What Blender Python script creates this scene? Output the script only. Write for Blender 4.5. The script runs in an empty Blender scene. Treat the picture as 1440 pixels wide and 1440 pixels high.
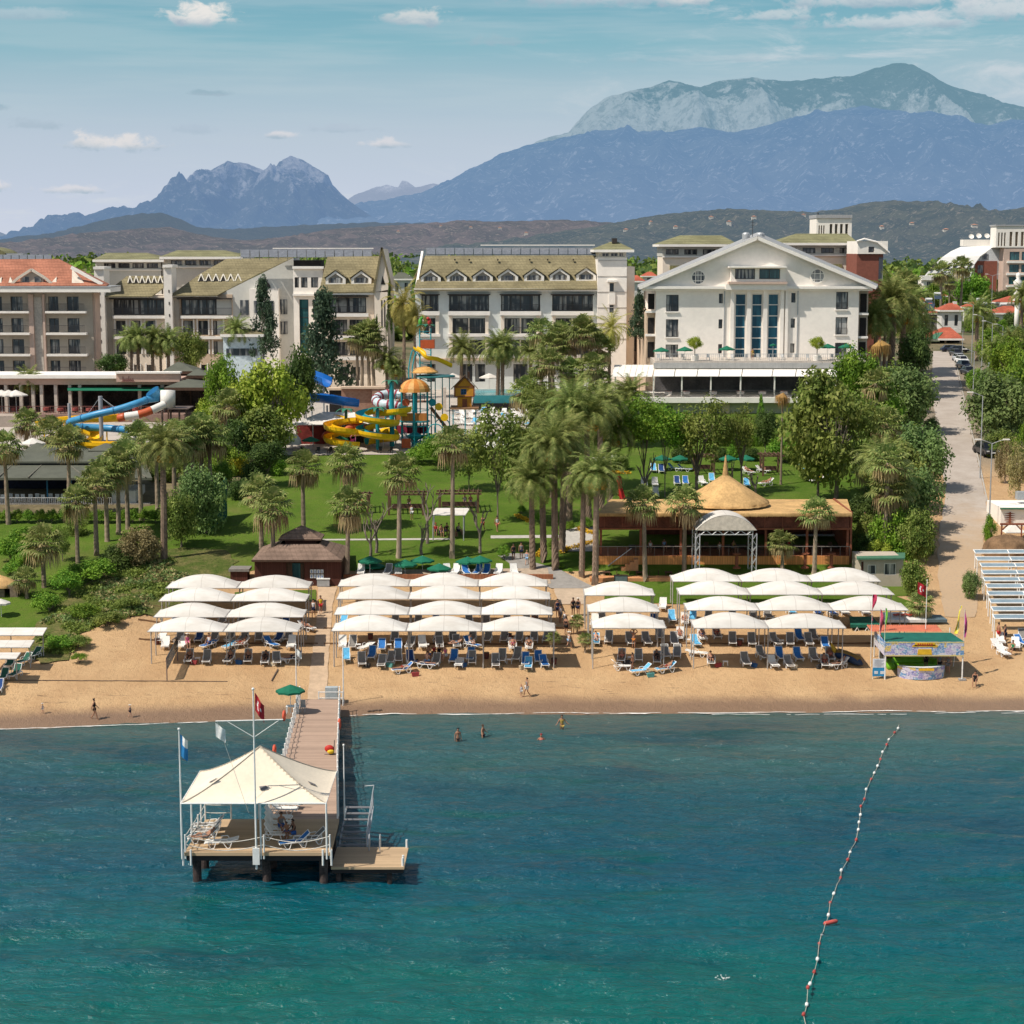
import bpy,bmesh,math,random
from mathutils import Vector,Matrix,noise
rnd=random.Random(7)
R=math.radians
scene=bpy.context.scene
COL=scene.collection
# ------------------------------------------------------------------ camera
F,CH,HOR=2600.0,37.0,350.0
TH=math.atan((720-HOR)/F)
CS,SN=math.cos(TH),math.sin(TH)
cam_d=bpy.data.cameras.new('camera');cam=bpy.data.objects.new('camera',cam_d);COL.objects.link(cam)
cam.location=(0,0,CH);cam.rotation_euler=(math.pi/2-TH,0,0)
cam_d.sensor_width=36;cam_d.lens=36*F/1440;cam_d.clip_start=1;cam_d.clip_end=60000
scene.camera=cam
scene.view_settings.view_transform='Standard';scene.view_settings.look='None';scene.view_settings.exposure=0
scene.render.resolution_x=scene.render.resolution_y=1024
scene.cycles.max_bounces=6;scene.cycles.transparent_max_bounces=6
scene.cycles.use_denoising=True
def ray(px,py):
 a,b=px-720,720-py
 return Vector((a,F*CS+b*SN,-F*SN+b*CS))
def at_y(px,py,Y):
 v=ray(px,py);t=Y/v.y
 return Vector((v.x*t,Y,CH+v.z*t))
def at_z(px,py,z):
 v=ray(px,py);t=(z-CH)/v.z
 return Vector((v.x*t,v.y*t,z))
PROF=[(60,-8),(120,-3.6),(139,-1.0),(145,0),(151.2,.95),(156.4,1.9),(168,3.3),(177,4.6),(183,6),(208,9),(233,11),(266,13.5),(300,14.3),(372,15.5),(450,16),(90000,16)]
OFF=[(-60,-6.5),(-39,-4.6),(-25,-2.6),(-10,-.2),(0,0),(40,.9),(90,1.5)]
def lerp(tab,x):
 if x<=tab[0][0]:return tab[0][1]
 for(a,b),(c,d)in zip(tab,tab[1:]):
  if x<=c:return b+(d-b)*(x-a)/(c-a)
 return tab[-1][1]
def sstep(a,b,x):
 t=min(1,max(0,(x-a)/(b-a)));return t*t*(3-2*t)
def ground(x,y):
 o=lerp(OFF,x)*(1-sstep(148,166,y))
 h=(lerp(PROF,y-o-.8)+lerp(PROF,y-o)+lerp(PROF,y-o+.8))/3
 if y<175 and h>.25:
  h+=.07*noise.noise((x*.45,y*.5,0))+.05*noise.noise((x*1.3,y*1.4,3))
 if y<176 and x<-27:
  h+=1.0*math.exp(-((x+36)/5)**2-((y-166)/7)**2)
 return h
def P(px,py,up=0.0):
 v=ray(px,py);Y=84.0;last=Y
 while Y<4000:
  t=Y/v.y
  if CH+v.z*t<ground(v.x*t,Y)+up:break
  last=Y;Y+=1.0 if Y<320 else Y*.02
 a,b=last,Y
 for _ in range(24):
  m=(a+b)/2;t=m/v.y
  if CH+v.z*t<ground(v.x*t,m)+up:b=m
  else:a=m
 t=b/v.y
 return Vector((v.x*t,b,CH+v.z*t))
def ppm(p):return F/(p.y*CS+(CH-p.z)*SN)
# ------------------------------------------------------------------ objects
def tag(o,label=None,cat=None,group=None,kind=None):
 if label:o['label']=label
 if cat:o['category']=cat
 if group:o['group']=group
 if kind:o['kind']=kind
 return o
def thing(name,loc,label,cat,group=None,rz=0.0,sc=1.0):
 o=bpy.data.objects.new(name,None);COL.objects.link(o)
 o.location=loc;o.rotation_euler=(0,0,rz);o.scale=(sc,sc,sc)
 o.empty_display_size=.3
 return tag(o,label,cat,group)
def kids(o):return[c for c in ALLCH.get(o.name,[])]
ALLCH={}
def setpar(o,par,world=False):
 o.parent=par;ALLCH.setdefault(par.name,[]).append(o)
 if world:
  r=par
  while r.parent:r=r.parent
  if par is r:o.matrix_parent_inverse=Matrix.Translation(-r.location)
def copy_tree(o,loc=None,label=None,group=None,rz=None,sc=None,par=None):
 c=o.copy();COL.objects.link(c)
 if par:c.parent=par;ALLCH.setdefault(par.name,[]).append(c)
 if loc is not None:c.location=loc
 if rz is not None:c.rotation_euler=(0,0,rz)
 if sc is not None:c.scale=sc if hasattr(sc,'__len__')else(sc,sc,sc)
 if label:c['label']=label
 if group:c['group']=group
 for ch in list(ALLCH.get(o.name,[])):copy_tree(ch,par=c)
 return c
class MB:
 def __init__(s):s.v=[];s.f=[];s.m=[];s.cm=0
 def mat(s,i):s.cm=i;return s
 def face(s,pts):
  n=len(s.v);s.v+=[tuple(p)for p in pts];s.f.append(tuple(range(n,n+len(pts))));s.m.append(s.cm);return s
 def box(s,x0,x1,y0,y1,z0,z1):
  n=len(s.v)
  s.v+=[(x0,y0,z0),(x1,y0,z0),(x1,y1,z0),(x0,y1,z0),(x0,y0,z1),(x1,y0,z1),(x1,y1,z1),(x0,y1,z1)]
  for f in((0,3,2,1),(4,5,6,7),(0,1,5,4),(1,2,6,5),(2,3,7,6),(3,0,4,7)):
   s.f.append(tuple(n+i for i in f));s.m.append(s.cm)
  return s
 def bar(s,a,b,w,h=None,up=(0,0,1)):
  a,b=Vector(a),Vector(b);h=w if h is None else h
  d=(b-a).normalized();u=Vector(up)
  if abs(d.dot(u))>.97:u=Vector((0,1,0))
  x=d.cross(u).normalized()*w/2;y=x.cross(d).normalized()*h/2
  n=len(s.v)
  for p in(a,b):
   s.v+=[tuple(p-x-y),tuple(p+x-y),tuple(p+x+y),tuple(p-x+y)]
  for f in((0,1,2,3),(7,6,5,4),(0,4,5,1),(1,5,6,2),(2,6,7,3),(3,7,4,0)):
   s.f.append(tuple(n+i for i in f));s.m.append(s.cm)
  return s
 def tube(s,pts,r,n=8,cap=True):
  pts=[Vector(p)for p in pts];rs=r if hasattr(r,'__len__')else[r]*len(pts)
  base=len(s.v);ref=Vector((0,0,1));px=None
  for i,p in enumerate(pts):
   d=(pts[min(i+1,len(pts)-1)]-pts[max(i-1,0)]).normalized()
   if px is None:
    u=ref if abs(d.dot(ref))<.9 else Vector((1,0,0));px=d.cross(u).normalized()
   else:
    px=(px-d*px.dot(d)).normalized()
   py=d.cross(px)
   for k in range(n):
    a=2*math.pi*k/n
    s.v.append(tuple(p+(px*math.cos(a)+py*math.sin(a))*rs[i]))
  for i in range(len(pts)-1):
   for k in range(n):
    a,b=base+i*n+k,base+i*n+(k+1)%n
    s.f.append((a,b,b+n,a+n));s.m.append(s.cm)
  if cap:
   s.f.append(tuple(base+k for k in reversed(range(n))));s.m.append(s.cm)
   e=base+(len(pts)-1)*n
   s.f.append(tuple(e+k for k in range(n)));s.m.append(s.cm)
  return s
 def lathe(s,c,prof,n=16,sx=1,sy=1):
  base=len(s.v);cx,cy,cz=c
  for r,z in prof:
   for k in range(n):
    a=2*math.pi*k/n
    s.v.append((cx+r*math.cos(a)*sx,cy+r*math.sin(a)*sy,cz+z))
  for i in range(len(prof)-1):
   for k in range(n):
    a,b=base+i*n+k,base+i*n+(k+1)%n
    s.f.append((a,b,b+n,a+n));s.m.append(s.cm)
  return s
 def ball(s,c,r,n=10,m=6,sx=1,sy=1,sz=1):
  return s.lathe(c,[(r*math.sin(math.pi*i/m)+(1e-4 if i in(0,m)else 0),-r*math.cos(math.pi*i/m)*sz)for i in range(m+1)],n,sx,sy)
 def prism(s,poly,d):
  d=Vector(d);p=[Vector(q)for q in poly];q=[a+d for a in p];n=len(s.v);k=len(p)
  s.v+=[tuple(a)for a in p+q]
  s.f.append(tuple(n+i for i in range(k)));s.m.append(s.cm)
  s.f.append(tuple(n+k+i for i in reversed(range(k))));s.m.append(s.cm)
  for i in range(k):
   j=(i+1)%k
   s.f.append((n+j,n+i,n+k+i,n+k+j));s.m.append(s.cm)
  return s
 def grid(s,nu,nv,fn):
  n=len(s.v)
  for j in range(nv+1):
   for i in range(nu+1):s.v.append(tuple(fn(i/nu,j/nv)))
  for j in range(nv):
   for i in range(nu):
    a=n+j*(nu+1)+i
    s.f.append((a,a+1,a+nu+2,a+nu+1));s.m.append(s.cm)
  return s
 def mesh(s,name,mats,smooth=False,recalc=False):
  me=bpy.data.meshes.new(name);me.from_pydata(s.v,[],s.f)
  for m in(mats if isinstance(mats,(list,tuple))else[mats]):me.materials.append(m)
  me.polygons.foreach_set('material_index',s.m)
  if recalc:
   b=bmesh.new();b.from_mesh(me);bmesh.ops.recalc_face_normals(b,faces=b.faces);b.to_mesh(me);b.free()
  if smooth:me.polygons.foreach_set('use_smooth',[True]*len(me.polygons))
  me.update();return me
 def build(s,name,mats,par=None,smooth=False,world=True,recalc=False):
  o=bpy.data.objects.new(name,s.mesh(name,mats,smooth,recalc));COL.objects.link(o)
  if par is not None:setpar(o,par,world)
  return o
def link(name,me,par=None,loc=(0,0,0),world=False):
 o=bpy.data.objects.new(name,me);COL.objects.link(o);o.location=loc
 if par is not None:setpar(o,par,world)
 return o
# ------------------------------------------------------------------ materials
class NT:
 def __init__(s,tree):s.t=tree;s.n=tree.nodes;s.l=tree.links
 def node(s,typ,**kw):
  n=s.n.new(typ)
  for k,v in kw.items():
   if k[0]=='_':n.inputs[int(k[1:])].default_value=v
   elif k in('i',):
    for kk,vv in v.items():n.inputs[kk].default_value=vv
   else:setattr(n,k,v)
  return n
 def put(s,sock,x):
  if hasattr(x,'is_output')or hasattr(x,'links'):s.l.new(x,sock)
  else:sock.default_value=x
 def math(s,op,a,b=0.0,c=None,clamp=False):
  n=s.n.new('ShaderNodeMath');n.operation=op;n.use_clamp=clamp
  s.put(n.inputs[0],a);s.put(n.inputs[1],b)
  if c is not None:s.put(n.inputs[2],c)
  return n.outputs[0]
 def mix(s,f,a,b,blend='MIX'):
  n=s.n.new('ShaderNodeMix');n.data_type='RGBA';n.blend_type=blend
  s.put(n.inputs[0],f);s.put(n.inputs[6],a);s.put(n.inputs[7],b);return n.outputs[2]
 def noise(s,vec=None,scale=5.0,detail=3.0,rough=.55,dist=0.0):
  n=s.n.new('ShaderNodeTexNoise');n.inputs['Scale'].default_value=scale;n.inputs['Detail'].default_value=detail
  n.inputs['Roughness'].default_value=rough;n.inputs['Distortion'].default_value=dist
  if vec is not None:s.l.new(vec,n.inputs['Vector'])
  return n.outputs[0]
 def ramp(s,x,pts,mode='LINEAR'):
  n=s.n.new('ShaderNodeValToRGB');n.color_ramp.interpolation=mode;e=n.color_ramp.elements
  while len(e)<len(pts):e.new(.5)
  for k,(p,c)in zip(e,pts):
   k.position=p;k.color=(c,c,c,1)if not hasattr(c,'__len__')else(*c[:3],1)
  s.put(n.inputs[0],x);return n.outputs[0]
 def sstep(s,x,a,b):
  n=s.n.new('ShaderNodeMapRange');n.interpolation_type='SMOOTHSTEP'
  s.put(n.inputs[0],x);n.inputs[1].default_value=a;n.inputs[2].default_value=b;return n.outputs[0]
 def scale(s,vec,xyz):
  n=s.n.new('ShaderNodeMapping');n.inputs['Scale'].default_value=xyz;s.l.new(vec,n.inputs[0]);return n.outputs[0]
 def pos(s):return s.n.new('ShaderNodeNewGeometry').outputs['Position']
 def obj(s):return s.n.new('ShaderNodeTexCoord').outputs['Object']
 def xyz(s,v):
  n=s.n.new('ShaderNodeSeparateXYZ');s.l.new(v,n.inputs[0]);return n.outputs
 def bump(s,h,strength=.3,dist=.1,nrm=None):
  n=s.n.new('ShaderNodeBump');n.inputs['Strength'].default_value=strength;n.inputs['Distance'].default_value=dist
  s.put(n.inputs['Height'],h)
  if nrm is not None:s.l.new(nrm,n.inputs['Normal'])
  return n.outputs[0]
def c4(c):return(c[0],c[1],c[2],1.0)
def new_mat(name):
 m=bpy.data.materials.new(name);m.use_nodes=True;nt=NT(m.node_tree)
 bsdf=m.node_tree.nodes['Principled BSDF']
 return m,nt,bsdf
MATS={}
def M(name,col,rough=.7,var=.14,scale=3.0,bump=0.0,metal=0.0,spec=.3,orand=0.0,streak=None,emis=None,sub=0.0):
 """surface with weathered large and small scale variation"""
 if name in MATS:return MATS[name]
 m,nt,b=new_mat(name)
 v=nt.obj()
 n1=nt.noise(v,scale,4.0,.6);n2=nt.noise(v,scale*7.3,2.0,.5)
 k=nt.math('ADD',nt.math('MULTIPLY',n1,.65),nt.math('MULTIPLY',n2,.35))
 dark=c4([max(0,x*(1-var*1.6))for x in col]);lite=c4([min(1,x*(1+var*1.3))for x in col])
 c=nt.mix(nt.sstep(k,.28,.72),dark,lite)
 if streak:
  s=nt.noise(nt.scale(v,streak),1.0,3.0,.6)
  c=nt.mix(nt.math('MULTIPLY',nt.sstep(s,.45,.75),.35),c,c4([x*.55 for x in col]))
 if orand:
  oi=nt.n.new('ShaderNodeObjectInfo').outputs['Random']
  h=nt.n.new('ShaderNodeHueSaturation');nt.l.new(c,h.inputs['Color'])
  nt.put(h.inputs['Value'],nt.math('ADD',1-orand,nt.math('MULTIPLY',oi,2*orand)))
  c=h.outputs[0]
 nt.put(b.inputs['Base Color'],c)
 nt.put(b.inputs['Roughness'],nt.math('ADD',rough-.08,nt.math('MULTIPLY',n1,.16),clamp=True))
 b.inputs['Metallic'].default_value=metal;b.inputs['Specular IOR Level'].default_value=spec
 if bump:nt.put(b.inputs['Normal'],nt.bump(k,.6,bump))
 if emis:
  b.inputs['Emission Color'].default_value=c4(emis);b.inputs['Emission Strength'].default_value=1
 MATS[name]=m;return m
# ------------------------------------------------------------------ light: sky and sun
SUN_EL,SUN_FRONT=R(54),R(28)
sdir=Vector((-math.cos(SUN_FRONT)*math.cos(SUN_EL),-math.sin(SUN_FRONT)*math.cos(SUN_EL),math.sin(SUN_EL)))
sl=bpy.data.lights.new('sun','SUN');so=bpy.data.objects.new('sun',sl);COL.objects.link(so)
sl.energy=5.0;sl.angle=R(.53);sl.color=(1.0,.93,.82)
so.rotation_euler=sdir.to_track_quat('Z','Y').to_euler();so.location=(-80,60,120)
W=bpy.data.worlds.new('World');scene.world=W;W.use_nodes=True
nt=NT(W.node_tree);bg=W.node_tree.nodes['Background']
sky=nt.node('ShaderNodeTexSky',sky_type='NISHITA');sky.sun_disc=False
sky.sun_elevation=SUN_EL;sky.sun_rotation=math.atan2(sdir.x,sdir.y);sky.air_density=1.0;sky.dust_density=1.0;sky.ozone_density=1.2
dirv=nt.node('ShaderNodeTexCoord').outputs['Generated']
X,Y_,Z=nt.xyz(dirv)
az=nt.math('ARCTAN2',X,Y_);el=nt.math('ARCSINE',Z)
base=nt.mix(1.0,sky.outputs[0],(.085,.085,.085,1),'MULTIPLY')
el_px=nt.math('MULTIPLY',el,F)
hz=nt.ramp(nt.math('DIVIDE',el_px,600.0,clamp=True),[(0,(.62,.66,.76)),(.083,(.57,.63,.75)),(.25,(.49,.58,.68)),(.38,(.37,.525,.61)),(.46,(.25,.475,.56)),(.58,(.17,.405,.51)),(1,(.12,.34,.44))])
band=nt.noise(nt.scale(dirv,(3,3,42)),2.2,4,.6)
hz=nt.mix(nt.math('MULTIPLY',nt.math('MULTIPLY',nt.sstep(band,.38,.66),nt.sstep(el_px,60,260)),.3),hz,(.52,.62,.67,1))
wisp=nt.noise(nt.scale(dirv,(7,7,34)),1.6,7,.68,.6);hz=nt.mix(nt.math('MULTIPLY',nt.math('MULTIPLY',nt.sstep(wisp,.50,.70),nt.math('ADD',nt.sstep(az,-.05,.14),nt.math('MULTIPLY',nt.math('SUBTRACT',1.0,nt.sstep(el_px,40,140)),nt.math('LESS_THAN',az,-.03)))),.6),hz,(.66,.70,.74,1))
upper=nt.mix(nt.sstep(nt.noise(nt.scale(dirv,(2,2,6)),2.0,5,.6),.40,.62),(.30,.42,.52,1),(.66,.72,.78,1))  # bright cloud band added above the view for the sea to reflect
skyc=nt.mix(nt.sstep(el,.16,.24),hz,upper);skyc=nt.mix(nt.sstep(el,.42,.75),skyc,base)
cv=nt.node('ShaderNodeCombineXYZ');nt.put(cv.inputs[0],nt.math('MULTIPLY',az,F/100));nt.put(cv.inputs[1],nt.math('MULTIPLY',el,F/60));cv=cv.outputs[0]
n_big=nt.noise(cv,3.2,6,.62,.3)
def cloud(px,py,w,h,lit,amt,edge=.95):
 """a cloud at a fixed direction of the sky: lit puffs above, grey-blue flat base"""
 global skyc
 u=nt.math('DIVIDE',nt.math('SUBTRACT',az,(px-720)/F),w/F)
 v=nt.math('DIVIDE',nt.math('SUBTRACT',el,(HOR-py)/F),h/F)
 vv=nt.math('MULTIPLY',v,nt.math('ADD',1.0,nt.math('MULTIPLY',nt.math('LESS_THAN',v,0.0),.9)))
 d=nt.math('SQRT',nt.math('ADD',nt.math('MULTIPLY',u,u),nt.math('MULTIPLY',vv,vv)))
 d=nt.math('ADD',d,nt.math('MULTIPLY',nt.math('SUBTRACT',n_big,.5),2.3))
 m=nt.math('MULTIPLY',nt.math('SUBTRACT',1.0,nt.sstep(d,edge-.62,edge)),amt)
 sh=nt.sstep(nt.math('ADD',v,nt.math('MULTIPLY',nt.math('SUBTRACT',n_big,.5),1.5)),-.55,.35)
 skyc=nt.mix(m,skyc,nt.mix(sh,(.36,.47,.56,1),lit))
for a in((298,44,62,27,(.86,.82,.78,1),.92),(592,42,55,20,(.72,.72,.71,1),.75),(960,16,56,24,(.78,.76,.74,1),.85),
  (840,12,140,26,(.58,.66,.70,1),.75),(1240,22,210,24,(.66,.70,.72,1),.8),(1390,40,130,28,(.66,.70,.73,1),.8),(1230,52,130,18,(.64,.69,.72,1),.75),(1080,40,80,14,(.62,.67,.70,1),.7),
  (180,211,78,20,(.80,.76,.74,1),.8),(405,197,30,9,(.74,.72,.74,1),.7),(540,208,46,11,(.74,.72,.74,1),.7),(12,268,34,15,(.80,.76,.75,1),.85),
  (120,272,60,11,(.74,.72,.74,1),.7),(307,142,36,7,(.30,.44,.52,1),.7),(25,163,26,9,(.32,.46,.55,1),.7),(72,187,45,12,(.40,.50,.59,1),.6),
  (290,190,40,14,(.42,.51,.62,1),.4),(480,188,60,10,(.45,.53,.63,1),.4),(60,45,90,14,(.5,.6,.66,1),.5),(1010,95,200,8,(.46,.57,.63,1),.3),(700,70,60,12,(.36,.5,.57,1),.5)):
 cloud(*a)
nt.put(bg.inputs[0],skyc);bg.inputs[1].default_value=1.0
# ------------------------------------------------------------------ ground sheet
def spaced(segs):
 out=[segs[0][0]]
 for a,b,st in segs:
  n=max(1,round((b-a)/st));out+=[a+(b-a)*(i+1)/n for i in range(n)]
 return out
gx=spaced([(-20000,-2000,2000),(-2000,-200,150),(-200,-90,10),(-90,90,.9),(90,200,10),(200,2000,150),(2000,20000,2000)])
gy=spaced([(100,136,4),(136,190,.6),(190,320,1.6),(320,700,20),(700,3000,150),(3000,30000,3000)])
def sheet(xs,ys,fn):
 v=[(x,y,fn(x,y))for y in ys for x in xs];n=len(xs)
 f=[(j*n+i,j*n+i+1,(j+1)*n+i+1,(j+1)*n+i)for j in range(len(ys)-1)for i in range(n-1)]
 return v,f
def sheet_obj(name,v,f,mat,smooth=True):
 me=bpy.data.meshes.new(name);me.from_pydata(v,[],f);me.materials.append(mat)
 if smooth:me.polygons.foreach_set('use_smooth',[True]*len(f))
 o=bpy.data.objects.new(name,me);COL.objects.link(o);return tag(o,kind='structure')
m,nt,b=new_mat('beach_sand');p=nt.pos();px_,py_,pz_=nt.xyz(p)
n1=nt.noise(p,.18,4,.6);n2=nt.noise(p,1.6,5,.65);n3=nt.noise(p,9.0,3,.6)
sand=nt.mix(nt.sstep(n1,.3,.7),(.48,.30,.155,1),(.57,.375,.20,1))
sand=nt.mix(nt.math('MULTIPLY',nt.sstep(n2,.5,.78),.55),sand,(.36,.21,.10,1))
sand=nt.mix(nt.math('MULTIPLY',nt.sstep(n3,.55,.8),.5),sand,(.30,.175,.085,1))
weed=nt.math('MULTIPLY',nt.sstep(nt.noise(nt.scale(p,(.5,2.6,.5)),1.0,5,.7),.60,.70),nt.math('MULTIPLY',nt.sstep(pz_,.35,.7),nt.math('SUBTRACT',1.0,nt.sstep(pz_,.9,1.5))))
sand=nt.mix(nt.math('MULTIPLY',weed,.8),sand,(.13,.085,.05,1))
wet=nt.math('SUBTRACT',1.0,nt.sstep(nt.math('ADD',pz_,nt.math('MULTIPLY',n1,.3)),.38,.82))
sand=nt.mix(nt.math('MULTIPLY',wet,.85),sand,(.20,.125,.085,1))
plain=nt.mix(nt.sstep(nt.noise(p,.03,5,.65),.42,.6),(.07,.085,.035,1),(.22,.17,.10,1))
c=nt.mix(nt.sstep(py_,215,235),sand,nt.mix(nt.sstep(py_,320,380),(.27,.22,.16,1),plain))
nt.put(b.inputs['Base Color'],c);nt.put(b.inputs['Roughness'],nt.math('SUBTRACT',.95,nt.math('MULTIPLY',wet,.45)));b.inputs['Specular IOR Level'].default_value=.25
nt.put(b.inputs['Normal'],nt.bump(nt.math('ADD',n2,nt.math('MULTIPLY',n3,.6)),1.0,.2))
sand_m=m
sheet_obj('beach_terrain',*sheet(gx,gy,ground),sand_m)
def inside(poly,x,y):
 r=False;j=len(poly)-1
 for i in range(len(poly)):
  xi,yi=poly[i];xj,yj=poly[j]
  if(yi>y)!=(yj>y)and x<(xj-xi)*(y-yi)/(yj-yi)+xi:r=not r
  j=i
 return r
def patch(name,poly,mat,dz=.05,step=1.0,wob=0.0,level=None,kind='structure',smooth=True):
 """a sheet over the ground bounded by a world polygon"""
 pts=[]
 for(x0,y0),(x1,y1)in zip(poly,poly[1:]+poly[:1]):
  n=max(1,int(math.hypot(x1-x0,y1-y0)/step))
  for i in range(n):
   x,y=x0+(x1-x0)*i/n,y0+(y1-y0)*i/n
   if wob:x+=wob*noise.noise((x*.6,y*.6,1));y+=wob*noise.noise((x*.6,y*.6,9))
   pts.append((x,y))
 bm=bmesh.new();vs=[bm.verts.new((x,y,0))for x,y in pts];bm.faces.new(vs)
 xs=[q[0]for q in pts];ys=[q[1]for q in pts]
 for ax,lo,hi in((0,min(xs),max(xs)),(1,min(ys),max(ys))):
  k=math.ceil(lo/step)*step
  while k<hi:
   co=(k+.013,0,0)if ax==0 else(0,k+.017,0);no=(1,0,0)if ax==0 else(0,1,0)
   bmesh.ops.bisect_plane(bm,geom=bm.verts[:]+bm.edges[:]+bm.faces[:],plane_co=co,plane_no=no,dist=1e-5);k+=step
 for v in bm.verts:v.co.z=(ground(v.co.x,v.co.y)if level is None else level)+dz
 bmesh.ops.recalc_face_normals(bm,faces=bm.faces)
 if sum(f.normal.z for f in bm.faces)<0:bmesh.ops.reverse_faces(bm,faces=bm.faces)
 me=bpy.data.meshes.new(name);bm.to_mesh(me);bm.free();me.materials.append(mat)
 if smooth:me.polygons.foreach_set('use_smooth',[True]*len(me.polygons))
 o=bpy.data.objects.new(name,me);COL.objects.link(o);return tag(o,kind=kind)
def pw(pts,up=0.0):return[tuple(P(x,y,up)[:2])for x,y in pts]
m,nt,b=new_mat('lawn_grass');p=nt.pos()
n1=nt.noise(p,.16,4,.6);n2=nt.noise(p,1.2,5,.7);n3=nt.noise(p,11,3,.6)
c=nt.mix(nt.sstep(n1,.35,.65),(.078,.145,.015,1),(.12,.19,.024,1))
c=nt.mix(nt.math('MULTIPLY',nt.sstep(n2,.45,.75),.6),c,(.15,.155,.045,1))
c=nt.mix(nt.math('MULTIPLY',nt.sstep(n3,.4,.7),.6),c,(.042,.09,.010,1));c=nt.mix(nt.math('MULTIPLY',nt.sstep(nt.noise(p,.07,6,.7),.54,.68),.5),c,(.19,.17,.06,1))
nt.put(b.inputs['Base Color'],c);b.inputs['Roughness'].default_value=.9;b.inputs['Specular IOR Level'].default_value=.1
nt.put(b.inputs['Normal'],nt.bump(nt.math('ADD',n2,n3),1.0,.12));lawn_m=m
m,nt,b=new_mat('rough_bank_grass');p=nt.pos()
n1=nt.noise(p,.35,5,.7);n2=nt.noise(p,2.5,5,.7)
c=nt.mix(nt.sstep(n1,.38,.62),(.085,.12,.025,1),(.19,.165,.065,1))
c=nt.mix(nt.math('MULTIPLY',nt.sstep(n2,.42,.7),.75),c,(.05,.075,.016,1))
nt.put(b.inputs['Base Color'],c);b.inputs['Roughness'].default_value=.95;b.inputs['Specular IOR Level'].default_value=.1
nt.put(b.inputs['Normal'],nt.bump(n2,1.0,.3));bank_m=m
m,nt,b=new_mat('concrete_paving');p=nt.pos()
n1=nt.noise(p,.3,5,.65);n2=nt.noise(p,4,4,.6)
c=nt.mix(nt.sstep(n1,.3,.7),(.36,.30,.25,1),(.45,.39,.335,1));c=nt.mix(nt.math('MULTIPLY',nt.math('SUBTRACT',1.0,nt.sstep(nt.math('ADD',nt.xyz(p)[1],nt.math('MULTIPLY',n1,30)),200,226)),.85),c,(.44,.30,.175,1));c=nt.mix(nt.math('MULTIPLY',nt.sstep(n2,.5,.75),.5),c,(.27,.22,.18,1))
nt.put(b.inputs['Base Color'],c);b.inputs['Roughness'].default_value=.9;nt.put(b.inputs['Normal'],nt.bump(n2,.4,.03));paving_m=m
patch('garden_soil',pw([(-60,724),(150,722),(310,708),(330,690),(372,655),(398,641),(330,640),(60,640),(-60,612)]),M('garden_soil',(.16,.13,.07),.95,.3,.4),.04,2.0)
patch('garden_lawn',pw([(225,872),(262,838),(330,812),(352,803),(500,803),(850,803),(850,836),(1290,838),(1286,800),(1250,780),(1285,700),(1300,560),(1180,562),(700,575),(560,640),(395,642),(372,655),(310,700),(262,790)]),lawn_m,.05,1.5,.3)
patch('left_garden_lawn',pw([(-60,889),(60,885),(110,845),(190,790),(262,790),(310,700),(300,690),(250,705),(150,722),(-60,724)]),lawn_m,.06,1.5,.3)
patch('overgrown_bank',pw([(55,934),(100,928),(100,898),(150,878),(205,866),(240,868),(264,840),(340,812),(320,775),(262,770),(190,780),(105,832),(50,880),(40,915)]),bank_m,.10,.9,.9)
patch('lower_lawn_strip',pw([(850,838),(852,830),(1240,832),(1284,848),(1290,858),(1150,858),(850,846)]),lawn_m,.07,1.0,.15)
patch('lower_lawn_strip',pw([(330,834),(446,830),(444,846),(330,846)]),lawn_m,.07,1.0,.15)
road_l=[(1328,868),(1322,830),(1318,790),(1322,740),(1330,700),(1322,640),(1316,600),(1312,560),(1311,520),(1312,494)]
road_r=[(1372,868),(1376,830),(1380,790),(1386,745),(1388,712),(1375,650),(1363,600),(1354,560),(1345,520),(1338,494)]
patch('road',pw(road_l+road_r[::-1]),paving_m,.05,1.5,.25)
kerb=MB();kp=[P(x+1.5,y)for x,y in road_r[3:]]
for a,c_ in zip(kp,kp[1:]):kerb.bar(a+Vector((0,0,.06)),c_+Vector((0,0,.06)),.18,.14)
tag(kerb.build('road_kerb',M('kerb_stone',(.42,.38,.33),.9)),kind='structure')
patch('garden_path',pw([(775,828),(840,828),(788,802),(745,790),(738,779),(716,779),(700,782),(727,802)]),M('grey_paving',(.28,.26,.24),.9,.12,2.0),.07,.8)
patch('garden_path',pw([(795,776),(838,776),(838,742),(812,742),(792,748)]),M('pale_paving',(.45,.42,.38),.9,.1,2.0),.07,.8)
patch('garden_path',pw([(690,758),(800,757),(800,753),(690,754)]),M('pale_paving',(.4,.38,.34)),.075,.6)
patch('garden_path',pw([(440,761),(640,760),(640,757.5),(440,759)]),M('pale_paving',(.4,.38,.34)),.075,.6)
patch('garden_path',pw([(820,652),(868,648),(866,640),(826,645)]),M('pale_paving',(.4,.38,.34)),.075,.8)
patch('sunken_terrace',pw([(500,826),(775,822),(770,800),(500,803)]),M('terrace_paving',(.40,.31,.23),.9),.09,1.0)
patch('beach_walk',pw([(432,986),(460,986),(461,940),(464,900),(468,850),(474,826),(448,826),(447,850),(443,900),(436,940)]),M('sandy_boardwalk',(.50,.36,.24),.9,.12,1.5),.05,.5,.1)
patch('beach_walk',pw([(778,826),(826,826),(822,850),(786,850)]),M('sandy_slabs',(.47,.36,.26),.9,.1,1.5),.05,.5,.1)
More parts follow.
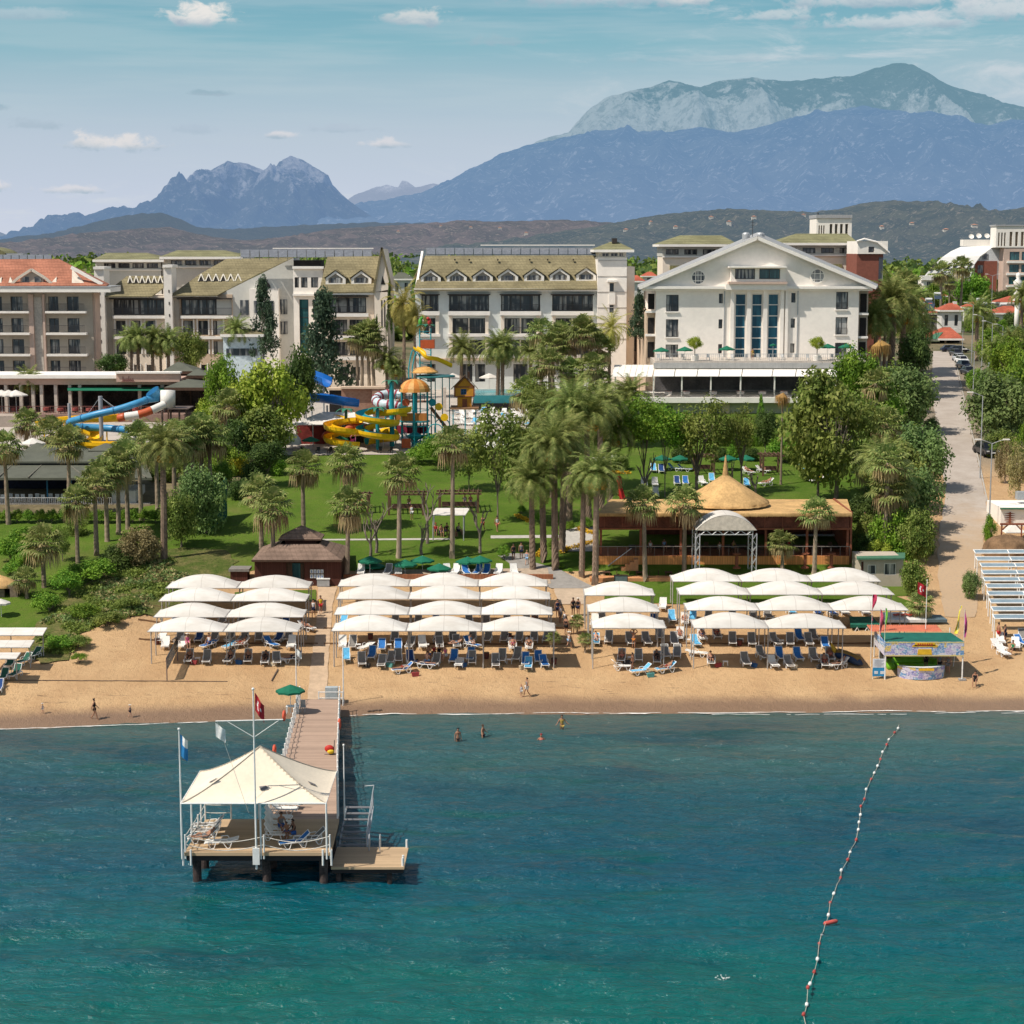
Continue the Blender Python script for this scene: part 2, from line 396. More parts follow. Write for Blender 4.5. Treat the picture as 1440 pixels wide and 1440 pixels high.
# ------------------------------------------------------------------ sea
def wave(x,y):
 k=sstep(148,128,y-lerp(OFF,x))*.85+.15
 w=.34*noise.noise((x*.10+5,y*.34,0))+.19*noise.noise((x*.27+y*.05,y*.85,4))+.10*noise.noise((x*.75-y*.1,y*1.8,8))
 r=1-abs(noise.noise((x*.33+2,y*1.1,12)));w+=.06*(r**3-.4)
 return(w*k if 70<y<155 and abs(x)<52 else .0)-.02
sx_=spaced([(-3000,-300,300),(-300,-52,15),(-52,52,.24),(52,300,15),(300,3000,300)])
sy_=spaced([(-2000,-100,200),(-100,70,10),(70,152,.2)])
m,nt,b=new_mat('sea_water');p=nt.pos();px_,py_,pz_=nt.xyz(p)
pn=nt.noise(nt.scale(p,(.022,.06,1)),1.0,3,.55);yy=nt.math('ADD',py_,nt.math('MULTIPLY',nt.math('SUBTRACT',pn,.5),34))
yy=nt.math('SUBTRACT',yy,nt.math('MULTIPLY',px_,.04))
deep=nt.ramp(nt.math('DIVIDE',nt.math('SUBTRACT',yy,70),80.0,clamp=True),[(0,(.000,.100,.080)),(.2,(.000,.096,.090)),(.34,(.000,.084,.104)),(.5,(.003,.064,.098)),(.68,(.012,.074,.096)),(.82,(.035,.098,.10)),(.92,(.06,.105,.098)),(1,(.10,.11,.095))])
swell=nt.noise(nt.scale(p,(.09,.42,1)),1.0,4,.6)
deep=nt.mix(nt.math('MULTIPLY',nt.sstep(swell,.52,.72),.55),deep,(.0,.075,.052,1))
deep=nt.mix(nt.math('MULTIPLY',nt.sstep(nt.noise(nt.scale(p,(.04,.1,1)),1.0,3,.5),.52,.7),.5),deep,(.001,.03,.06,1))
nt.put(b.inputs['Base Color'],deep);b.inputs['Roughness'].default_value=.15;b.inputs['IOR'].default_value=1.33;b.inputs['Specular IOR Level'].default_value=.5
h1=nt.noise(nt.scale(p,(.7,1.5,1)),1.0,5,.62,.5);h2=nt.noise(nt.scale(p,(2.4,5.0,1)),1.0,3,.6,.3)
nt.put(b.inputs['Normal'],nt.bump(nt.math('ADD',h1,nt.math('MULTIPLY',h2,.42)),1.0,.33));sea_m=m
sheet_obj('sea',*sheet(sx_,sy_,wave),sea_m)
def foam(name,x0,x1,y0,width,seed):
 fb=MB();n=int((x1-x0)*3)
 pts=[]
 for i in range(n+1):
  x=x0+(x1-x0)*i/n;y=y0+lerp(OFF,x)+.5*noise.noise((x*.15,seed,0))+.16*noise.noise((x*.9,seed,4))
  w=width*max(0,.25+noise.noise((x*.35,seed,7))+.6*noise.noise((x*2.1,seed,2)))
  pts.append((x,y,max(ground(x,y),0.02)+.035,w))
 for a,c_ in zip(pts,pts[1:]):
  if a[3]+c_[3]>.02:
   fb.face([(a[0],a[1]-a[3],a[2]),(c_[0],c_[1]-c_[3],c_[2]),(c_[0],c_[1]+.02,c_[2]+.01),(a[0],a[1]+.02,a[2]+.01)])
 tag(fb.build(name,M('white_foam',(.78,.76,.72),.8,.08,4)),kind='structure')
foam('surf_foam',-46,-24,144.6,.24,1.0);foam('surf_foam',-13,46,144.75,.26,5.0);foam('surf_foam',16,46,144.0,.10,9.0)
# ------------------------------------------------------------------ hills and mountains
def mountain(name,ridge,D,depth,base_py,mat,nu=420,nv=70,rough=.12,seed=0.0,gully=1.0,zb=16.0,back=.5,jag=1.0):
 px0,px1=ridge[0][0],ridge[-1][0]
 top=[]
 for i in range(nu+1):
  px=px0+(px1-px0)*i/nu;py=lerp(ridge,px)
  py+=jag*(1.6*noise.fractal((px*.06,seed,1),.9,2.0,5))
  top.append(at_y(px,py,D))
 mb=MB();H=max(t.z for t in top)-zb
 def fn(u,v):
  i=u*nu;k=min(nu,int(round(i)));t=top[k]
  if v<=1:
   yy=D-depth*(1-v);s=yy/D
   x=t.x*(s if False else 1.0)
   e=v**1.25
   g=noise.hetero_terrain((x/H*1.8+seed,yy/H*1.1,seed),.8,2.1,6,.7)
   r=1-abs(noise.noise((x/H*3.2+seed,yy/H*1.2,seed+3)))
   z=zb+(t.z-zb)*e+H*rough*(g*.35-.15+gully*(r-.75))*math.sin(math.pi*min(1,v))**.8*(.35+.65*(t.z-zb)/H)
   return(x,yy,max(z,zb-5))
  w=(v-1)/.15
  return(t.x,D+depth*back*w,zb+(t.z-zb)*(1-w))
 mb.grid(nu,nv,lambda u,v:fn(u,v*1.15))
 return tag(mb.build(name,mat,smooth=True),kind='structure')
def haze_mat(name,haze,amt,cols,scale,rock=None,top=None,zmax=1.0,hz_top=None,band=None):
 """vegetation and rock with blue aerial haze painted over as emission"""
 m,nt,b=new_mat(name);p=nt.pos();x,y,z=nt.xyz(p)
 n1=nt.noise(p,scale,6,.68);n2=nt.noise(p,scale*9,6,.78)
 c=nt.mix(nt.sstep(n1,.42,.58),c4(cols[0]),c4(cols[1]))
 c=nt.mix(nt.math('MULTIPLY',nt.sstep(n2,.54,.62),.85),c,c4(cols[2]))
 nz=nt.xyz(nt.node('ShaderNodeNewGeometry').outputs['Normal'])[2]
 if rock:
  k=nt.math('ADD',nt.math('MULTIPLY',z,1/zmax),nt.math('MULTIPLY',nt.math('SUBTRACT',nt.noise(nt.scale(p,(1,.35,.8)),scale*3,6,.72),.5),rock[2]))
  if band:k=nt.math('ADD',nt.math('SUBTRACT',nt.math('ADD',.62,nt.math('MULTIPLY',nt.math('SUBTRACT',nt.noise(nt.scale(p,(1,.35,.55)),scale*2.2,6,.72),.5),1.6)),nt.math('ABSOLUTE',nt.math('MULTIPLY',nt.math('SUBTRACT',nt.math('DIVIDE',z,zmax),band[0]),band[1]))),nt.math('MULTIPLY',nt.math('SUBTRACT',band[2],nt.math('DIVIDE',x,1000.0)),band[3]))
  c=nt.mix(nt.sstep(k,rock[1],rock[1]+.12),c,c4(rock[0]))
  c=nt.mix(nt.math('MULTIPLY',nt.sstep(k,rock[1],rock[1]+.12),nt.math('MULTIPLY',nt.sstep(nt.noise(nt.scale(p,(1,.4,.35)),scale*10,5,.75),.45,.62),.75)),c,c4([q*.35 for q in rock[0]]))
 nt.put(b.inputs['Base Color'],c);b.inputs['Roughness'].default_value=1;b.inputs['Specular IOR Level'].default_value=0
 nt.put(b.inputs['Normal'],nt.bump(nt.math('ADD',n1,nt.math('MULTIPLY',n2,.5)),.9,.45/scale))
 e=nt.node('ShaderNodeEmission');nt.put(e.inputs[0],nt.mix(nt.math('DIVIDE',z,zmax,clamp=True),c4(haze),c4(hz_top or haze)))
 mx=nt.node('ShaderNodeMixShader');mx.inputs[0].default_value=amt  # fixed share of emission stands in for haze in the air
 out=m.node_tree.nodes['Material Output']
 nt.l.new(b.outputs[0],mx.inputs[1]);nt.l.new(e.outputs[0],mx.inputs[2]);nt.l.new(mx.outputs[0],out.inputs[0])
 return m
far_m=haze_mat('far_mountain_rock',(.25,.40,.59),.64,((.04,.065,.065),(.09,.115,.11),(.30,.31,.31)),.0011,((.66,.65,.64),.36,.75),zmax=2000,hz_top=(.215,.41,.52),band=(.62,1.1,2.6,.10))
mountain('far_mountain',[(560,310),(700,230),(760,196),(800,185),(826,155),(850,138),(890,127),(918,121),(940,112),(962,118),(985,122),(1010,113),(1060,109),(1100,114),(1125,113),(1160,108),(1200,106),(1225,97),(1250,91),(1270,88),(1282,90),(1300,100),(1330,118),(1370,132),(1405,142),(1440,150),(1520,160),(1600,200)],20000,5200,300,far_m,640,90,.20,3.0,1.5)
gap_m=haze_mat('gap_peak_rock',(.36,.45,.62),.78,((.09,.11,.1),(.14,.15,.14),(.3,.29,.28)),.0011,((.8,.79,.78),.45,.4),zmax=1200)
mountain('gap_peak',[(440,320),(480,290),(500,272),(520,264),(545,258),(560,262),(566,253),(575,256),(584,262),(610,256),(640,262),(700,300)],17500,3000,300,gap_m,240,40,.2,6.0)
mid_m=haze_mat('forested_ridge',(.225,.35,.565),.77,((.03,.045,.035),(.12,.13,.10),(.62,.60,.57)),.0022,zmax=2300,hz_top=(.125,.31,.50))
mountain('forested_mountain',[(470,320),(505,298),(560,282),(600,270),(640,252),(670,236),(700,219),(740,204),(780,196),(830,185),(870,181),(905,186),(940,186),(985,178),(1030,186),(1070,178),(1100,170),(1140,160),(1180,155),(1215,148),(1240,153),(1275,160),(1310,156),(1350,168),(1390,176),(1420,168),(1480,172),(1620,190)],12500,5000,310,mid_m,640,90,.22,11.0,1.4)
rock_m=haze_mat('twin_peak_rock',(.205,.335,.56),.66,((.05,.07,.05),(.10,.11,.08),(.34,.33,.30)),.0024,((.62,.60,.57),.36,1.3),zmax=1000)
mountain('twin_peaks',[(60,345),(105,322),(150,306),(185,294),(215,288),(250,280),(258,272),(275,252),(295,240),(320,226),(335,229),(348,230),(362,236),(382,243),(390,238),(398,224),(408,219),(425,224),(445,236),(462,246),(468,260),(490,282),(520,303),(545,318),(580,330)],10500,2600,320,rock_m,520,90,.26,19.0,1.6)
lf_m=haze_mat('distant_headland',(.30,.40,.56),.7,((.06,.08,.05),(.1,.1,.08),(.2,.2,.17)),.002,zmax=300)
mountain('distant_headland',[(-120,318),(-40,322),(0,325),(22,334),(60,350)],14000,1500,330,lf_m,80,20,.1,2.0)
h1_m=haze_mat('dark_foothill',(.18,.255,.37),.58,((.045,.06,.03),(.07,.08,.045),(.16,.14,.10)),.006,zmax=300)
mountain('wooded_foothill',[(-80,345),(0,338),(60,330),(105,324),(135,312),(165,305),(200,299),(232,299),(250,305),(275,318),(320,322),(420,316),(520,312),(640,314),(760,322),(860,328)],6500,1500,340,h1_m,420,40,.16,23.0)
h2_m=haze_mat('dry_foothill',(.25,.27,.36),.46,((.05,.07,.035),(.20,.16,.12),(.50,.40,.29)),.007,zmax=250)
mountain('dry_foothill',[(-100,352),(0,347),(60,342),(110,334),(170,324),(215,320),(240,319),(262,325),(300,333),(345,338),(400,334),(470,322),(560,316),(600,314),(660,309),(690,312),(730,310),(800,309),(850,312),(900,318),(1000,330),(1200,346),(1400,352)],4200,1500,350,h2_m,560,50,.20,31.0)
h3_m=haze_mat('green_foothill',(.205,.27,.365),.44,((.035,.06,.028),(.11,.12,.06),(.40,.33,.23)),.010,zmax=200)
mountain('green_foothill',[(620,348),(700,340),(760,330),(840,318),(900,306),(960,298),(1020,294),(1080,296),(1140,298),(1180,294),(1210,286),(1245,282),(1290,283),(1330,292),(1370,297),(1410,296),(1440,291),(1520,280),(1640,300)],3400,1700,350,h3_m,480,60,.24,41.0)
# ------------------------------------------------------------------ building kit
def glass_mat(name,dark,lite,amt=.5,rough=.08):
 if name in MATS:return MATS[name]
 m,nt,b=new_mat(name);p=nt.pos()
 s=nt.noise(nt.scale(p,(1.9,.3,.12)),1.0,3,.6);q=nt.noise(nt.scale(p,(.35,.3,.5)),1.0,2,.5)
 f=nt.math('MULTIPLY',nt.math('MULTIPLY',nt.sstep(s,.46,.58),nt.sstep(q,.34,.54)),amt)
 nt.put(b.inputs['Base Color'],nt.mix(f,c4(dark),c4(lite)));b.inputs['Roughness'].default_value=rough;b.inputs['Specular IOR Level'].default_value=.6
 MATS[name]=m;return m
GLASS=glass_mat('curtained_glass',(.045,.05,.062),(.40,.39,.37),.95)
GBLUE=glass_mat('blue_glass',(.006,.045,.085),(.02,.12,.18),.7)
GTEAL=glass_mat('teal_glass',(.02,.07,.08),(.05,.16,.17),.7)
DARK=M('dark_interior',(.018,.016,.016),.9,.3)
FRAME=M('dark_bronze_frame',(.05,.04,.035),.5)
WFRAME=M('white_frame',(.72,.69,.64),.6,.06)
CREAM=M('cream_render',(.80,.69,.57),.85,.05,.25)
WHITE=M('white_render',(.86,.80,.73),.8,.05,.25)
COOL=M('pale_grey_render',(.66,.69,.67),.85,.05,.25)
BEIGE=M('beige_stone',(.58,.44,.32),.85,.08,.4)
GREIGE=M('grey_beige_render',(.43,.375,.31),.85,.06,.3)
PINKY=M('pinkish_render',(.55,.41,.34),.85,.07,.3)
TRIM=M('white_trim',(.85,.80,.74),.7,.05,1)
METAL=M('grey_steel',(.42,.43,.44),.45,.1,3,metal=.3)
RAIL=M('dark_railing',(.06,.06,.065),.5)
PANELM=M('solar_panel',(.17,.18,.20),.25,.15,2,spec=.6)
DUSK=M('grey_terracotta_panel',(.30,.30,.27),.8,.1,1)
def tile_mat(name,col,var=.22,row=.42,sat=.5):
 """tiled roof: courses across the slope and per-tile shade"""
 if name in MATS:return MATS[name]
 m,nt,b=new_mat(name);p=nt.pos();x,y,z=nt.xyz(p)
 n1=nt.noise(p,.35,4,.65);n2=nt.noise(nt.scale(p,(2.2,2.2,3.5)),1.0,3,.7)
 c=nt.mix(nt.sstep(n1,.3,.7),c4([q*(1-var)for q in col]),c4([min(1,q*(1+var))for q in col]))
 c=nt.mix(nt.math('MULTIPLY',nt.sstep(n2,.45,.7),sat),c,c4([q*.5 for q in col]))
 w=nt.math('FRACT',nt.math('DIVIDE',z,row));w2=nt.math('FRACT',nt.math('DIVIDE',nt.math('ADD',x,nt.math('MULTIPLY',y,.35)),.5))
 c=nt.mix(nt.math('MULTIPLY',nt.math('LESS_THAN',w,.22),.4),c,c4([q*.42 for q in col]));c=nt.mix(nt.math('MULTIPLY',nt.math('LESS_THAN',w2,.2),.25),c,c4([q*.45 for q in col]))
 nt.put(b.inputs['Base Color'],c);b.inputs['Roughness'].default_value=.9;b.inputs['Specular IOR Level'].default_value=.2
 nt.put(b.inputs['Normal'],nt.bump(nt.math('ADD',w,n2),.5,.06));MATS[name]=m;return m
OLIVE=tile_mat('olive_roof_tiles',(.235,.20,.115))
OLIVE2=tile_mat('mossy_roof_tiles',(.225,.215,.115))
TERRA=tile_mat('terracotta_tiles',(.40,.165,.105))
class Bld:
 def __init__(s,name,label,cat,Y,ref,cx,group=None,gz=None):
  s.Y,s.ref=Y,ref;x=at_y(cx,ref,Y).x
  s.gz=ground(x,Y)if gz is None else gz
  s.root=thing(name,(x,Y,s.gz),label,cat,group)
 def X(s,px,d=0):return at_y(px,s.ref,s.Y+d).x
 def Zp(s,py,d=0):return at_y(720,py,s.Y+d).z
 def pt(s,px,py,d=0):return(s.X(px,d),s.Y+d,s.Zp(py,d))
 def box(s,name,x0,x1,y0,y1,d0,d1,mat,mb=None,par=None):
  """front face on pixels x0..x1, y0 (top)..y1, from depth d0 to d1"""
  b=mb or MB();z1,z0=s.Zp(y0,d0),(s.Zp(y1,d0)if y1 is not None else s.gz-.6)
  b.box(s.X(x0,d0),s.X(x1,d0),s.Y+d0,s.Y+d1,z0,z1)
  return b if mb is not None else b.build(name,mat,par or s.root)
 def wall(s,name,x0,x1,y0,y1,d0,d1,mat,holes=(),reveal=.35,par=None):
  """a block whose front is a real pierced wall; holes in pixels (x0,x1,y0,y1)"""
  b=MB();Yf=s.Y+d0
  X0,X1,Z1=s.X(x0,d0),s.X(x1,d0),s.Zp(y0,d0);Z0=s.gz-.6 if y1 is None else s.Zp(y1,d0)
  H=[(s.X(a,d0),s.X(c,d0),s.Zp(f,d0),s.Zp(e,d0))for a,c,e,f in holes]
  xs=sorted({X0,X1,*[q for h in H for q in h[:2]if X0<q<X1]});zs=sorted({Z0,Z1,*[q for h in H for q in h[2:]if Z0<q<Z1]})
  for i in range(len(xs)-1):
   for j in range(len(zs)-1):
    cx,cz=(xs[i]+xs[i+1])/2,(zs[j]+zs[j+1])/2
    if any(h[0]<cx<h[1]and h[2]<cz<h[3]for h in H):continue
    b.face([(xs[i],Yf,zs[j]),(xs[i+1],Yf,zs[j]),(xs[i+1],Yf,zs[j+1]),(xs[i],Yf,zs[j+1])])
  for a,c,e,f in H:
   r=Yf+reveal
   b.face([(a,Yf,e),(a,r,e),(c,r,e),(c,Yf,e)]).face([(a,Yf,f),(c,Yf,f),(c,r,f),(a,r,f)])
   b.face([(a,Yf,e),(a,Yf,f),(a,r,f),(a,r,e)]).face([(c,Yf,e),(c,r,e),(c,r,f),(c,Yf,f)])
  Yb=s.Y+d1
  b.face([(X0,Yf,Z0),(X0,Yf,Z1),(X0,Yb,Z1),(X0,Yb,Z0)]).face([(X1,Yf,Z0),(X1,Yb,Z0),(X1,Yb,Z1),(X1,Yf,Z1)])
  b.face([(X0,Yb,Z0),(X0,Yb,Z1),(X1,Yb,Z1),(X1,Yb,Z0)]).face([(X0,Yf,Z1),(X1,Yf,Z1),(X1,Yb,Z1),(X0,Yb,Z1)])
  return b.build(name,mat,par or s.root)
 def win(s,x0,x1,y0,y1,d0=0,nx=2,ny=1,glass=None,frame=None,reveal=.3,fw=.07,name='window',bars=True):
  X0,X1,Z1,Z0=s.X(x0,d0),s.X(x1,d0),s.Zp(y0,d0),s.Zp(y1,d0);y=s.Y+d0+reveal
  b=MB().mat(1).box(X0+.01,X1-.01,y,y+.05,Z0+.01,Z1-.01).mat(0)
  for i in range(nx+1):
   x=X0+(X1-X0)*i/nx;x=min(max(x,X0+fw/2+.012),X1-fw/2-.012);b.box(x-fw/2,x+fw/2,y-.06,y-.003,Z0+.012,Z1-.012)
  for j in range(ny+1):
   z=Z0+(Z1-Z0)*j/ny;z=min(max(z,Z0+fw/2+.014),Z1-fw/2-.014);b.box(X0+.014,X1-.014,y-.055,y-.006,z-fw/2,z+fw/2)
  return b.build(name,[frame or FRAME,glass or GLASS],s.root)
 def railing(s,x0,x1,y0,y1,d0,mat=None,step=.16,sides=0.0,name='railing'):
  X0,X1,Z1,Z0=s.X(x0,d0),s.X(x1,d0),s.Zp(y0,d0),s.Zp(y1,d0);y=s.Y+d0;b=MB()
  b.box(X0,X1,y-.03,y+.03,Z1-.06,Z1);n=max(2,int((X1-X0)/step))
  for i in range(n+1):
   x=X0+(X1-X0)*i/n;b.box(x-.015,x+.015,y-.015,y+.015,Z0,Z1-.06)
  for xx in((X0,X1)if sides else()):
   b.box(xx-.03,xx+.03,y+.03,y+sides,Z1-.055,Z1-.005)
  return b.build(name,mat or RAIL,s.root)
 def poly(s,name,faces,mat,thick=.18,par=None):
  """sloping roof planes given as lists of (px,py,depth), each a slab"""
  b=MB()
  for f in faces:b.prism([s.pt(*q)for q in f],(0,0,-thick))
  return b.build(name,mat,par or s.root,recalc=True)
 def dormer(s,cx,ytop,ybot,w,d,mat=TRIM):
  """gabled dormer with a white surround and dark window"""
  y=s.Y+d;xc,z0,z1=s.X(cx,d),s.Zp(ybot,d),s.Zp(ytop,d);hw=(s.X(cx+w/2,d)-s.X(cx-w/2,d))/2;h=z1-z0
  o=[(-1,0),(1,0),(1,.45),(0,1),(-1,.45)];i_=[(-.72,.1),(.72,.1),(.72,.44),(0,.80),(-.72,.44)]
  b=MB();O=[(xc+a*hw,y,z0+c*h)for a,c in o];I=[(xc+a*hw,y,z0+c*h)for a,c in i_]
  B=[(p[0],y+.25,p[2])for p in I]
  for k in range(5):
   j=(k+1)%5;b.face([O[k],O[j],I[j],I[k]]);b.face([I[k],I[j],B[j],B[k]])
  L=3.2
  b.face([O[0],O[4],(O[4][0],y+L,O[4][2]),(O[0][0],y+L,O[0][2])]).face([O[1],(O[1][0],y+L,O[1][2]),(O[2][0],y+L,O[2][2]),O[2]])
  r=b.build('dormer',mat,s.root)
  MB().face([(xc+a*hw,y+.24,z0+c*h)for a,c in i_]).build('dormer_wall',M('dormer_taupe',(.32,.29,.25),.8),r)  # darker taupe wall set back inside the dormer surround
  rb=MB();e=.18
  rb.prism([(xc,y-e,z0+h*1.06),(xc+hw*1.18,y-e,z0+h*.44),(xc+hw*1.18,y+L,z0+h*.44),(xc,y+L,z0+h*1.06)],(0,0,.1))
  rb.prism([(xc,y-e,z0+h*1.06),(xc,y+L,z0+h*1.06),(xc-hw*1.18,y+L,z0+h*.44),(xc-hw*1.18,y-e,z0+h*.44)],(0,0,.1))
  rb.build('dormer_roof',OLIVE,r,recalc=True)
  wb=MB().mat(1).box(xc-hw*.5,xc+hw*.5,y+.16,y+.21,z0+h*.12,z0+h*.48).mat(0)
  for q in(-.5,0,.5):wb.box(xc+hw*q-.03,xc+hw*q+.03,y+.12,y+.157,z0+h*.12,z0+h*.48)
  wb.build('window',[FRAME,GLASS],r)
 def hiproof(s,x0,x1,ye,yr,xr0,xr1,d0,d1,mat,eave=.9,trim=TRIM,par=None):
  a=s.X(x0,d0),s.X(x1,d0);z0,zr=s.Zp(ye,d0),s.Zp(yr,(d0+d1)/2);y0,y1=s.Y+d0,s.Y+d1;ym=(y0+y1)/2
  r0,r1=(s.X(xr0,(d0+d1)/2),ym,zr),(s.X(xr1,(d0+d1)/2),ym,zr)
  A,B_,C,D=(a[0],y0,z0),(a[1],y0,z0),(a[1],y1,z0),(a[0],y1,z0)
  MB().face([A,B_,r1,r0]).face([B_,C,r1]).face([C,D,r0,r1]).face([D,A,r0]).build('roof',mat,par or s.root)
  MB().box(a[0],a[1],y0,y1,z0-.42,z0-.003).build('eave',trim,par or s.root)
def solar_row(s,x0,x1,y0,y1,d,n,lean=2.0):
 """row of tilted roof panels on the hotel roof"""
 for k in range(n):
  a,c=x0+(x1-x0)*k/n+.6,x0+(x1-x0)*(k+1)/n-.6
  MB().prism([s.pt(a,y1,d),s.pt(c,y1,d),s.pt(c,y0,d+lean),s.pt(a,y0,d+lean)],(0,.06,-.06)).build('solar_panel',PANELM,s.root,recalc=True)
 b=MB()
 for k in range(n+1):
  x=x0+(x1-x0)*k/n;b.bar(s.pt(x,y0,d+lean),(s.X(x,d+lean),s.Y+d+lean,s.Zp(y1,d)-.5),.08)
 b.build('panel_rack',METAL,s.root)
# ---- white hotel with pediment (right of the centre)
E=Bld('white_hotel','white hotel with broad triangular pediment and three tall blue glass strips','hotel',278,455,1063)
holesE=[(936.5,954,414.6,438),(936.5,954,449,474),(936.5,954,484.5,507),(1175,1192,410.5,435),(1175,1192,446,470.5),(1175,1192,482,507),
  (1010.5,1016,413,426.5),(1010.5,1016,449,462),(1010.5,1016,484,497),(1112,1118,412,425.5),(1112,1118,448,461),(1112,1118,483,496),
  (1033.4,1049,413,506.5),(1056.6,1072,413,506.5),(1079.6,1095,413,506.5)]
E.wall('wall',922,1207,404,None,0,26,WHITE,holesE)
for h in holesE[:6]:
 E.win(*h,nx=2);E.box('window_sill',h[0]-1,h[1]+1,h[3],h[3]+1.6,-.22,-.002,TRIM);E.railing(h[0]+.5,h[1]-.5,h[3]-9.5,h[3]-.4,-.06,step=.2)
for h in holesE[6:12]:E.win(*h,nx=1)
for h in holesE[12:]:E.win(*h,nx=1,ny=6,glass=GBLUE,frame=WFRAME,reveal=.3,fw=.13,name='glass_strip')
for x0,x1 in((1027,1032),(1050,1055.8),(1073,1078.8),(1097,1102),(1104,1108)):E.box('pilaster',x0,x1,408,507,-.45,-.003,WHITE)
for x in(1018.5,1121.5):E.box('downpipe',x-.6,x+.6,408,507,-.16,-.004,METAL)
E.box('wall',909,921.7,440,None,1.2,24,BEIGE);E.box('wall',1207.3,1220,404,None,1.2,24,GREIGE)
for y in(413,447,481):E.box('window',911,920,y,y+22,1.05,1.195,DARK);E.box('window',1209,1218,y,y+26,1.05,1.195,DARK)
for y in(437,470):E.box('balcony_slab',908,921.7,y,y+3,.3,1.19,TRIM);E.box('balcony_slab',1207.4,1221,y+3,y+6,.3,1.19,TRIM)
gb=MB();AP=E.pt(1063,334,0);L0,R0=E.pt(902,404,0),E.pt(1227,404,0)
gb.prism([L0,R0,AP],(0,.4,0));gb.build('pediment',WHITE,E.root,recalc=True)
E.box('cornice',898,1231,402.5,406.3,-.95,.42,TRIM);E.box('cornice',903,1226,406.4,409,-.5,-.003,WHITE)
for x0,y0,x1,y1 in((1063,331.5,896,403.5),(1063,331.5,1233,403)):
 E.poly('roof',[[(x0,y0,-1.0),(x1,y1,-1.0),(x1,y1-4,26),(x0,y0-5,26)]],M('grey_standing_seam',(.33,.33,.33),.6,.12,1),.25)
 a,c_=Vector(E.pt(x0,y0+3.2,-1.05)),Vector(E.pt(x1+(2 if x1<1000 else-2),y1+1.6,-1.05))
 MB().bar(a,c_,.16,.5,up=(0,0,1)).build('verge_board',TRIM,E.root)
for cx,cy in((981,390),(1148,388)):
 c_=Vector(E.pt(cx,cy,0));r=10.5/9.35
 ring=MB()
 for k in range(28):
  a0,a1=2*math.pi*k/28,2*math.pi*(k+1)/28
  q=lambda a,rr,y:(c_.x+rr*math.cos(a),c_.y+y,c_.z+rr*math.sin(a))
  ring.face([q(a0,r,-.16),q(a1,r,-.16),q(a1,r*.84,-.16),q(a0,r*.84,-.16)]).face([q(a0,r,-.16),q(a0,r,.0),q(a1,r,0),q(a1,r,-.16)]).face([q(a0,r*.84,-.16),q(a1,r*.84,-.16),q(a1,r*.84,-.01),q(a0,r*.84,-.01)])
 o=ring.build('round_window',TRIM,E.root)
 MB().face([(c_.x+r*.85*math.cos(2*math.pi*k/28),c_.y-.012,c_.z+r*.85*math.sin(2*math.pi*k/28))for k in range(28)]).build('pane',GLASS,o)
 bb=MB()
 for w_,h_ in((.36,.8),):bb.box(c_.x-r*w_-.05,c_.x-r*w_+.05,c_.y-.09,c_.y-.02,c_.z-r*.74,c_.z+r*.74).box(c_.x+r*w_-.05,c_.x+r*w_+.05,c_.y-.09,c_.y-.02,c_.z-r*.74,c_.z+r*.74)
 for q_ in(-.45,.3):bb.box(c_.x-r*.76,c_.x+r*.76,c_.y-.085,c_.y-.025,c_.z+r*q_-.05,c_.z+r*q_+.05)
 bb.build('glazing_bars',TRIM,o)
E.wall('window_bay',1027,1104,374.5,396,-1.3,-.003,WHITE,[(1032.5,1060.5,378,392.5),(1066.5,1095.5,378,392.5)],.3)
E.win(1032.5,1060.5,378,392.5,-1.3,nx=2);E.win(1066.5,1095.5,378,392.5,-1.3,nx=2,glass=GTEAL)
E.box('bay_canopy',1024,1105,374.3,376.5,-2.2,-.004,TRIM);E.box('bay_sill',1024,1106,396.2,399.5,-1.7,-.004,PINKY);E.box('entablature',1020,1106,399.7,407.5,-1.35,-.952,WHITE)
T=12.0
E.box('terrace_slab',922,1226,508,519,-T+2,-.01,M('terrace_slab',(.50,.44,.38),.8));E.box('terrace_fascia',920,1180,510.5,518,-T+1.4,-T+1.99,M('corrugated_fascia',(.42,.41,.40),.5,.1,1,streak=(9,1,.1)))
E.railing(922,1226,497.5,507.5,-T+2.1,METAL,.3)
SAIL=M('white_awning',(.80,.76,.70),.85,.05,1)
for x0,x1 in((921,950),(951,982),(983,1013),(1014,1045),(1046,1088),(1089,1121),(1122,1150),(1151,1180)):
 E.poly('awning',[[(x0-1.5,529,-T-1.2),(x1-1.5,529,-T-1.2),(x1,519.3,-T+1.3),(x0,519.3,-T+1.3)]],SAIL,.05)
for k in range(7):
 x0=864+k*8.2
 E.poly('awning',[[(x0+1-4,529.5,-T-1.2),(x0+8.6-4,529.5,-T-1.2),(x0+8.4,513,-T+6),(x0+.6,513,-T+6)]],SAIL,.05)
for x in(920,960,1001,1043,1091,1136,1178):E.box('terrace_post',x-.9,x+.9,529,558,-T-1,-T-.8,TRIM)
for x in(866,893):E.box('terrace_post',x-.8,x+.8,529.5,556,-T-1,-T-.8,TRIM)
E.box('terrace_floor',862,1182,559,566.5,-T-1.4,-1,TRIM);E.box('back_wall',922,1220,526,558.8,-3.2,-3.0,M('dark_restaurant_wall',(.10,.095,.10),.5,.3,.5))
E.railing(920,1180,548.5,558.5,-T-1.1,RAIL,.14)
E.wall('lower_wall',872,1180,566.8,None,-T,-1,M('olive_grey_wall',(.42,.40,.31),.9,.08,.5),[(905,948,571,588),(1000,1016,572,588)],.3)
E.box('lower_wall',1018,1028,566.9,None,-T-.3,-T-.01,BEIGE);E.box('window',906,947,571.5,590,-T+.3,-T+.4,GLASS);E.box('window',1001,1015,572.5,590,-T+.3,-T+.4,GLASS)
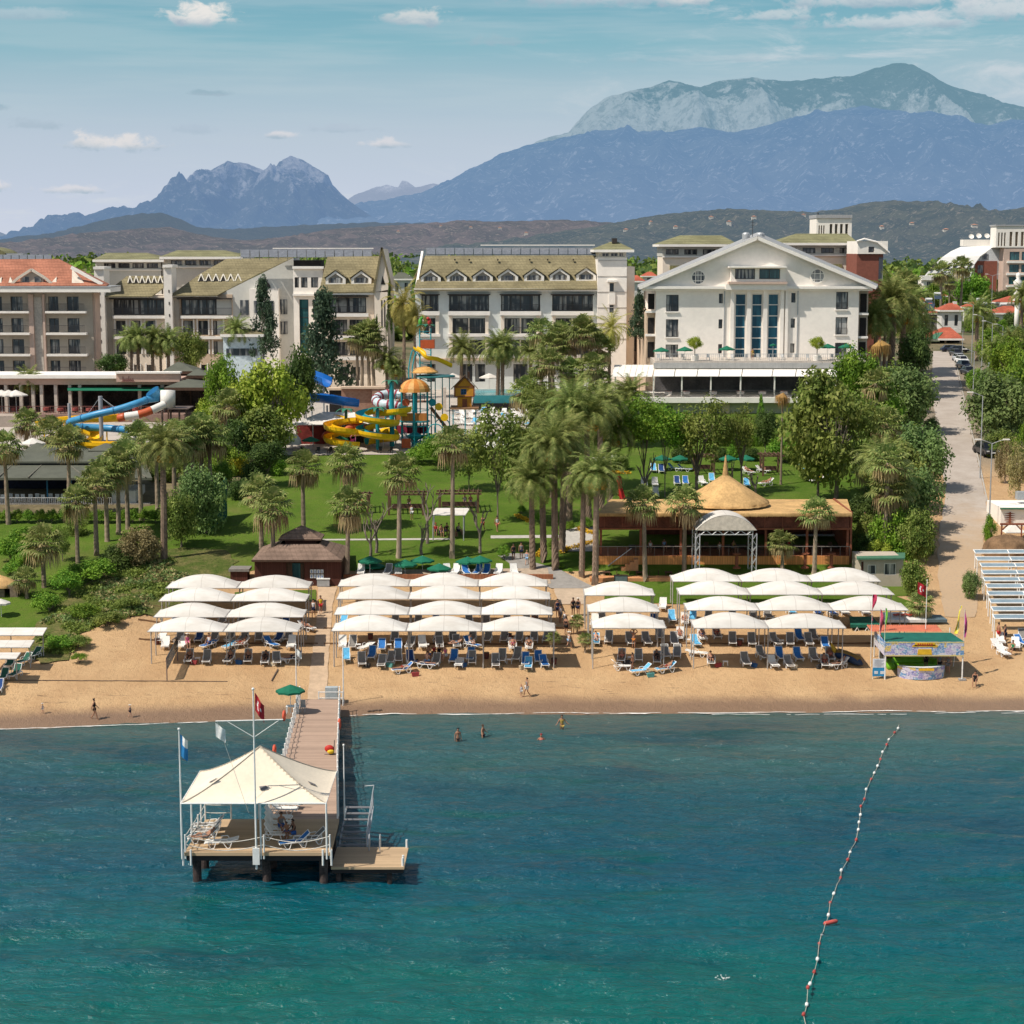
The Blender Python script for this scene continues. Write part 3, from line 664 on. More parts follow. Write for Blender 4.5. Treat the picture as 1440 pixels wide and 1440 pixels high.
# ---- long central hotel with dormers
Dm=Bld('long_hotel','long hotel with olive tiled roof, row of seven dormers and corner tower','hotel',300,440,735)
bays=[(592,617),(631,688),(704,760),(776,834)]
hu=[(a+.5,b-.5,415,437.5)for a,b in bays];hm=[(a+5.5,b-6,447.5,469)for a,b in bays[1:]]+[(596,612,447.5,469)];hl=[(a+5.5,b-6,478,499)for a,b in bays[1:]]
ha=[(600,612,512,537),(650,664,512,537),(668,682,512,537),(722,742,512,537),(790,806,512,537)]
Dm.wall('wall',584,842,409.5,None,0,16,COOL,hu+hm+hl+ha,.9)
for h in hu:
 Dm.win(*h,nx=4 if h[1]-h[0]>40 else 2,reveal=.8,glass=GBLUE if False else GLASS,fw=.12);Dm.railing(h[0],h[1],428,437.5,-.12);Dm.box('balcony_slab',h[0]-1.5,h[1]+1.5,438,443.5,-.7,-.004,TRIM);Dm.box('balcony_canopy',h[0]-2,h[1]+2,413.6,415,-.9,-.004,FRAME)
for h in hm+hl:
 Dm.win(*h,nx=2,reveal=.8,fw=.12);Dm.railing(h[0],h[1],h[3]-9,h[3],-.1);Dm.box('balcony_slab',h[0]-7,h[1]+7,h[3]+.4,h[3]+4.4,-.7,-.004,TRIM)
 for xx in(h[0]-5,h[1]+.4):Dm.box('bay_jamb',xx,xx+4.6,h[2]-3,h[3]+.3,-.35,-.003,CREAM)
 xc=(h[0]+h[1])/2;Dm.box('bay_jamb',xc-1,xc+1,h[2],h[3],.1,.5,CREAM)
for h in ha:Dm.win(*h,nx=2,reveal=.7)
Dm.box('base_course',584,841,504,507,-.9,-.004,BEIGE);Dm.box('eave',582,842,405.8,409.6,-1.2,16.5,TRIM)
Dm.poly('roof',[[(582,407.6,-1.3),(842,406,-1.3),(838.5,359,8),(598,359.5,8)],[(598,359.5,8),(838.5,359,8),(842,390,17),(582,390,17)]],OLIVE)
Dm.poly('gable_wall',[[(583,408,-1.0),(593,353,8.2),(596,353,8.2),(586.5,408,-1.0)]],TRIM,.5)
for cx,yt,yb in((606,380,398),(642.5,379.5,397.5),(679,379,397),(714.5,378.7,396.5),(751,378,396),(787,377.5,395.5),(824,377,395)):Dm.dormer(cx,yt,yb,28,.9)
solar_row(Dm,600,838,348.5,357.5,8.5,18);Dm.box('panel_screen',676,836,344,345.5,10.5,10.7,TRIM)
for x in(640,660,700,745,770,806):Dm.box('roof_vent',x-1,x+1,364,366.5,5.6,6.2,FRAME)
Dm.wall('tower',840,881,362,None,-1.6,9,WHITE,[(857,863,398,411),(857,863,429,440)],.3);Dm.box('tower',881.2,892,375,None,0,9,CREAM)
Dm.win(857,863,398,411,-1.6,nx=1);Dm.win(857,863,429,440,-1.6,nx=1);Dm.box('window_hood',854,868,394,396.5,-2.3,-1.604,TRIM);Dm.box('window_panel',856,865,412,428,-1.8,-1.604,TRIM)
for k in range(6):Dm.box('belt_course',839.8,881.2,366+k*22,366.7+k*22,-1.68,-1.604,M('joint_line',(.5,.46,.42),.9))
Dm.wall('tower_lantern',841,880,352.5,362,-1.2,8.6,M('lantern_wall',(.66,.62,.53),.85),[(846,856,355.5,361),(858,868,355.5,361),(870,876,355.5,361)],.3)
for x0,x1 in((846,856),(858,868),(870,876)):Dm.win(x0,x1,355.5,361,-1.2,nx=2,frame=WFRAME)
Dm.hiproof(834,891,351,340,858,868,-2.4,10,OLIVE2);Dm.box('chimney',860,867,335,342,2,4,FRAME)
Dm.wall('link_wall',886,911,462,None,1.5,9,PINKY,[(892,907,473,494)],.3);Dm.win(892,907,473,494,1.5,nx=1)
# ---- gabled hotel block left of it
C=Bld('gabled_hotel','hotel block with olive roof, two dormers and a steep white gable end','hotel',302,440,495)
hC=[(461.5,515,418,440),(466,488,449.5,471.5),(491,511,449.5,471.5),(470,488,481,500),(491,512,481,500),(475,489,516,535),(492,505,516,535)]
C.wall('wall',452,526,411,None,0,15,CREAM,hC,.9)
C.win(*hC[0],nx=4,reveal=.8,fw=.12)
for h in hC[1:]:C.win(*h,nx=1,reveal=.8)
for x0,x1,y in((458,518,441),(462,515,473),(466,515,502)):C.box('balcony_slab',x0,x1,y,y+4.5,-.8,-.004,TRIM);C.railing(x0+3,x1-3,y-10,y,-.3)
C.box('balcony_canopy',459,518,416,417.6,-.9,-.004,FRAME)
C.poly('roof',[[(448.5,411,-1.2),(526.5,410,-1.2),(535.5,360,7.5),(461.5,361,7.5)],[(461.5,361,7.5),(535.5,360,7.5),(526,395,16),(450,395,16)]],OLIVE)
C.box('eave',449,527,411.4,414.4,-1.1,-.01,TRIM)
C.dormer(472.5,381,400,28,.7);C.dormer(508.5,381,400,28,.7)
b=MB();b.prism([C.pt(526.3,412,-1.3),C.pt(531,405,-1.3),C.pt(551,405,6),C.pt(551,470,6),C.pt(526.3,470,-1.3)],(0,.5,0))
b=MB();g0=[C.pt(526.5,411,-1.2),C.pt(549,407,-1.2),C.pt(538,350,-1.2)];b.prism(g0,(0,14,0));b.build('gable_wall',CREAM,C.root,recalc=True)
C.box('gable_wall',526.5,546,410.8,None,-1.2,14,CREAM)
for x in(536,540):C.box('gable_slot',x,x+1.6,422,460,-1.26,-1.204,FRAME)
MB().prism([C.pt(536,400,-1.25),C.pt(542,400,-1.25),C.pt(538.5,388,-1.25)],(0,.04,0)).build('gable_window',DARK,C.root,recalc=True)
for a,c_ in(((525.5,412),(537.8,348)),((537.8,348),(551.5,408))):MB().bar(C.pt(*a,-1.4),C.pt(*c_,-1.4),.3,.4,up=(0,1,0)).build('verge_board',OLIVE,C.root)
solar_row(C,340,524,351,361.5,8.5,14);C.box('panel_screen',385,526,348.6,350,11,11.2,TRIM)
C.box('plant_room',414,452,366,378,10,16,DARK)
# ---- recessed stair block between
S=Bld('stair_block','recessed white hotel block with tall dark glass stair window','hotel',308,440,432)
hS=[(415,421,390,404.5),(424,433,390,404.5),(438,448,390,404.5),(421,434,421,497),(440,450,421,450)]
S.wall('wall',413,455,377,None,0,12,WHITE,hS,.4)
for h in hS[:3]:S.win(*h,nx=2)
S.win(*hS[3],nx=1,ny=6,glass=GTEAL,name='glass_strip');S.win(*hS[4],nx=1,ny=2,glass=GBLUE,name='glass_strip')
S.box('parapet',412,456,374.5,378,-.5,.3,TRIM);S.box('ledge',412,452,413,416,-.6,-.004,TRIM)
# ---- stepped hotel, left
Bh=Bld('stepped_hotel','stepped hotel wings with olive lean-to roofs, zigzag skylights and white chimney towers','hotel',314,440,270)
for(x0,x1,yt)in((148,231,416),(243,326,414)):
 w=x1-x0;hs=[(x0+11,x1,421,443)]+[(x0+14+i*21,x0+28+i*21,451,471)for i in range(3)]+[(x0+14+i*21,x0+28+i*21,480,498)for i in range(3)]+[(x0+38+i*18,x0+46+i*18,513,524)for i in range(2)]
 Bh.wall('wall',x0-2,x1+1,yt,None,0,14,CREAM if x0<200 else BEIGE,hs,.9)
 Bh.win(*hs[0],nx=6,reveal=.8,fw=.14)
 for h in hs[1:]:
  Bh.win(*h,nx=2,reveal=.5)
  for q in(h[0]-2,h[1]+.1):Bh.box('window_surround',q,q+1.9,h[2]-2,h[3],-.2,-.003,TRIM)
 for y in(444,473):Bh.box('balcony_slab',x0+10,x1+.5,y,y+4,-.8,-.004,TRIM)
 Bh.railing(x0+11,x1,433,443.8,-.6);Bh.railing(x0+11,x1,463,472.8,-.6)
 Bh.box('balcony_canopy',x0+6,x1,419,421,-.9,-.004,FRAME);Bh.box('side_panel',x0-1,x0+9,417,500,-.25,-.003,GREIGE)
Bh.poly('roof',[[(143,416.5,-1.2),(214,416.5,-1.2),(231,404,2),(231,388,6),(180,388,6)]],OLIVE);Bh.poly('roof',[[(240,415,-1.2),(306,415,-1.2),(362,386,5),(414,362,10),(320,364,10),(283,385,6)]],OLIVE)
Bh.box('eave',144,214,416.8,418.6,-1.1,-.01,TRIM);Bh.box('eave',241,306,415.2,417.2,-1.1,-.01,TRIM)
for x0,x1 in((180,231),(279,341)):
 n=6;b=MB()
 for k in range(n):
  a,c_=x0+(x1-x0)*k/n,x0+(x1-x0)*(k+1)/n;yb,yt=(398,388)if x0<200 else(395.5,385.5)
  b.bar(Bh.pt(a+.8,yb,3),Bh.pt((a+c_)/2,yt,5),.15);b.bar(Bh.pt(c_-.8,yb,3),Bh.pt((a+c_)/2,yt,5),.15)
 b.build('zigzag_skylight',M('zigzag_frame',(.62,.58,.50),.8),Bh.root)
 for k in range(n):
  a,c_=x0+(x1-x0)*k/n,x0+(x1-x0)*(k+1)/n;yb,yt=(398,388)if x0<200 else(395.5,385.5)
  MB().face([Bh.pt(a+2,yb,3.2),Bh.pt(c_-2,yb,3.2),Bh.pt((a+c_)/2,yt+1.5,5)]).build('skylight_pane',DARK,Bh.root)
b=MB();b.prism([Bh.pt(305,416,.2),Bh.pt(414,362.5,.2),Bh.pt(414,520,.2),Bh.pt(305,520,.2)],(0,9,0));b.build('gable_wall',M('soft_grey_render',(.58,.57,.53),.85,.05,.3),Bh.root,recalc=True)  # even light grey render on the sloping gable wall
for h in((338,350,422,443),(393,404,421,442),(393,404,452,470),(363,380,452,470)):Bh.box('window',h[0],h[1],h[2],h[3],.05,.19,GLASS)
Bh.box('bay',351,392,406,None,-1.6,.19,WHITE);Bh.box('window',357,367,423,440,-1.7,-1.605,GLASS);Bh.box('window',375,385,423,440,-1.7,-1.605,GLASS)
MB().prism([Bh.pt(362+9.5+9.5*math.cos(math.pi*k/10),405-10*math.sin(math.pi*k/10),.0)for k in range(11)],(0,.19,0)).build('arched_window',FRAME,Bh.root,recalc=True)
for x0,x1,y in((134,147.5,375),(231.5,242.5,372.5)):
 Bh.box('chimney_tower',x0,x1,y+4,None,-1.5,3,WHITE);Bh.box('tower_cap',x0-1.2,x1+1.2,y,y+3.8,-1.9,3.4,TRIM)
 for k in range(6):Bh.box('vent_slot',x0+6,x0+7.5,y+35+k*17,y+39+k*17,-1.56,-1.504,FRAME)
for nm,x0,x1,ye,yr,r0,r1,yw in(('a',131,231,365,355.5,152,208,378),('b',225,342,361,352,250,318,375)):
 B2=Bld('roof_pavilion','grey hotel block with flat hipped olive roof behind the '+('leftmost white chimney tower' if nm=='a' else 'second white chimney tower'),'hotel',326,400,(x0+x1)/2)
 hs=[(x0+16+i*20,x0+32+i*20,ye+5,ye+12)for i in range(4 if nm=='a' else 5)]
 B2.wall('wall',x0+4,x1-4,ye+1,None,0,12,M('slate_grey_render',(.50,.49,.45),.85,.06,.4),hs,.3)
 for h in hs:B2.win(*h,nx=3)
 B2.hiproof(x0,x1,ye,yr,r0,r1,-1.5,13,OLIVE2)
 B2.box('ledge',x0+3,x1-3,ye+14,ye+15.5,-.4,-.004,TRIM)
# ---- hotel with terracotta roof, far left
A=Bld('terracotta_hotel','grey hotel with red terracotta hipped roof and white balcony bands at far left','hotel',296,460,60)
rows=[(417,437),(447.5,467.5),(477,497.5),(507,526)]
hA=[(x0,x1,t,b_)for t,b_ in rows for x0,x1 in((-12,4),(16,33),(69,83),(95,112))]
A.wall('wall',-70,131,411,None,0,4.5,GREIGE,hA,.5)
for h in hA:A.win(*h,nx=2,reveal=.4)
for t,b_ in rows:
 for x0,x1 in((-50,41),(64,121)):A.box('balcony_slab',x0,x1,b_+.6,b_+3.6,-1.3,-.004,TRIM);A.railing(x0+2,x1-2,b_-10,b_+.4,-1.1)
 for x in(10,52,88):pass
for x0,x1 in((41,47.5),(60.5,63.5)):A.box('pilaster',x0,x1,414,None,-.6,-.003,PINKY)
A.box('recess_panel',48,60,418,None,-.1,-.003,M('pale_panel',(.50,.47,.42),.85));A.box('wall',131.2,134.5,412,None,.3,4,PINKY)
A.box('eave',-80,157,404.5,411,-2.2,5.5,TRIM);A.box('gutter',-80,157,402.5,404.3,-2.3,5.6,METAL)
A.poly('roof',[[(-80,402,-2),(152,401,-2),(86,364,6),(-80,365,6)],[(152,401,-2),(155,399,6),(90,366,7),(86,364,6)]],TERRA,.2)
for cx in(-30,47):
 b=MB()
 for pts in([(cx-34,401,-1.6),(cx-25,401,-1.6),(cx-30,389,0)],[(cx+24,401,-1.6),(cx+34,401,-1.6),(cx+35,389,0)]):b.prism([A.pt(*q)for q in pts],(0,.3,0))
 for a,c_ in(((cx-19,391),(cx,379)),((cx,379),(cx+19,391)),((cx-19,391),(cx-28,399)),((cx+19,391),(cx+28,399))):b.bar(A.pt(*a,-1.2),A.pt(*c_,-1.2),.4,.3,up=(0,1,0))
 o=b.build('roof_gable',M('gable_trim',(.66,.58,.49),.8),A.root,recalc=True)
 MB().prism([A.pt(cx-16,400,-1),A.pt(cx+16,400,-1),A.pt(cx+16,392,-1),A.pt(cx,381.5,-1),A.pt(cx-16,392,-1)],(0,3,0)).build('gable_wall',GREIGE,o,recalc=True)
 for q in(-13,4):A.box('window',cx+q,cx+q+9,389.5,400,-1.1,-1.004,GLASS,par=o)
MB().prism([A.pt(103,400,-1.5),A.pt(122,400,-1.5),A.pt(104,378,.5)],(0,.4,0)).build('roof_gable',M('gable_trim',(.66,.58,.49)),A.root,recalc=True);MB().bar(A.pt(103,376,-1.2),A.pt(146,400,-1.6),.5,.35,up=(0,1,0)).build('verge_board',TRIM,A.root)
solar_row(A,-60,76,358,364.5,6.5,12,1.5)
dome=Bld('barrel_roof_hall','olive barrel roof peeping over the terracotta hotel at the left edge','building',330,380,0)
MB().prism([dome.pt(-26+38*math.cos(math.pi*k/14),362-15*math.sin(math.pi*k/14),0)for k in range(15)],(0,8,0)).build('roof',OLIVE2,dome.root,recalc=True);dome.box('wall',-64,12,361.8,None,0,8,GREIGE)
dome.box('roof_ledge',8,33,356.5,358.5,0,3,METAL)
# ---- blocks behind the white hotel
for x0,x1,ye,yr,r0,r1,lab in((926,1038,343.5,331,955,1014,'hipped olive roof block rising behind the left slope of the white pediment'),(1092,1206,341.5,328.5,1118,1190,'hipped olive roof block rising behind the right slope of the white pediment')):
 B2=Bld('rear_hotel_block',lab,'hotel',330,380,(x0+x1)/2)
 hs=[(x0+10+i*26,x0+28+i*26,ye+7,ye+14.5)for i in range(4)]
 B2.wall('upper_wall',x0+5,x1-3,ye+2,ye+17,0,12,M('slate_grey_render',(.5,.49,.45)),hs,.3)
 for h in hs:B2.win(*h,nx=3)
 B2.wall('wall',x0+6,x1-4,ye+17.2,None,-.3,12,CREAM);B2.box('lattice',x0+16,x0+60 if x0<1000 else x1-22,ye+30,ye+45,-.5,-.305,M('olive_lattice',(.24,.22,.10),.9,.3,4))
 B2.hiproof(x0,x1,ye,yr,r0,r1,-1.5,13,OLIVE2);B2.box('ledge',x0+5,x1-3,ye+16.6,ye+18.6,-.7,-.304,TRIM)
t=Bld('slatted_tower','white roof tower with tall vertical slots above the olive roof','tower',345,350,1172)
hs=[(1150.5+i*3.3,1152.3+i*3.3,317,330)for i in range(3)]+[(1166+i*7.3,1170+i*7.3,315,332)for i in range(4)]
t.wall('wall',1147.5,1197,307,345,0,8,WHITE,hs,1.0);t.box('core',1149,1195,309,345,1.4,7,DUSK);t.box('cap',1147,1197.5,302,306.8,-.3,8.3,M('grey_cap',(.36,.36,.37),.7));MB().tube([t.pt(1149,303,0),t.pt(1149,299,0)],.15,6).build('lamp',RAIL,t.root)
t.box('base',1148,1196,345.2,None,0,7,CREAM)
t=Bld('brick_annex','white curved-roof annex over a brick red wall beside the white hotel','building',318,400,1228)
t.box('wall',1204,1241,357,None,0,10,M('brick_red_cladding',(.24,.085,.06),.85,.12,1.5));t.wall('upper_wall',1205,1247,339,357,-.4,10,WHITE,[(1220,1228,347,355)],.3);t.win(1220,1228,347,355,-.4,nx=2)
t.poly('roof',[[(1203,339,-.8),(1214,335.5,-.8),(1214,334.5,9),(1203,338,9)],[(1214,335.5,-.8),(1232,340,-.8),(1232,339,9),(1214,334.5,9)],[(1232,340,-.8),(1250,355,-.8),(1250,354,9),(1232,339,9)]],TRIM,.15);t.box('window',1235,1241,362,395,-.1,-.005,GLASS)
b=MB()
for cx,w_ in((1047,5.5),(1067,6)):b.lathe(E.pt(cx,333,10),[(w_/9.1*.95,-1.5),(w_/9.1,.4),(w_/9.1*.8,.6),(.01,.7)],14)
b.build('roof_ventilator',METAL,E.root);MB().tube([E.pt(1056,335,8),E.pt(1056,308,8)],.06,5).bar(E.pt(1053,313,8),E.pt(1059,313,8),.05).bar(E.pt(1054,317,8),E.pt(1058,317,8),.05).build('antenna',RAIL,E.root)
# ---- white hotel with vaulted roof, far right
V=Bld('vaulted_hotel','white hotel with ribbed vaulted roof and satellite dishes at far right','hotel',760,380,1350)
prof_=[(1298,372),(1306,365),(1318,356),(1332,350),(1350,346.5),(1372,345),(1400,344)]
M('white_metal_roof',(.74,.72,.69),.6,.05,1)
MB().prism([V.pt(1363,393,-.4),V.pt(1366,378,-.4),V.pt(1376,360,-.4),V.pt(1393,349,-.4),V.pt(1411,345,-.4),V.pt(1411,393,-.4)],(0,8,0)).build('gable_wall',M('cool_white',(.62,.63,.65),.8),V.root,recalc=True)
Lc=[(1298,391,-5),(1305,382,-4.4),(1314,372,-3.2),(1324,362,-1.8),(1336,353.5,.5),(1350,347,4)];Rc=[(1365,391,-5),(1367,380,-4.4),(1371,370,-3.2),(1378,360,-1.8),(1393,350,.5),(1411,345,4)]
V.poly('roof',[[Lc[k],Rc[k],Rc[k+1],Lc[k+1]]for k in range(5)],M('white_metal_roof',(.74,.72,.69)),.3)
for i in range(6):V.poly('roof_slit',[[(1306+i*10,381,-4.8),(1309+i*10,381,-4.8),(1318+i*10,369.5,-3.5),(1314.5+i*10,369.5,-3.5)]],FRAME,.1)
V.box('eave',1297,1367,388,394,-5.4,-.6,TRIM)
hs=[(1304+i*16,1314+i*16,396,403.5)for i in range(4)]+[(1304+i*16,1314+i*16,411,420)for i in range(4)]
V.wall('wall',1299,1370,394,None,-4,6,WHITE,hs,.6)
for h in hs:V.win(*h,-4,nx=2,reveal=.5,fw=.12)
V.box('wall',1371,1402,367,None,-.8,6,M('brick_red_cladding',(.24,.085,.06)));V.box('window',1375,1382,373,384,-.95,-.805,GLASS);V.box('window',1381,1389,357,365,-.55,-.405,GLASS)
V.box('roof_plant',1353,1398,337,346,4,9,WHITE)
for x,y in((1364,333),(1374.5,332),(1386,332)):
 c_=Vector(V.pt(x,y,5));b=MB()
 pr=[(1e-3,0),(.5,.06),(.85,.2),(1.1,.36)];b.lathe((0,0,0),pr,14);b.tube([(0,0,.02),(0,0,.8)],.06,5)
 mt=Matrix.Translation(c_)@Matrix.Rotation(R(60),4,'X');b.v=[tuple(mt@Vector(q))for q in b.v];b.tube([c_+Vector((0,.3,-.1)),c_+Vector((0,.5,-1))],.06,5);b.build('satellite_dish',TRIM,V.root)
V2=Bld('slotted_tower_block','tall pale tower block with vertical slots at the right edge','hotel',752,380,1425)
hs=[(1402+i*4.2,1404.2+i*4.2,327,346)for i in range(3)]+[(1418+i*8,1422+i*8,326,346)for i in range(5)]
V2.wall('upper_wall',1399,1475,318,348,0,9,WHITE,hs,1.0);V2.box('core',1401,1473,320,348,1.5,8,M('tower_core_stone',(.42,.33,.25),.9));V2.box('cap',1398,1476,316,318,-.4,9.4,M('grey_cap',(.36,.36,.37)))
hs=[(1419,1433,354,366),(1436,1450,354,366),(1419,1433,372,383),(1436,1450,372,383),(1419,1433,389,400),(1436,1450,389,400)]
V2.wall('wall',1411,1475,348.2,None,.2,9,PINKY,hs,.5)
for h in hs:V2.win(*h,.2,nx=2,glass=GTEAL)
for y in(367,384,401):V2.box('balcony_slab',1416,1475,y,y+3,-.6,.196,TRIM)
# ------------------------------------------------------------------ beach: canopies
m,nt,b=new_mat('white_canopy_fabric');g_=nt.node('ShaderNodeTexCoord').outputs['Generated'];gx_,gy_,gz_=nt.xyz(g_);oi=nt.node('ShaderNodeObjectInfo').outputs['Random']
n1=nt.noise(nt.scale(nt.pos(),(.5,1.6,1)),1.0,5,.65);cc=nt.mix(nt.sstep(n1,.35,.72),(.70,.665,.615,1),(.60,.555,.50,1));se=nt.math('LESS_THAN',nt.math('ABSOLUTE',nt.math('SUBTRACT',nt.math('FRACT',nt.math('MULTIPLY',gx_,3.0)),.5)),.012)
cc=nt.mix(nt.math('MULTIPLY',se,.6),cc,(.40,.36,.32,1));h=nt.node('ShaderNodeHueSaturation');nt.l.new(cc,h.inputs['Color']);nt.put(h.inputs['Value'],nt.math('ADD',.90,nt.math('MULTIPLY',oi,.14)));nt.put(b.inputs['Base Color'],h.outputs[0]);b.inputs['Roughness'].default_value=.85;b.inputs['Specular IOR Level'].default_value=.15
nt.put(b.inputs['Normal'],nt.bump(n1,.5,.08));CLOTH=m
GPIPE=M('grey_painted_pipe',(.40,.38,.36),.5,.12,4)
WPIPE=M('white_painted_pipe',(.80,.79,.76),.45,.08,3)
def canopy(x0,x1,yf,Y,label,group,last=False,dep=3.3):
 a,c=at_y(x0,yf,Y),at_y(x1,yf,Y);z=(a.z+c.z)/2;w=c.x-a.x
 t=thing('shade_canopy',((a.x+c.x)/2,Y+dep/2,ground((a.x+c.x)/2,Y+dep/2)),label,'sunshade',group)
 ph=rnd.random()*9;hk=rnd.uniform(.9,1.06)
 def fn(u,v):
  h=.95*(1-(2*u-1)**2)*(max(0,4*v*(1-v)))**.55
  return(a.x+.05+(w-.1)*u,Y+dep*v+.02*math.sin(9*u+ph),z+h*hk+.05*noise.noise((u*4+ph,v*3,0))*(1-(2*v-1)**2)-.05*math.sin(math.pi*u)*(1 if v in(0,1)else 0))
 MB().grid(18,10,fn).build('fabric',CLOTH,t,smooth=True)
 f=MB();n=.05
 f.tube([(a.x,Y,z-.03),(c.x,Y,z-.03)],.045,6).tube([(a.x,Y+dep,z-.03),(c.x,Y+dep,z-.03)],.045,6)
 for x in(a.x+.02,c.x-.02):f.tube([(x,Y,z-.04),(x,Y+dep,z-.04)],.05,6)
 f.build('frame',GPIPE,t)
 for x in([a.x+.1]+([c.x-.1]if last else[])):
  for k in(0,1):
   y=Y+(1.0 if k==0 else dep-.25);g=ground(x,y)
   MB().tube([(x,y,g-.3),(x,y,z-.08)],.05,8).tube([(x,y,z-.75),(x+.05,y-(.1 if k else-.05),z-.35),(x+.22,y,z-.09)],.03,5).build('post',GPIPE,t)
 return t
ordn=['first','second','third','fourth']
rown=['front','second','third','back']
DRIM=M('bin_rim',(.05,.04,.04),.6)
YS=P(600,938).y-1.25;PITCH=(P(600,883).y-P(600,938).y)/2;print('canopy rows',YS,PITCH)
def block(name,rows,Y0,pitch=PITCH):
 for k,(y,xs)in enumerate(rows):
  for i in range(len(xs)-1):
   pos='' if len(xs)==2 else(', left end' if i==0 else(', right end' if i==len(xs)-2 else ', middle'))
   canopy(xs[i],xs[i+1]-1,y,Y0+pitch*k,f'white arched sunshade, {rown[k] if k < len(rows) - 1 else "rearmost"} row{pos} of the {name}','white arched sunshades on the beach',i==len(xs)-2)
block('block left of the boardwalk',[(888,(207,314,420)),(867.5,(215.5,317.5,427)),(845,(223,324.5,431)),(826.7,(233,333,435))],YS)
block('block right of the boardwalk',[(887,(466,571.5,677.5,782)),(864,(469.5,574,676.5,778)),(842,(473,574.5,675,775)),(824,(475,574.5,672.5,771))],YS)
block('single narrow column',[(883,(833,938)),(860,(827,929)),(837,(822,922))],YS)
block('block below the thatched bar',[(883,(976,1081,1191)),(858,(966,1068.5,1172,1279)),(836,(955.5,1055.5,1157,1259)),(817.5,(946,1043,1142,1240))],YS)
EDGE=M('weathered_edging',(.20,.115,.06),.9,.2,2)
for xa,xb,Ys in((195,447,(160.2,164.6,168.9)),(456,800,(160.2,164.6)),(838,1225,(160.4,164.8))):
 for k,Y in enumerate(Ys):
  b=MB();n=30;x0,x1=at_y(xa,900,Y).x,at_y(xb,900,Y).x
  for i in range(n):
   q0,q1=x0+(x1-x0)*i/n,x0+(x1-x0)*(i+1)/n;b.bar((q0,Y,ground(q0,Y)+.03),(q1,Y,ground(q1,Y)+.03),.07,.24)
  tag(b.build('edging_board',EDGE),f'dark edging board in the sand, {ordn[k]} from the sea, {"left of the boardwalk" if xa < 300 else "right of the boardwalk" if xa < 500 else "right of the swimmers path"}','edging','wooden edging boards in the sand')
# ------------------------------------------------------------------ sunbeds
BEDW=M('white_plastic',(.80,.79,.77),.45,.06,3)
SL={'grey':M('grey_sling',(.22,.205,.19),.85,.1,6),'blue':M('blue_towelling',(.03,.16,.46),.9,.15,8),'white':M('white_sling',(.72,.70,.66),.8,.06,6),'dark blue':M('navy_cushion',(.02,.06,.2),.9,.15,8),'pale blue':M('light_blue_towelling',(.12,.42,.68),.9,.15,8),'green':M('green_sling',(.02,.10,.07),.85,.12,6)}
def bed_meshes(ang):
 f=MB();a=R(ang);hx,hz=.22,.36;L=.78
 bx,bz=hx+L*math.cos(a),hz+L*math.sin(a)
 for s in(-.31,.31):
  f.tube([(s,-.98,.30),(s,-.9,.36),(s,hx,.36)],.035,6).tube([(s,hx,.36),(s,bx,bz)],.03,6)
  f.tube([(s,-.78,.35),(s*1.06,-.60,.02),(s*1.06,-.42,.02),(s,-.30,.35)],.028,6).tube([(s,.12,.35),(s*1.06,.34,.02),(s*1.06,.50,.02),(s,.62,.34)],.028,6)
  f.tube([(s,hx,.36),(s,.62,.36)],.028,6).tube([(s,.55,.36),(s,hx+L*.6*math.cos(a),hz+L*.6*math.sin(a))],.022,5)
  f.tube([(s*1.1,-.1,.36),(s*1.12,-.02,.56),(s*1.12,.32,.58),(s,hx+.2*math.cos(a),hz+.2*math.sin(a)+.05)],.025,5)
 for p,q in(((-.31,-.98,.3),(.31,-.98,.3)),((-.31,bx,bz),(.31,bx,bz)),((-.31,.62,.36),(.31,.62,.36))):f.tube([p,q],.03,6)
 g=MB()
 def fn(u,v):
  s=v*2.0;x=-.285+.57*u
  if s<1.2:y,z=-.96+s*.985,.375-.03*math.sin(math.pi*min(1,s/1.2))*(1-(2*u-1)**2)
  else:k=(s-1.2)/.8*(L-.02);y,z=hx+k*math.cos(a),hz+.02+k*math.sin(a)
  return(x,y,z)
 g.grid(4,14,fn)
 return f.mesh('bed_frame',BEDW),g
BEDF={}
for ang in(14,42,58):
 fm,g=bed_meshes(ang);BEDF[ang]=(fm,{k:g.mesh('bed_sling_'+k.replace(' ','_'),m_,smooth=True)for k,m_ in SL.items()})
BEDPROTO={}
def bed(px,py,col='grey',ang=58,rz=0.0,label='',group='sunbeds under the beach sunshades',loc=None,tilt=0,z=None):
 p=loc or P(px,py);key=(col,ang)
 if key not in BEDPROTO:
  t=thing('sunbed',p,label,'sunbed',group,rz);fm,gm=BEDF[ang]
  link('frame',fm,t);link('sling',gm[col],t);BEDPROTO[key]=t
 else:t=copy_tree(BEDPROTO[key],p,label,group,rz)
 return t
ord2=['leftmost','second','third','fourth','fifth','sixth','seventh','eighth','ninth','tenth','eleventh','twelfth','thirteenth','fourteenth','fifteenth','sixteenth']
BEDS=[]
def bedrow(where,items):
 items=sorted(items,key=lambda q:q[0]);n=len(items)
 for i,it in enumerate(items):
  px,py,col=it[:3];ang=it[3]if len(it)>3 else 58;rz=it[4]if len(it)>4 else rnd.uniform(-.16,.16)
  o='rightmost' if i==n-1 and n>1 else ord2[i]+('' if i==0 else ' from left')
  st={'grey':'grey slung sunbed','blue':'blue towelled sunbed','white':'all white sunbed','dark blue':'navy cushioned sunbed','pale blue':'light blue towelled sunbed','green':'green slung sunbed'}[col]
  BEDS.append((bed(px,py,col,ang,rz,f'{st}, {o} {where}'),ang,f'{st}, {o} {where}'))
PI2=math.pi/2
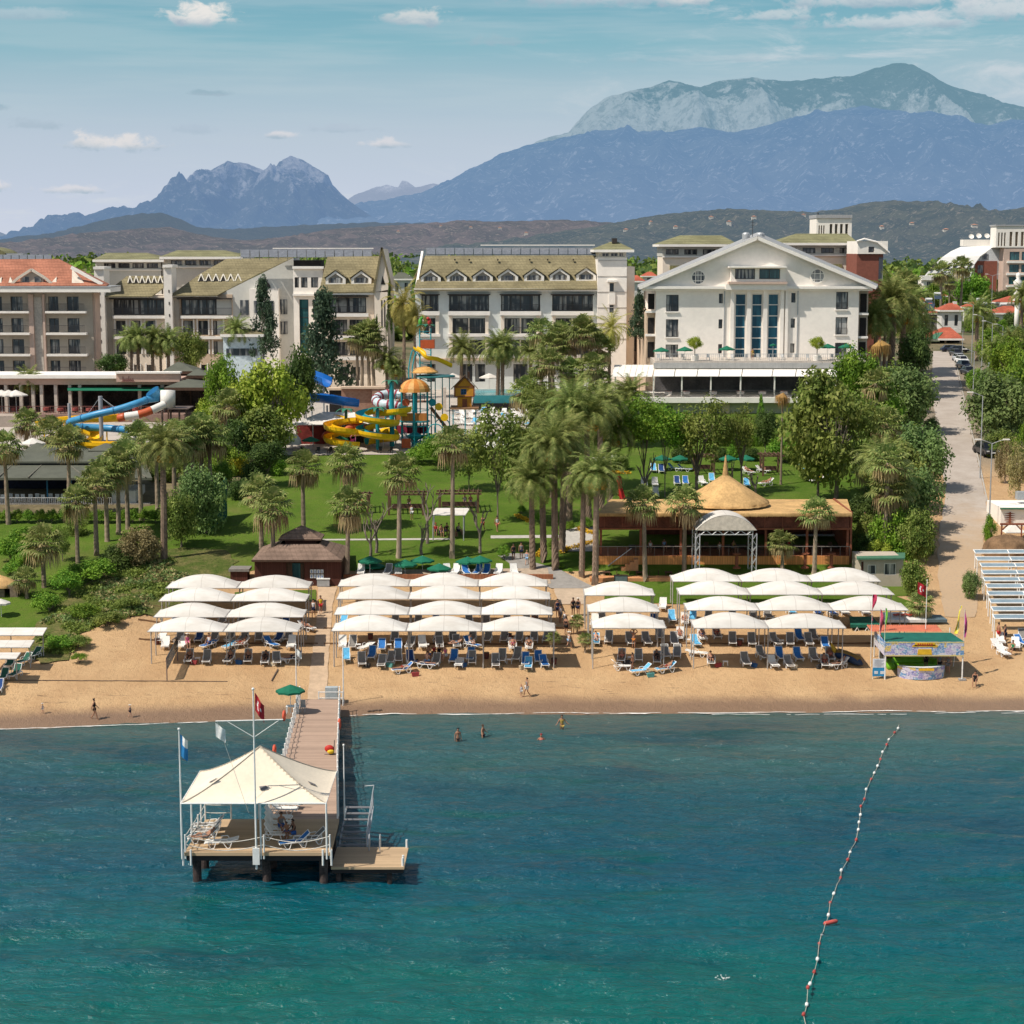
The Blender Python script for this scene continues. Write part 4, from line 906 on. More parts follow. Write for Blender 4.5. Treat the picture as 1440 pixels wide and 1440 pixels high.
bedrow('in the front shade left of the boardwalk',[(266,931,'grey'),(291,932,'grey'),(323,931,'grey',42),(349,931,'grey'),(373,933,'grey',42),(389,933,'grey',42),(411,931,'dark blue',42,-1.2)])
bedrow('in the sunny gap row left of the boardwalk',[(233,911,'white',42),(257,911,'white',42),(294,911,'blue',14,-.5),(324,912,'pale blue',14,-.4),(338,911,'white',42,-1.0),(381,910,'blue',42,.7),(410,911,'white',58)])
bedrow('under the second shade row left of the boardwalk',[(228,902,'white',14),(252,902,'grey'),(280,902,'dark blue',42),(301,902,'grey'),(324,901,'grey'),(343,901,'grey'),(364,901,'grey'),(392,902,'dark blue',42),(405,900,'grey',42)])
bedrow('under the third shade row left of the boardwalk',[(246,879,'blue',42),(284,879,'dark blue',42),(312,879,'grey'),(340,879,'grey'),(372,879,'grey'),(402,878,'dark blue'),(431,887,'white',42,.9)])
bedrow('in the front shade right of the boardwalk',[(487,929,'pale blue',58),(509,935,'grey'),(523,926,'blue'),(537,937,'grey',42),(550,932,'grey',42),(560,930,'grey'),(577,932,'dark blue'),(613,935,'grey',42),(638,931,'blue'),(646,937,'white',14),(662,928,'blue'),(664,933,'grey'),(697,937,'grey',58),(706,930,'grey'),(727,928,'grey'),(739,935,'blue')])
bedrow('on the sunny sand nearest the sea mid-beach',[(567,946,'blue',42,-1.25),(598,939,'blue',14,1.3),(743,940,'pale blue',42),(757,931,'blue',42),(765,937,'blue',42)])
bedrow('in the sunny gap row right of the boardwalk',[(482,911,'white'),(496,911,'grey'),(515,914,'white',14,-.5),(537,914,'blue',42),(560,914,'blue',42),(577,911,'grey',42),(594,911,'white',58),(618,911,'grey',42),(642,910,'grey'),(662,911,'blue',58,.9),(721,913,'white',42),(744,913,'white',42)])
bedrow('under the second shade row right of the boardwalk',[(555,902,'grey'),(616,902,'grey'),(637,902,'grey'),(664,902,'grey'),(686,902,'grey'),(709,902,'grey'),(730,902,'grey'),(751,902,'grey'),(769,902,'grey')])
bedrow('under the third shade row right of the boardwalk',[(482,880,'pale blue',42),(508,879,'grey'),(555,879,'grey'),(588,879,'grey'),(612,879,'dark blue'),(660,879,'grey'),(684,879,'grey'),(712,879,'grey'),(740,879,'grey'),(752,879,'grey')])
bedrow('in the gap row of the single sunshade column',[(838,906,'pale blue',42),(856,904,'grey'),(886,906,'grey'),(909,906,'grey'),(928,898,'grey',42),(948,906,'grey'),(956,899,'white')])
bedrow('in the front shade of the single sunshade column',[(874,930,'grey'),(898,929,'grey',42),(924,932,'grey',42),(936,924,'grey'),(952,924,'grey')])
bedrow('on the sunny sand before the single column',[(874,942,'white',42,PI2+.2),(902,948,'pale blue',42,-1.2),(937,945,'pale blue',42,-1.2)])
bedrow('in the rear of the single sunshade column',[(836,880,'white'),(848,879,'grey'),(872,879,'grey'),(896,879,'dark blue',42),(920,880,'dark blue'),(932,857,'white'),(945,874,'pale blue')])
bedrow('in the gap row below the thatched bar',[(978,908,'pale blue',42),(987,900,'white'),(1008,897,'grey',42),(1030,906,'grey'),(1057,907,'grey'),(1090,907,'grey',58,.3),(1111,907,'grey'),(1124,901,'blue'),(1137,907,'grey'),(1144,900,'grey'),(1160,911,'blue',42)])
bedrow('in the front shade below the thatched bar',[(980,923,'white',14,1.3),(1000,934,'grey',14),(1048,935,'grey'),(1071,926,'grey',58,.3),(1087,938,'white',42),(1097,927,'blue'),(1109,938,'grey',42),(1122,928,'blue'),(1144,929,'grey'),(1160,937,'grey',42),(1167,928,'grey')])
bedrow('under the third shade row below the thatched bar',[(963,878,'white'),(974,873,'pale blue',42),(996,874,'grey'),(1030,873,'grey'),(1059,870,'grey'),(1080,870,'grey'),(1112,864,'pale blue',42),(1150,866,'dark blue',42),(1170,866,'dark blue',42),(1186,864,'white',14),(1215,864,'white',14)])
bed(1180,939,'white',42,-1.1,'white sunbed angled to the sun beside the beached banana tube','sunbeds under the beach sunshades')
tb=MB().box(-.22,.22,-.22,.22,.36,.40);tl=MB()
for a_ in(-1,1):
 for c_ in(-1,1):tl.tube([(.17*a_,.17*c_,.36),(.2*a_,.2*c_,0)],.02,5)
tb_m,tl_m=tb.mesh('table_top',BEDW),tl.mesh('table_legs',BEDW);tproto=None
for i,(px,py,w)in enumerate([(278,931,'between the first two grey beds of the front left shade'),(399,932,'beside the navy bed of the front left shade'),(504,912,'at the left end of the middle gap row'),(547,912,'between the two blue towelled beds of the middle gap row'),(600,912,'in the centre of the middle gap row'),(716,933,'between the pair of grey beds right in the middle front shade'),(1042,904,'in the gap row below the thatched bar'),(1099,906,'beside a grey bed below the thatched bar'),(1020,936,'with a dark bag, left end below the bar'),(886,930,'between two grey beds of the single column'),(968,905,'beside the white sunbeds left of the bar block')]):
 lab='white plastic side table '+w
 if tproto is None:tproto=thing('side_table',P(px,py),lab,'side table','side tables among the sunbeds');link('table_top',tb_m,tproto);link('legs',tl_m,tproto)
 else:copy_tree(tproto,P(px,py),lab)
BAGC=[M('bag_'+str(k),c_,.9,.15,6)for k,c_ in enumerate(((.30,.05,.05),(.03,.10,.25),(.50,.42,.30),(.05,.05,.05),(.10,.30,.28)))]
for k,(px,py,w)in enumerate(((221,906,'left of the first white bed in the left gap row'),(684,926,'between the beds at the right of the middle front shade'),(779,934,'in the shadow right of the middle front shade'),(521,899,'behind the white beds of the middle gap row'),(716,899,'behind the right half of the middle gap row'),(1040,908,'in the gap row below the bar'))):
 p=P(px,py);t=thing('waste_bin',p,'small dark red sand bin '+w,'bin','small dark red bins on the beach');MB().lathe(p,[(.2,0),(.25,.5),(.22,.5),(.01,.45)],10).build('bin',M('bin_red',(.14,.04,.03),.7),t);MB().lathe(p+Vector((0,0,.5)),[(.27,0),(.27,.04),(.2,.05)],10).build('rim',DRIM,t)
for k,(px,py,w)in enumerate(((272,934,'beside the first grey bed of the left front shade'),(336,934,'between the middle beds of the left front shade'),(384,936,'at the right of the left front shade'),(516,938,'at the left of the middle front shade'),(548,938,'beside the fifth bed of the middle front shade'),(584,951,'between the two sunny beds mid-beach'),(652,938,'beside the white flat bed of the middle front shade'),(735,941,'left of the blue beds mid-beach'),(881,934,'in the single column shade'),(915,952,'between the two sunny beds of the single column'),(1010,938,'at the left below the bar'),(1060,938,'between the grey beds below the bar'),(1116,940,'in front of the blue bed below the bar'),(1152,940,'left of the angled bed by the banana tube'))):
 p=P(px,py);c_=BAGC[k%5];t=thing('beach_bag',p,('red','blue','straw','black','teal')[k%5]+' beach bag on the sand '+w,'bag','beach bags on the sand',rnd.uniform(-1,1));MB().prism([(-.26,-.12,0),(.26,-.12,0),(.34,-.1,.34),(-.34,-.1,.34)],(0,.24,0)).build('bag',c_,t,world=False,recalc=True);MB().tube([(-.16,0,.33),(-.12,0,.52),(.12,0,.52),(.16,0,.33)],.02,5).build('strap',c_,t,world=False)
v0,v1=P(235,958),P(250,929)
net=thing('volleyball_net',(v0+v1)/2,'dark volleyball net on two posts at left of the beach','net')
for v in(v0,v1):MB().tube([v+Vector((0,0,-.3)),v+Vector((0,0,2.0 if v is v0 else 2.0))],.045,7).build('post',M('net_post_brown',(.12,.09,.09),.7),net)
b=MB()
for k in range(19):
 q=v0.lerp(v1,k/18);b.bar(q+Vector((0,0,.95)),q+Vector((0,0,1.95)),.02)
for k in range(11):
 h=.95+k*.1;b.bar(v0+Vector((0,0,h)),v1+Vector((0,0,h)),.03)
b.bar(v0+Vector((0,0,1.95)),v1+Vector((0,0,1.95)),.08);b.build('mesh',M('net_cord',(.06,.06,.06),.9),net)
ROPE=M('dark_rope',(.14,.10,.075),.9)
for a,c_,l in(((-10,957),(320,959),'thin dark boundary rope lying on the sand left of the net'),((382,958),(391,942),'short dark stick lying on the sand near the jetty'),((517,1001),(537,999),'dark driftwood plank by the waterline right of the jetty')):
 n=24;pts=[P(a[0]+(c_[0]-a[0])*i/n,a[1]+(c_[1]-a[1])*i/n+(1.0*noise.noise((i*.5,a[0],0))if n>9 else 0))+Vector((0,0,.05))for i in range(n+1)]
 tag(MB().tube(pts,.035 if 'rope' in l else .07,5).build('boundary_rope' if 'rope' in l else 'driftwood',ROPE),l,'rope' if 'rope' in l else 'driftwood')
# ------------------------------------------------------------------ jetty
def wood(name,c,dirn='x',w=.14,gap=.25):
 if name in MATS:return MATS[name]
 m,nt,b=new_mat(name);p=nt.pos();x,y,z=nt.xyz(p);q={'x':x,'y':y,'z':z}[dirn]
 k=nt.math('DIVIDE',q,w);fl=nt.math('FLOOR',k);fr=nt.math('FRACT',k)
 wn=nt.node('ShaderNodeTexWhiteNoise',noise_dimensions='1D');nt.put(wn.inputs['W'],fl);n1=nt.noise(p,2.2,4,.65);n0=nt.noise(p,.35,3,.6)
 t=nt.math('ADD',nt.math('MULTIPLY',wn.outputs[0],.5),nt.math('MULTIPLY',nt.math('ADD',n1,n0),.35))
 cc=nt.mix(t,c4([v*.68 for v in c]),c4([min(1,v*1.22)for v in c]));cc=nt.mix(nt.math('MULTIPLY',nt.math('LESS_THAN',fr,.1),1-gap),cc,c4([v*.35 for v in c]))
 nt.put(b.inputs['Base Color'],cc);b.inputs['Roughness'].default_value=.85;b.inputs['Specular IOR Level'].default_value=.2
 MATS[name]=m;return m
DECK=wood('jetty_planks',(.40,.28,.21),'y',.2);DECKP=wood('platform_planks',(.46,.325,.20),'y',.2)
PILE=M('rusty_pile',(.07,.05,.045),.85,.5,1.2)
JS=2.5;BEFORE=set(o.name for o in COL.objects)
J=thing('jetty',(-14,128,0),'wooden plank jetty running from the beach out to a shaded end platform','jetty')
lz=lambda Y:2.1-(Y-113)/36*1.0
LX=[(113,-14.9),(127,-15.5),(147.6,-16.75)];RX=[(113,-10.35),(127,-11.7),(147.6,-13.45)]
def slab(pts,th,mat,name,par):MB().prism(pts,(0,0,-th)).build(name,mat,par,recalc=True)
for y0,y1 in((113.003,127),(127.003,147.6)):
 slab([(lerp(LX,y0),y0,lz(y0)),(lerp(RX,y0),y0,lz(y0)),(lerp(RX,y1),y1,lz(y1)),(lerp(LX,y1),y1,lz(y1))],.22,DECK,'deck',J)
slab([(-18.8,106.6,2.1),(-10.25,106.6,2.1),(-10.35,113,2.1),(-18.6,113,2.1)],.2,DECKP,'deck',J)
MB().box(-18.7,-10.35,106.75,112.9,1.55,1.897).box(-18.5,-18.2,106.8,112.8,1.3,1.55).box(-10.9,-10.6,106.8,112.8,1.3,1.55).build('beam',M('dark_beam',(.035,.03,.03),.9),J)
for x in(-18.2,-14.1,-10.75):
 for y in(107.3,110.0,112.4):
  MB().tube([(x,y,-2.5),(x,y,-.1),(x,y,1.9)],.26,12).build('pile',PILE,J)
for y in(117,122,127,132,137,142,146):
 for xx in(lerp(LX,y)+.4,lerp(RX,y)-.4):MB().tube([(xx,y,-2.5),(xx,y,lz(y)-.2)],.2,9).build('pile',PILE,J)
n=22
for side,X_ in(('l',LX),('r',RX)):
 rp=MB();prev=None
 for k in range(n):
  y=113.6+(147.2-113.6)*k/(n-1);x=lerp(X_,y)+(.06 if side=='l' else-.06);z=lz(y);h=1.1
  MB().tube([(x,y,z-.3),(x,y,z+h)],.06,8).ball((x,y,z+h),.07,8,5).build('rail_post',WPIPE,J)
  if prev:
   for hh in(1.0,.55):
    a,c_=Vector((prev[0],prev[1],prev[2]+hh)),Vector((x,y,z+hh));rp.tube([a.lerp(c_,q/6)+Vector((0,0,-.16*math.sin(math.pi*q/6)))for q in range(7)],.025,5)
  prev=(x,y,z)
 rp.build('rope',M('pale_rope',(.62,.58,.52),.8),J)
for x,y in((-18.75,106.7),(-18.7,108.6),(-18.65,110.6),(-18.6,112.9),(-17.0,112.9),(-14.15,106.65),(-10.3,106.7),(-15.3,112.95)):
 MB().tube([(x,y,1.7),(x,y,3.15)],.05,8).build('rail_post',WPIPE,J)
rp=MB()
for h in(2.55,3.05):
 for a,c_ in(((-18.75,106.7),(-18.7,108.6)),((-18.7,108.6),(-18.65,110.6)),((-18.65,110.6),(-18.6,112.9)),((-18.6,112.9),(-17,112.9)),((-18.75,106.7),(-14.15,106.65)),((-14.15,106.65),(-10.3,106.7))):
  s=.35 if abs(a[0]-c_[0])>3 else .03
  rp.tube([Vector((*a,h)).lerp(Vector((*c_,h)),q/10)+Vector((0,0,-s*math.sin(math.pi*q/10)))for q in range(11)],.028,5)
rp.build('rope',M('pale_rope',(.62,.58,.52)),J)
for x in(-18.85,-18.4,-10.2,-10.7):MB().tube([(x,106.5,1.35),(x,106.5,2.3)],.06,8).build('fender_post',WPIPE,J)
MB().prism([(-10.3,107.2,1.0),(-6.0,107.2,1.0),(-5.95,110.9,1.0),(-10.3,110.9,1.0)],(0,0,-.14)).build('bathing_platform',DECKP,J,recalc=True)
MB().box(-10.25,-6.05,107.3,107.5,.6,.857).box(-10.25,-6.05,110.5,110.7,.6,.857).build('beam',M('dark_beam',(.035,.03,.03)),J)
for x,y in((-9.9,107.6),(-6.9,107.6),(-6.3,110.5),(-9.9,110.5)):MB().tube([(x,y,-2.5),(x,y,.86)],.16,10).build('pile',PILE,J)
for x,y in((-6.1,107.4),(-6.05,110.8),(-6.1,107.9)):MB().tube([(x,y,.9),(x,y,1.5)],.07,8).build('fender_post',WPIPE,J)
for k in range(7):
 y=111.2+k*.8;z=1.0+.9*k/6
 MB().box(-10.2,-8.55,y,y+.30,z-.05,z).build('stair_tread',M('dark_grating',(.16,.16,.17),.6),J)
for x in(-10.2,-8.5):
 MB().bar((x,110.9,.8),(x,116.4,1.75),.07,.2).build('stair_string',METAL,J)
MB().tube([(-8.5,111.0,1.9),(-8.5,116.3,2.9),(-8.5,117.2,3.0),(-9.1,117.4,2.9)],.032,7).tube([(-8.5,111,.9),(-8.5,111,1.95)],.04,6).tube([(-8.5,113.7,1.3),(-8.5,113.7,2.42)],.04,6).tube([(-8.5,116.4,1.8),(-8.5,116.4,2.92)],.04,6).tube([(-8.5,111.0,1.45),(-8.5,116.3,2.4)],.03,6).build('stair_rail',METAL,J)
for x in(-8.3,-7.65):MB().tube([(x,110.2,.9),(x,110.2,1.75),(x,110.6,1.9),(x,110.95,1.6),(x,111.0,-.4)],.035,7).build('ladder_rail',METAL,J)
tent=thing('canopy_tent',(-14.4,109.8,2.1),'large cream pyramid tent with a pointed top shading the jetty end platform','canopy')
def tf(u,v):
 a,c_=2*u-1,2*v-1;d=max(abs(a),abs(c_));e=abs(abs(a)-abs(c_))
 return(-14.68+a*4.22,109.8+c_*3.35,5.1+2.5*(1-d)**1.28-.16*math.sin(math.pi*min(1,e))*d*(1-d)*2)
MB().grid(40,40,tf).build('tent_fabric',M('cream_tent_fabric',(.76,.66,.52),.85,.06,.7),tent)
sm=MB()
for a,c_ in((-1,-1),(1,-1),(-1,1),(1,1)):sm.tube([Vector(tf((a*k/12+1)/2,(c_*k/12+1)/2))+Vector((0,0,.02))for k in range(13)],.035,5)
sm.build('seam',M('tent_seam',(.38,.33,.27),.9),tent)
MB().tube([(-18.9,106.45,5.1),(-10.46,106.45,5.1),(-10.46,113.15,5.1),(-18.9,113.15,5.1),(-18.9,106.45,5.1)],.05,7).build('edge_bar',WPIPE,tent)
for x,y in((-18.9,106.45),(-10.46,106.45),(-10.46,113.15),(-18.9,113.15),(-14.3,106.45),(-18.9,109.8)):MB().tube([(x,y,1.75),(x,y,5.1)],.055,8).build('post',WPIPE,tent)
GREYP=M('grey_patch',(.16,.15,.15),.9)
for u,v in((.16,.36),(.86,.36),(.54,.14)):
 q=Vector(tf(u,v))+Vector((0,0,.05));MB().face([q,Vector(tf(u+.05,v+.015))+Vector((0,0,.06)),Vector(tf(u+.03,v+.05))+Vector((0,0,.06)),Vector(tf(u-.02,v+.04))+Vector((0,0,.06))]).build('patch',GREYP,tent)
def flagpole(name,x,y,z0,z1,r,label,par=None):
 t=thing(name,(x,y,z0),label,'flagpole');MB().tube([(x,y,z0),(x,y,z1)],[r,r*.6],8).ball((x,y,z1),r*1.4,8,5).build('pole',WPIPE,t);return t
def flag(par,name,p,w,h,mats,paint,droop=.5,amp=.12):
 """limp cloth: p = top corner at the pole; paint(u,v) picks the material"""
 b=MB();nu,nv=14,12;n0=len(b.v)
 def fn(u,v):return(p[0]+w*u,p[1]+amp*math.sin(u*7+v*2)*u,p[2]-h*v-droop*h*u)
 for j in range(nv):
  for i in range(nu):
   b.mat(paint((i+.5)/nu,(j+.5)/nv));b.face([fn(i/nu,j/nv),fn((i+1)/nu,j/nv),fn((i+1)/nu,(j+1)/nv),fn(i/nu,(j+1)/nv)])
 return b.build(name,mats,par)
RED=M('flag_red',(.42,.02,.03),.8);WHT=M('flag_white',(.8,.79,.76),.8);FBL=M('flag_blue',(.03,.22,.5),.8)
def crescent(u,v):
 x,y=(u-.42)*1.5,v-.5
 if math.hypot(x,y)<.27 and math.hypot(x-.09,y)>.21:return 1
 return 1 if math.hypot(x-.34,y)<.11 else 0
mz=flagpole('jetty_mast',-14.55,106.3,1.2,11.95,.065,'tall white mast with a crossarm at the front of the jetty platform')
MB().tube([(-16.75,106.3,10.05),(-12.85,106.3,10.15)],.034,7).tube([(-16.1,106.3,10.05),(-14.55,106.3,9.1),(-13.1,106.3,10.1)],.022,6).build('crossarm',WPIPE,mz)
MB().tube([(-16.65,106.3,10.0),(-14.95,106.3,4.6)],.012,4).build('halyard',M('pale_rope',(.62,.58,.52)),mz);MB().box(-14.75,-14.35,106.15,106.25,1.5,2.5).build('mast_foot',WPIPE,mz)
tag(flag(None,'national_flag',(-14.45,106.3,11.75),.5,1.05,[RED,WHT],lambda u,v:crescent(u,v*1.0),.75,.16),'limp red flag with white crescent and star on the jetty mast','flag')
tag(flag(None,'pennant_flag',(-16.75,106.3,9.95),.55,.8,[WHT],lambda u,v:0,.5,.08),'small white flag hanging from the left end of the crossarm','flag')
flagpole('corner_flagpole',-19.0,107,2.0,9.4,.06,'white flagpole at the left corner of the jetty platform')
tag(flag(None,'blue_white_flag',(-18.93,107,9.1),.4,1.3,[WHT,FBL],lambda u,v:0 if(v<.45 and u>.25)else 1,.3,.1),'blue and white award flag on the left corner flagpole','flag')
flagpole('stair_pole',-10.05,113.4,2.0,6.7,.05,'short white pole beside the stair at the right of the tent')
pA,pB=P(423,990)+Vector((0,JS,0)),P(489,990)+Vector((0,JS,0))
fA=flagpole('shore_pole',pA.x,pA.y,pA.z-.2,pA.z+4.9,.055,'white pole with a pennant at the left of the jetty entrance')
tag(flag(None,'white_pennant',(pA.x+.06,pA.y,pA.z+4.6),.4,.5,[WHT],lambda u,v:0,.8,.05),'little white pennant on the pole left of the jetty entrance','flag')
fB=flagpole('shore_pole',pB.x,pB.y,pB.z-.2,pB.z+4.9,.055,'bare white pole at the right of the jetty entrance')
def deckp(px,py,z=None):
 q=at_z(px,py,1.6)
 for _ in range(6):q=at_z(px,py,lz(q.y+JS)if q.y+JS>113 else 2.1)
 return q+Vector((0,JS,0))
def ring(p,name,label,mat,vertical=True,r=.32,rr=.1):
 b=MB();n=18;pts=[(p[0]+(0 if vertical else r*math.cos(2*math.pi*k/n)),p[1]+r*math.cos(2*math.pi*k/n)*(1 if vertical else 0)+(0 if vertical else r*math.sin(2*math.pi*k/n)),p[2]+(r*math.sin(2*math.pi*k/n)if vertical else 0))for k in range(n+1)]
 b.tube(pts,rr,8,cap=False);return tag(b.build(name,mat,smooth=True),label,'life ring','life rings on the jetty rails')
LR=M('life_ring_red',(.62,.10,.05),.6)
for px,py,w in((406,1020,'on the left jetty rail near the umbrella'),(393,1070,'on the left jetty rail just behind the tent'),(484,1032,'on the right jetty rail')):
 q=deckp(px,py);ring((q.x,q.y,q.z+.75),'life_ring','orange red life ring hanging '+w,LR)
q=deckp(403,1072);ring((q.x+.1,q.y,q.z+.12),'life_ring','orange life ring lying flat on the jetty planks behind the tent',LR,False)
def umbrella(p,r,h,label,group,mat,cat='umbrella',seed=0):
 t=thing('parasol',p,label,cat,group);MB().tube([(p[0],p[1],p[2]),(p[0],p[1],p[2]+h)],.03,6).build('pole',WPIPE,t)
 b=MB();n=8
 for k in range(n):
  a0,a1=2*math.pi*k/n+seed,2*math.pi*(k+1)/n+seed;z0=p[2]+h-.42*r
  q=lambda a,rr,z:(p[0]+rr*math.cos(a),p[1]+rr*math.sin(a),z)
  am=(a0+a1)/2
  b.face([q(a0,r,z0),q(am,r*.9,z0+.03),q(a1,r,z0),(p[0],p[1],p[2]+h)]);b.face([q(a0,r,z0),q(a0,r,z0-.16),q(am,r*.9,z0-.13),q(am,r*.9,z0+.03)]).face([q(am,r*.9,z0+.03),q(am,r*.9,z0-.13),q(a1,r,z0-.16),q(a1,r,z0)])
 b.build('canopy',mat,t);return t
GREEN=M('green_parasol_fabric',(.008,.135,.075),.8,.12,3)
q=deckp(415,1003);umbrella(q,1.15,2.3,'green parasol standing by the left rail at the shore end of the jetty',None,GREEN)
t=thing('folding_chair',deckp(425,1003),'small white table with a grey chair under the jetty parasol','chair')
x,y,z=t.location
MB().box(x-.9,x+.1,y-.3,y+.3,z+.55,z+.6).build('table_top',BEDW,t)
b=MB()
for dx in(-.85,.05):
 for dy in(-.25,.25):b.tube([(x+dx,y+dy,z),(x+dx,y+dy,z+.55)],.025,5)
b.build('legs',BEDW,t)
MB().box(x+.15,x+.55,y+.1,y+.5,z+.42,z+.46).box(x+.15,x+.55,y+.5,y+.54,z+.42,z+.95).box(x+.16,x+.2,y+.1,y+.14,z,z+.419).box(x+.5,x+.54,y+.1,y+.14,z,z+.419).box(x+.16,x+.2,y+.46,y+.499,z,z+.419).box(x+.5,x+.54,y+.46,y+.499,z,z+.419).build('seat',GPIPE,t)
q=P(472,990)+Vector((0,JS,0));t=thing('equipment_cabinet',q,'grey metal cabinet behind a white rail at the right of the jetty entrance','cabinet')
MB().box(q.x-.5,q.x+.5,q.y,q.y+.6,q.z-.1,q.z+1.35).build('cabinet_body',M('grey_cabinet',(.40,.44,.45),.6),t)
for h in(.5,1.0):MB().box(q.x-.5,q.x+.5,q.y-.02,q.y-.003,q.z+h,q.z+h+.05).build('door_gap',M('dark_gap',(.1,.1,.1)),t)
for h in(.55,1.05):MB().tube([(q.x-1.0,q.y-.25,q.z+h),(q.x+.95,q.y-.25,q.z+h)],.04,6).build('rail',WPIPE,t)
for dx in(-1.0,.95):MB().tube([(q.x+dx,q.y-.25,q.z-.2),(q.x+dx,q.y-.25,q.z+1.1)],.045,6).build('rail_post',WPIPE,t)
q=deckp(470,1061);t=thing('rescue_bag',q,'red and yellow rescue bag on a trolley by the right jetty rail','bag')
MB().ball((q.x,q.y,q.z+.42),.34,12,8,1,.6,.8).build('bag',M('bag_red',(.5,.03,.02),.6),t,smooth=True);MB().ball((q.x+.1,q.y-.12,q.z+.25),.25,12,8,1,.6,.7).build('pouch',M('bag_yellow',(.75,.5,.03),.6),t,smooth=True)
MB().tube([(q.x+.3,q.y+.1,q.z),(q.x+.35,q.y+.2,q.z+1.0)],.03,6).tube([(q.x-.35,q.y,q.z),(q.x+.4,q.y,q.z+.05)],.03,6).build('trolley',RAIL,t)
def pbed(px,py,rz,ang,col,label):q=at_z(px,py,2.1)+Vector((0,JS,0));return bed(0,0,col,ang,rz,label,'sunbeds on the jetty platform',q)
for k,(px,py,a_)in enumerate(((296,1184,42),(300,1175,42),(304,1167,42))):pbed(px,py,-PI2+.08,a_,'grey',f'grey sunbed on the left half of the jetty platform, {("nearest the sea", "second from the sea", "third from the sea")[k]}')
for k,(px,py)in enumerate(((396,1180),(396,1172),(396,1164),(396,1156))):pbed(px,py,PI2-.06,58,'white',f'white sunbed with raised back, right half of jetty platform, {("nearest the sea", "second from the sea", "third from the sea", "fourth from the sea")[k]}')
for k,(px,py)in enumerate(((404,1144),(408,1137),(408,1130))):
 q=deckp(px,py);bed(0,0,'white' if k!=1 else 'pale blue',42,PI2-.06,f'white sunbed on the jetty walkway behind the platform, {ordn[k]} from the sea','sunbeds on the jetty platform',q)
pbed(424,1191,-PI2+.3,42,'blue','white sunbed with a blue towel at the front right corner of the jetty platform');pbed(446,1186,-PI2+.3,42,'grey','grey sunbed tucked into the right corner of the jetty platform');pbed(320,1191,-PI2+.05,14,'white','flat white sunbed at the very front edge of the jetty platform')
for o in list(COL.objects):
 if o.name not in BEFORE and o.parent is None:o.location.y-=JS;o.location.x-=.34
# ------------------------------------------------------------------ buoy line
BLX=[(1263,1025),(1258,1031),(1250,1041),(1247,1048),(1241,1058.5),(1238,1069),(1234,1078),(1229.5,1088),(1225,1097),(1218,1111),(1215.5,1125),(1210.5,1135),(1210,1147),(1208,1157.5),(1207,1168),(1204,1182),(1195.5,1200),(1192,1210),(1183,1225),(1182,1236),(1172.5,1258),(1167.5,1271),(1165,1288),(1155.5,1318),(1152,1329),(1149.5,1350),(1145,1368),(1139,1385),(1136,1390),(1134.5,1414),(1130,1431)]
pts=[at_z(x,y,.05)for x,y in BLX];rl=[]
for a,c_ in zip(pts,pts[1:]):rl+=[a.lerp(c_,k/4)+Vector((0,0,-.03*math.sin(math.pi*k/4)))for k in range(4)]
rl=[pts[0]+Vector((.3,1.2,0))]+rl+[pts[-1],pts[-1]+Vector((-.4,-6,0))]
for q in rl:q.z=max(.06,wave(q.x,q.y)+.05)
tag(MB().tube(rl,.018,5).build('buoy_rope',M('buoy_rope',(.45,.40,.33),.9)),'thin rope threading the floats of the swimming line','rope')
bw,br=M('float_white',(.82,.81,.78),.5),M('float_red',(.45,.07,.06),.55,.25)
red={1,3,5,8,10,11,15,17,19,21,24,26,28,30}
for i,p in enumerate(pts):
 near=pts[max(0,i-1)]-pts[min(i+1,len(pts)-1)];near.normalize();b=MB();r=.088
 b.tube([p-near*r*1.3*s for s in(1,.9,.6,-.6,-.9,-1)],[.03,.09,r,r,.09,.03],10)
 for j in range(len(b.v)):b.v[j]=(b.v[j][0],b.v[j][1],b.v[j][2]+.06)
 c_='faded red' if i in red else 'white';k=sum(1 for j in range(i)if(j in red)==(i in red))
 tag(b.build('buoy',br if i in red else bw,smooth=True),f'{c_} float of the swimming line, {k + 1} of its colour from the shore','buoy','floats of the swimming line')
q=at_z(1168,1297,.1);b=MB();d=Vector((.55,.30,0));b.tube([q-d*.75,q-d*.6,q+d*.6,q+d*.8],[.05,.12,.12,.04],10);tag(b.build('long_float',M('float_coral',(.55,.10,.08),.5),smooth=True),'long coral red float lying across the swimming line','buoy')
q=at_z(1015,1378,.03);b=MB()
for k in range(26):
 a,r=rnd.random()*6.28,.4*math.sqrt(rnd.random());b.ball((q.x+r*math.cos(a),q.y+r*math.sin(a)*.8,q.z+.02+.15*rnd.random()),.015+.025*rnd.random(),5,4)
tag(b.build('splash',M('white_foam',(.78,.76,.72))),'little white splash on the open water near the bottom','splash',None,'stuff')
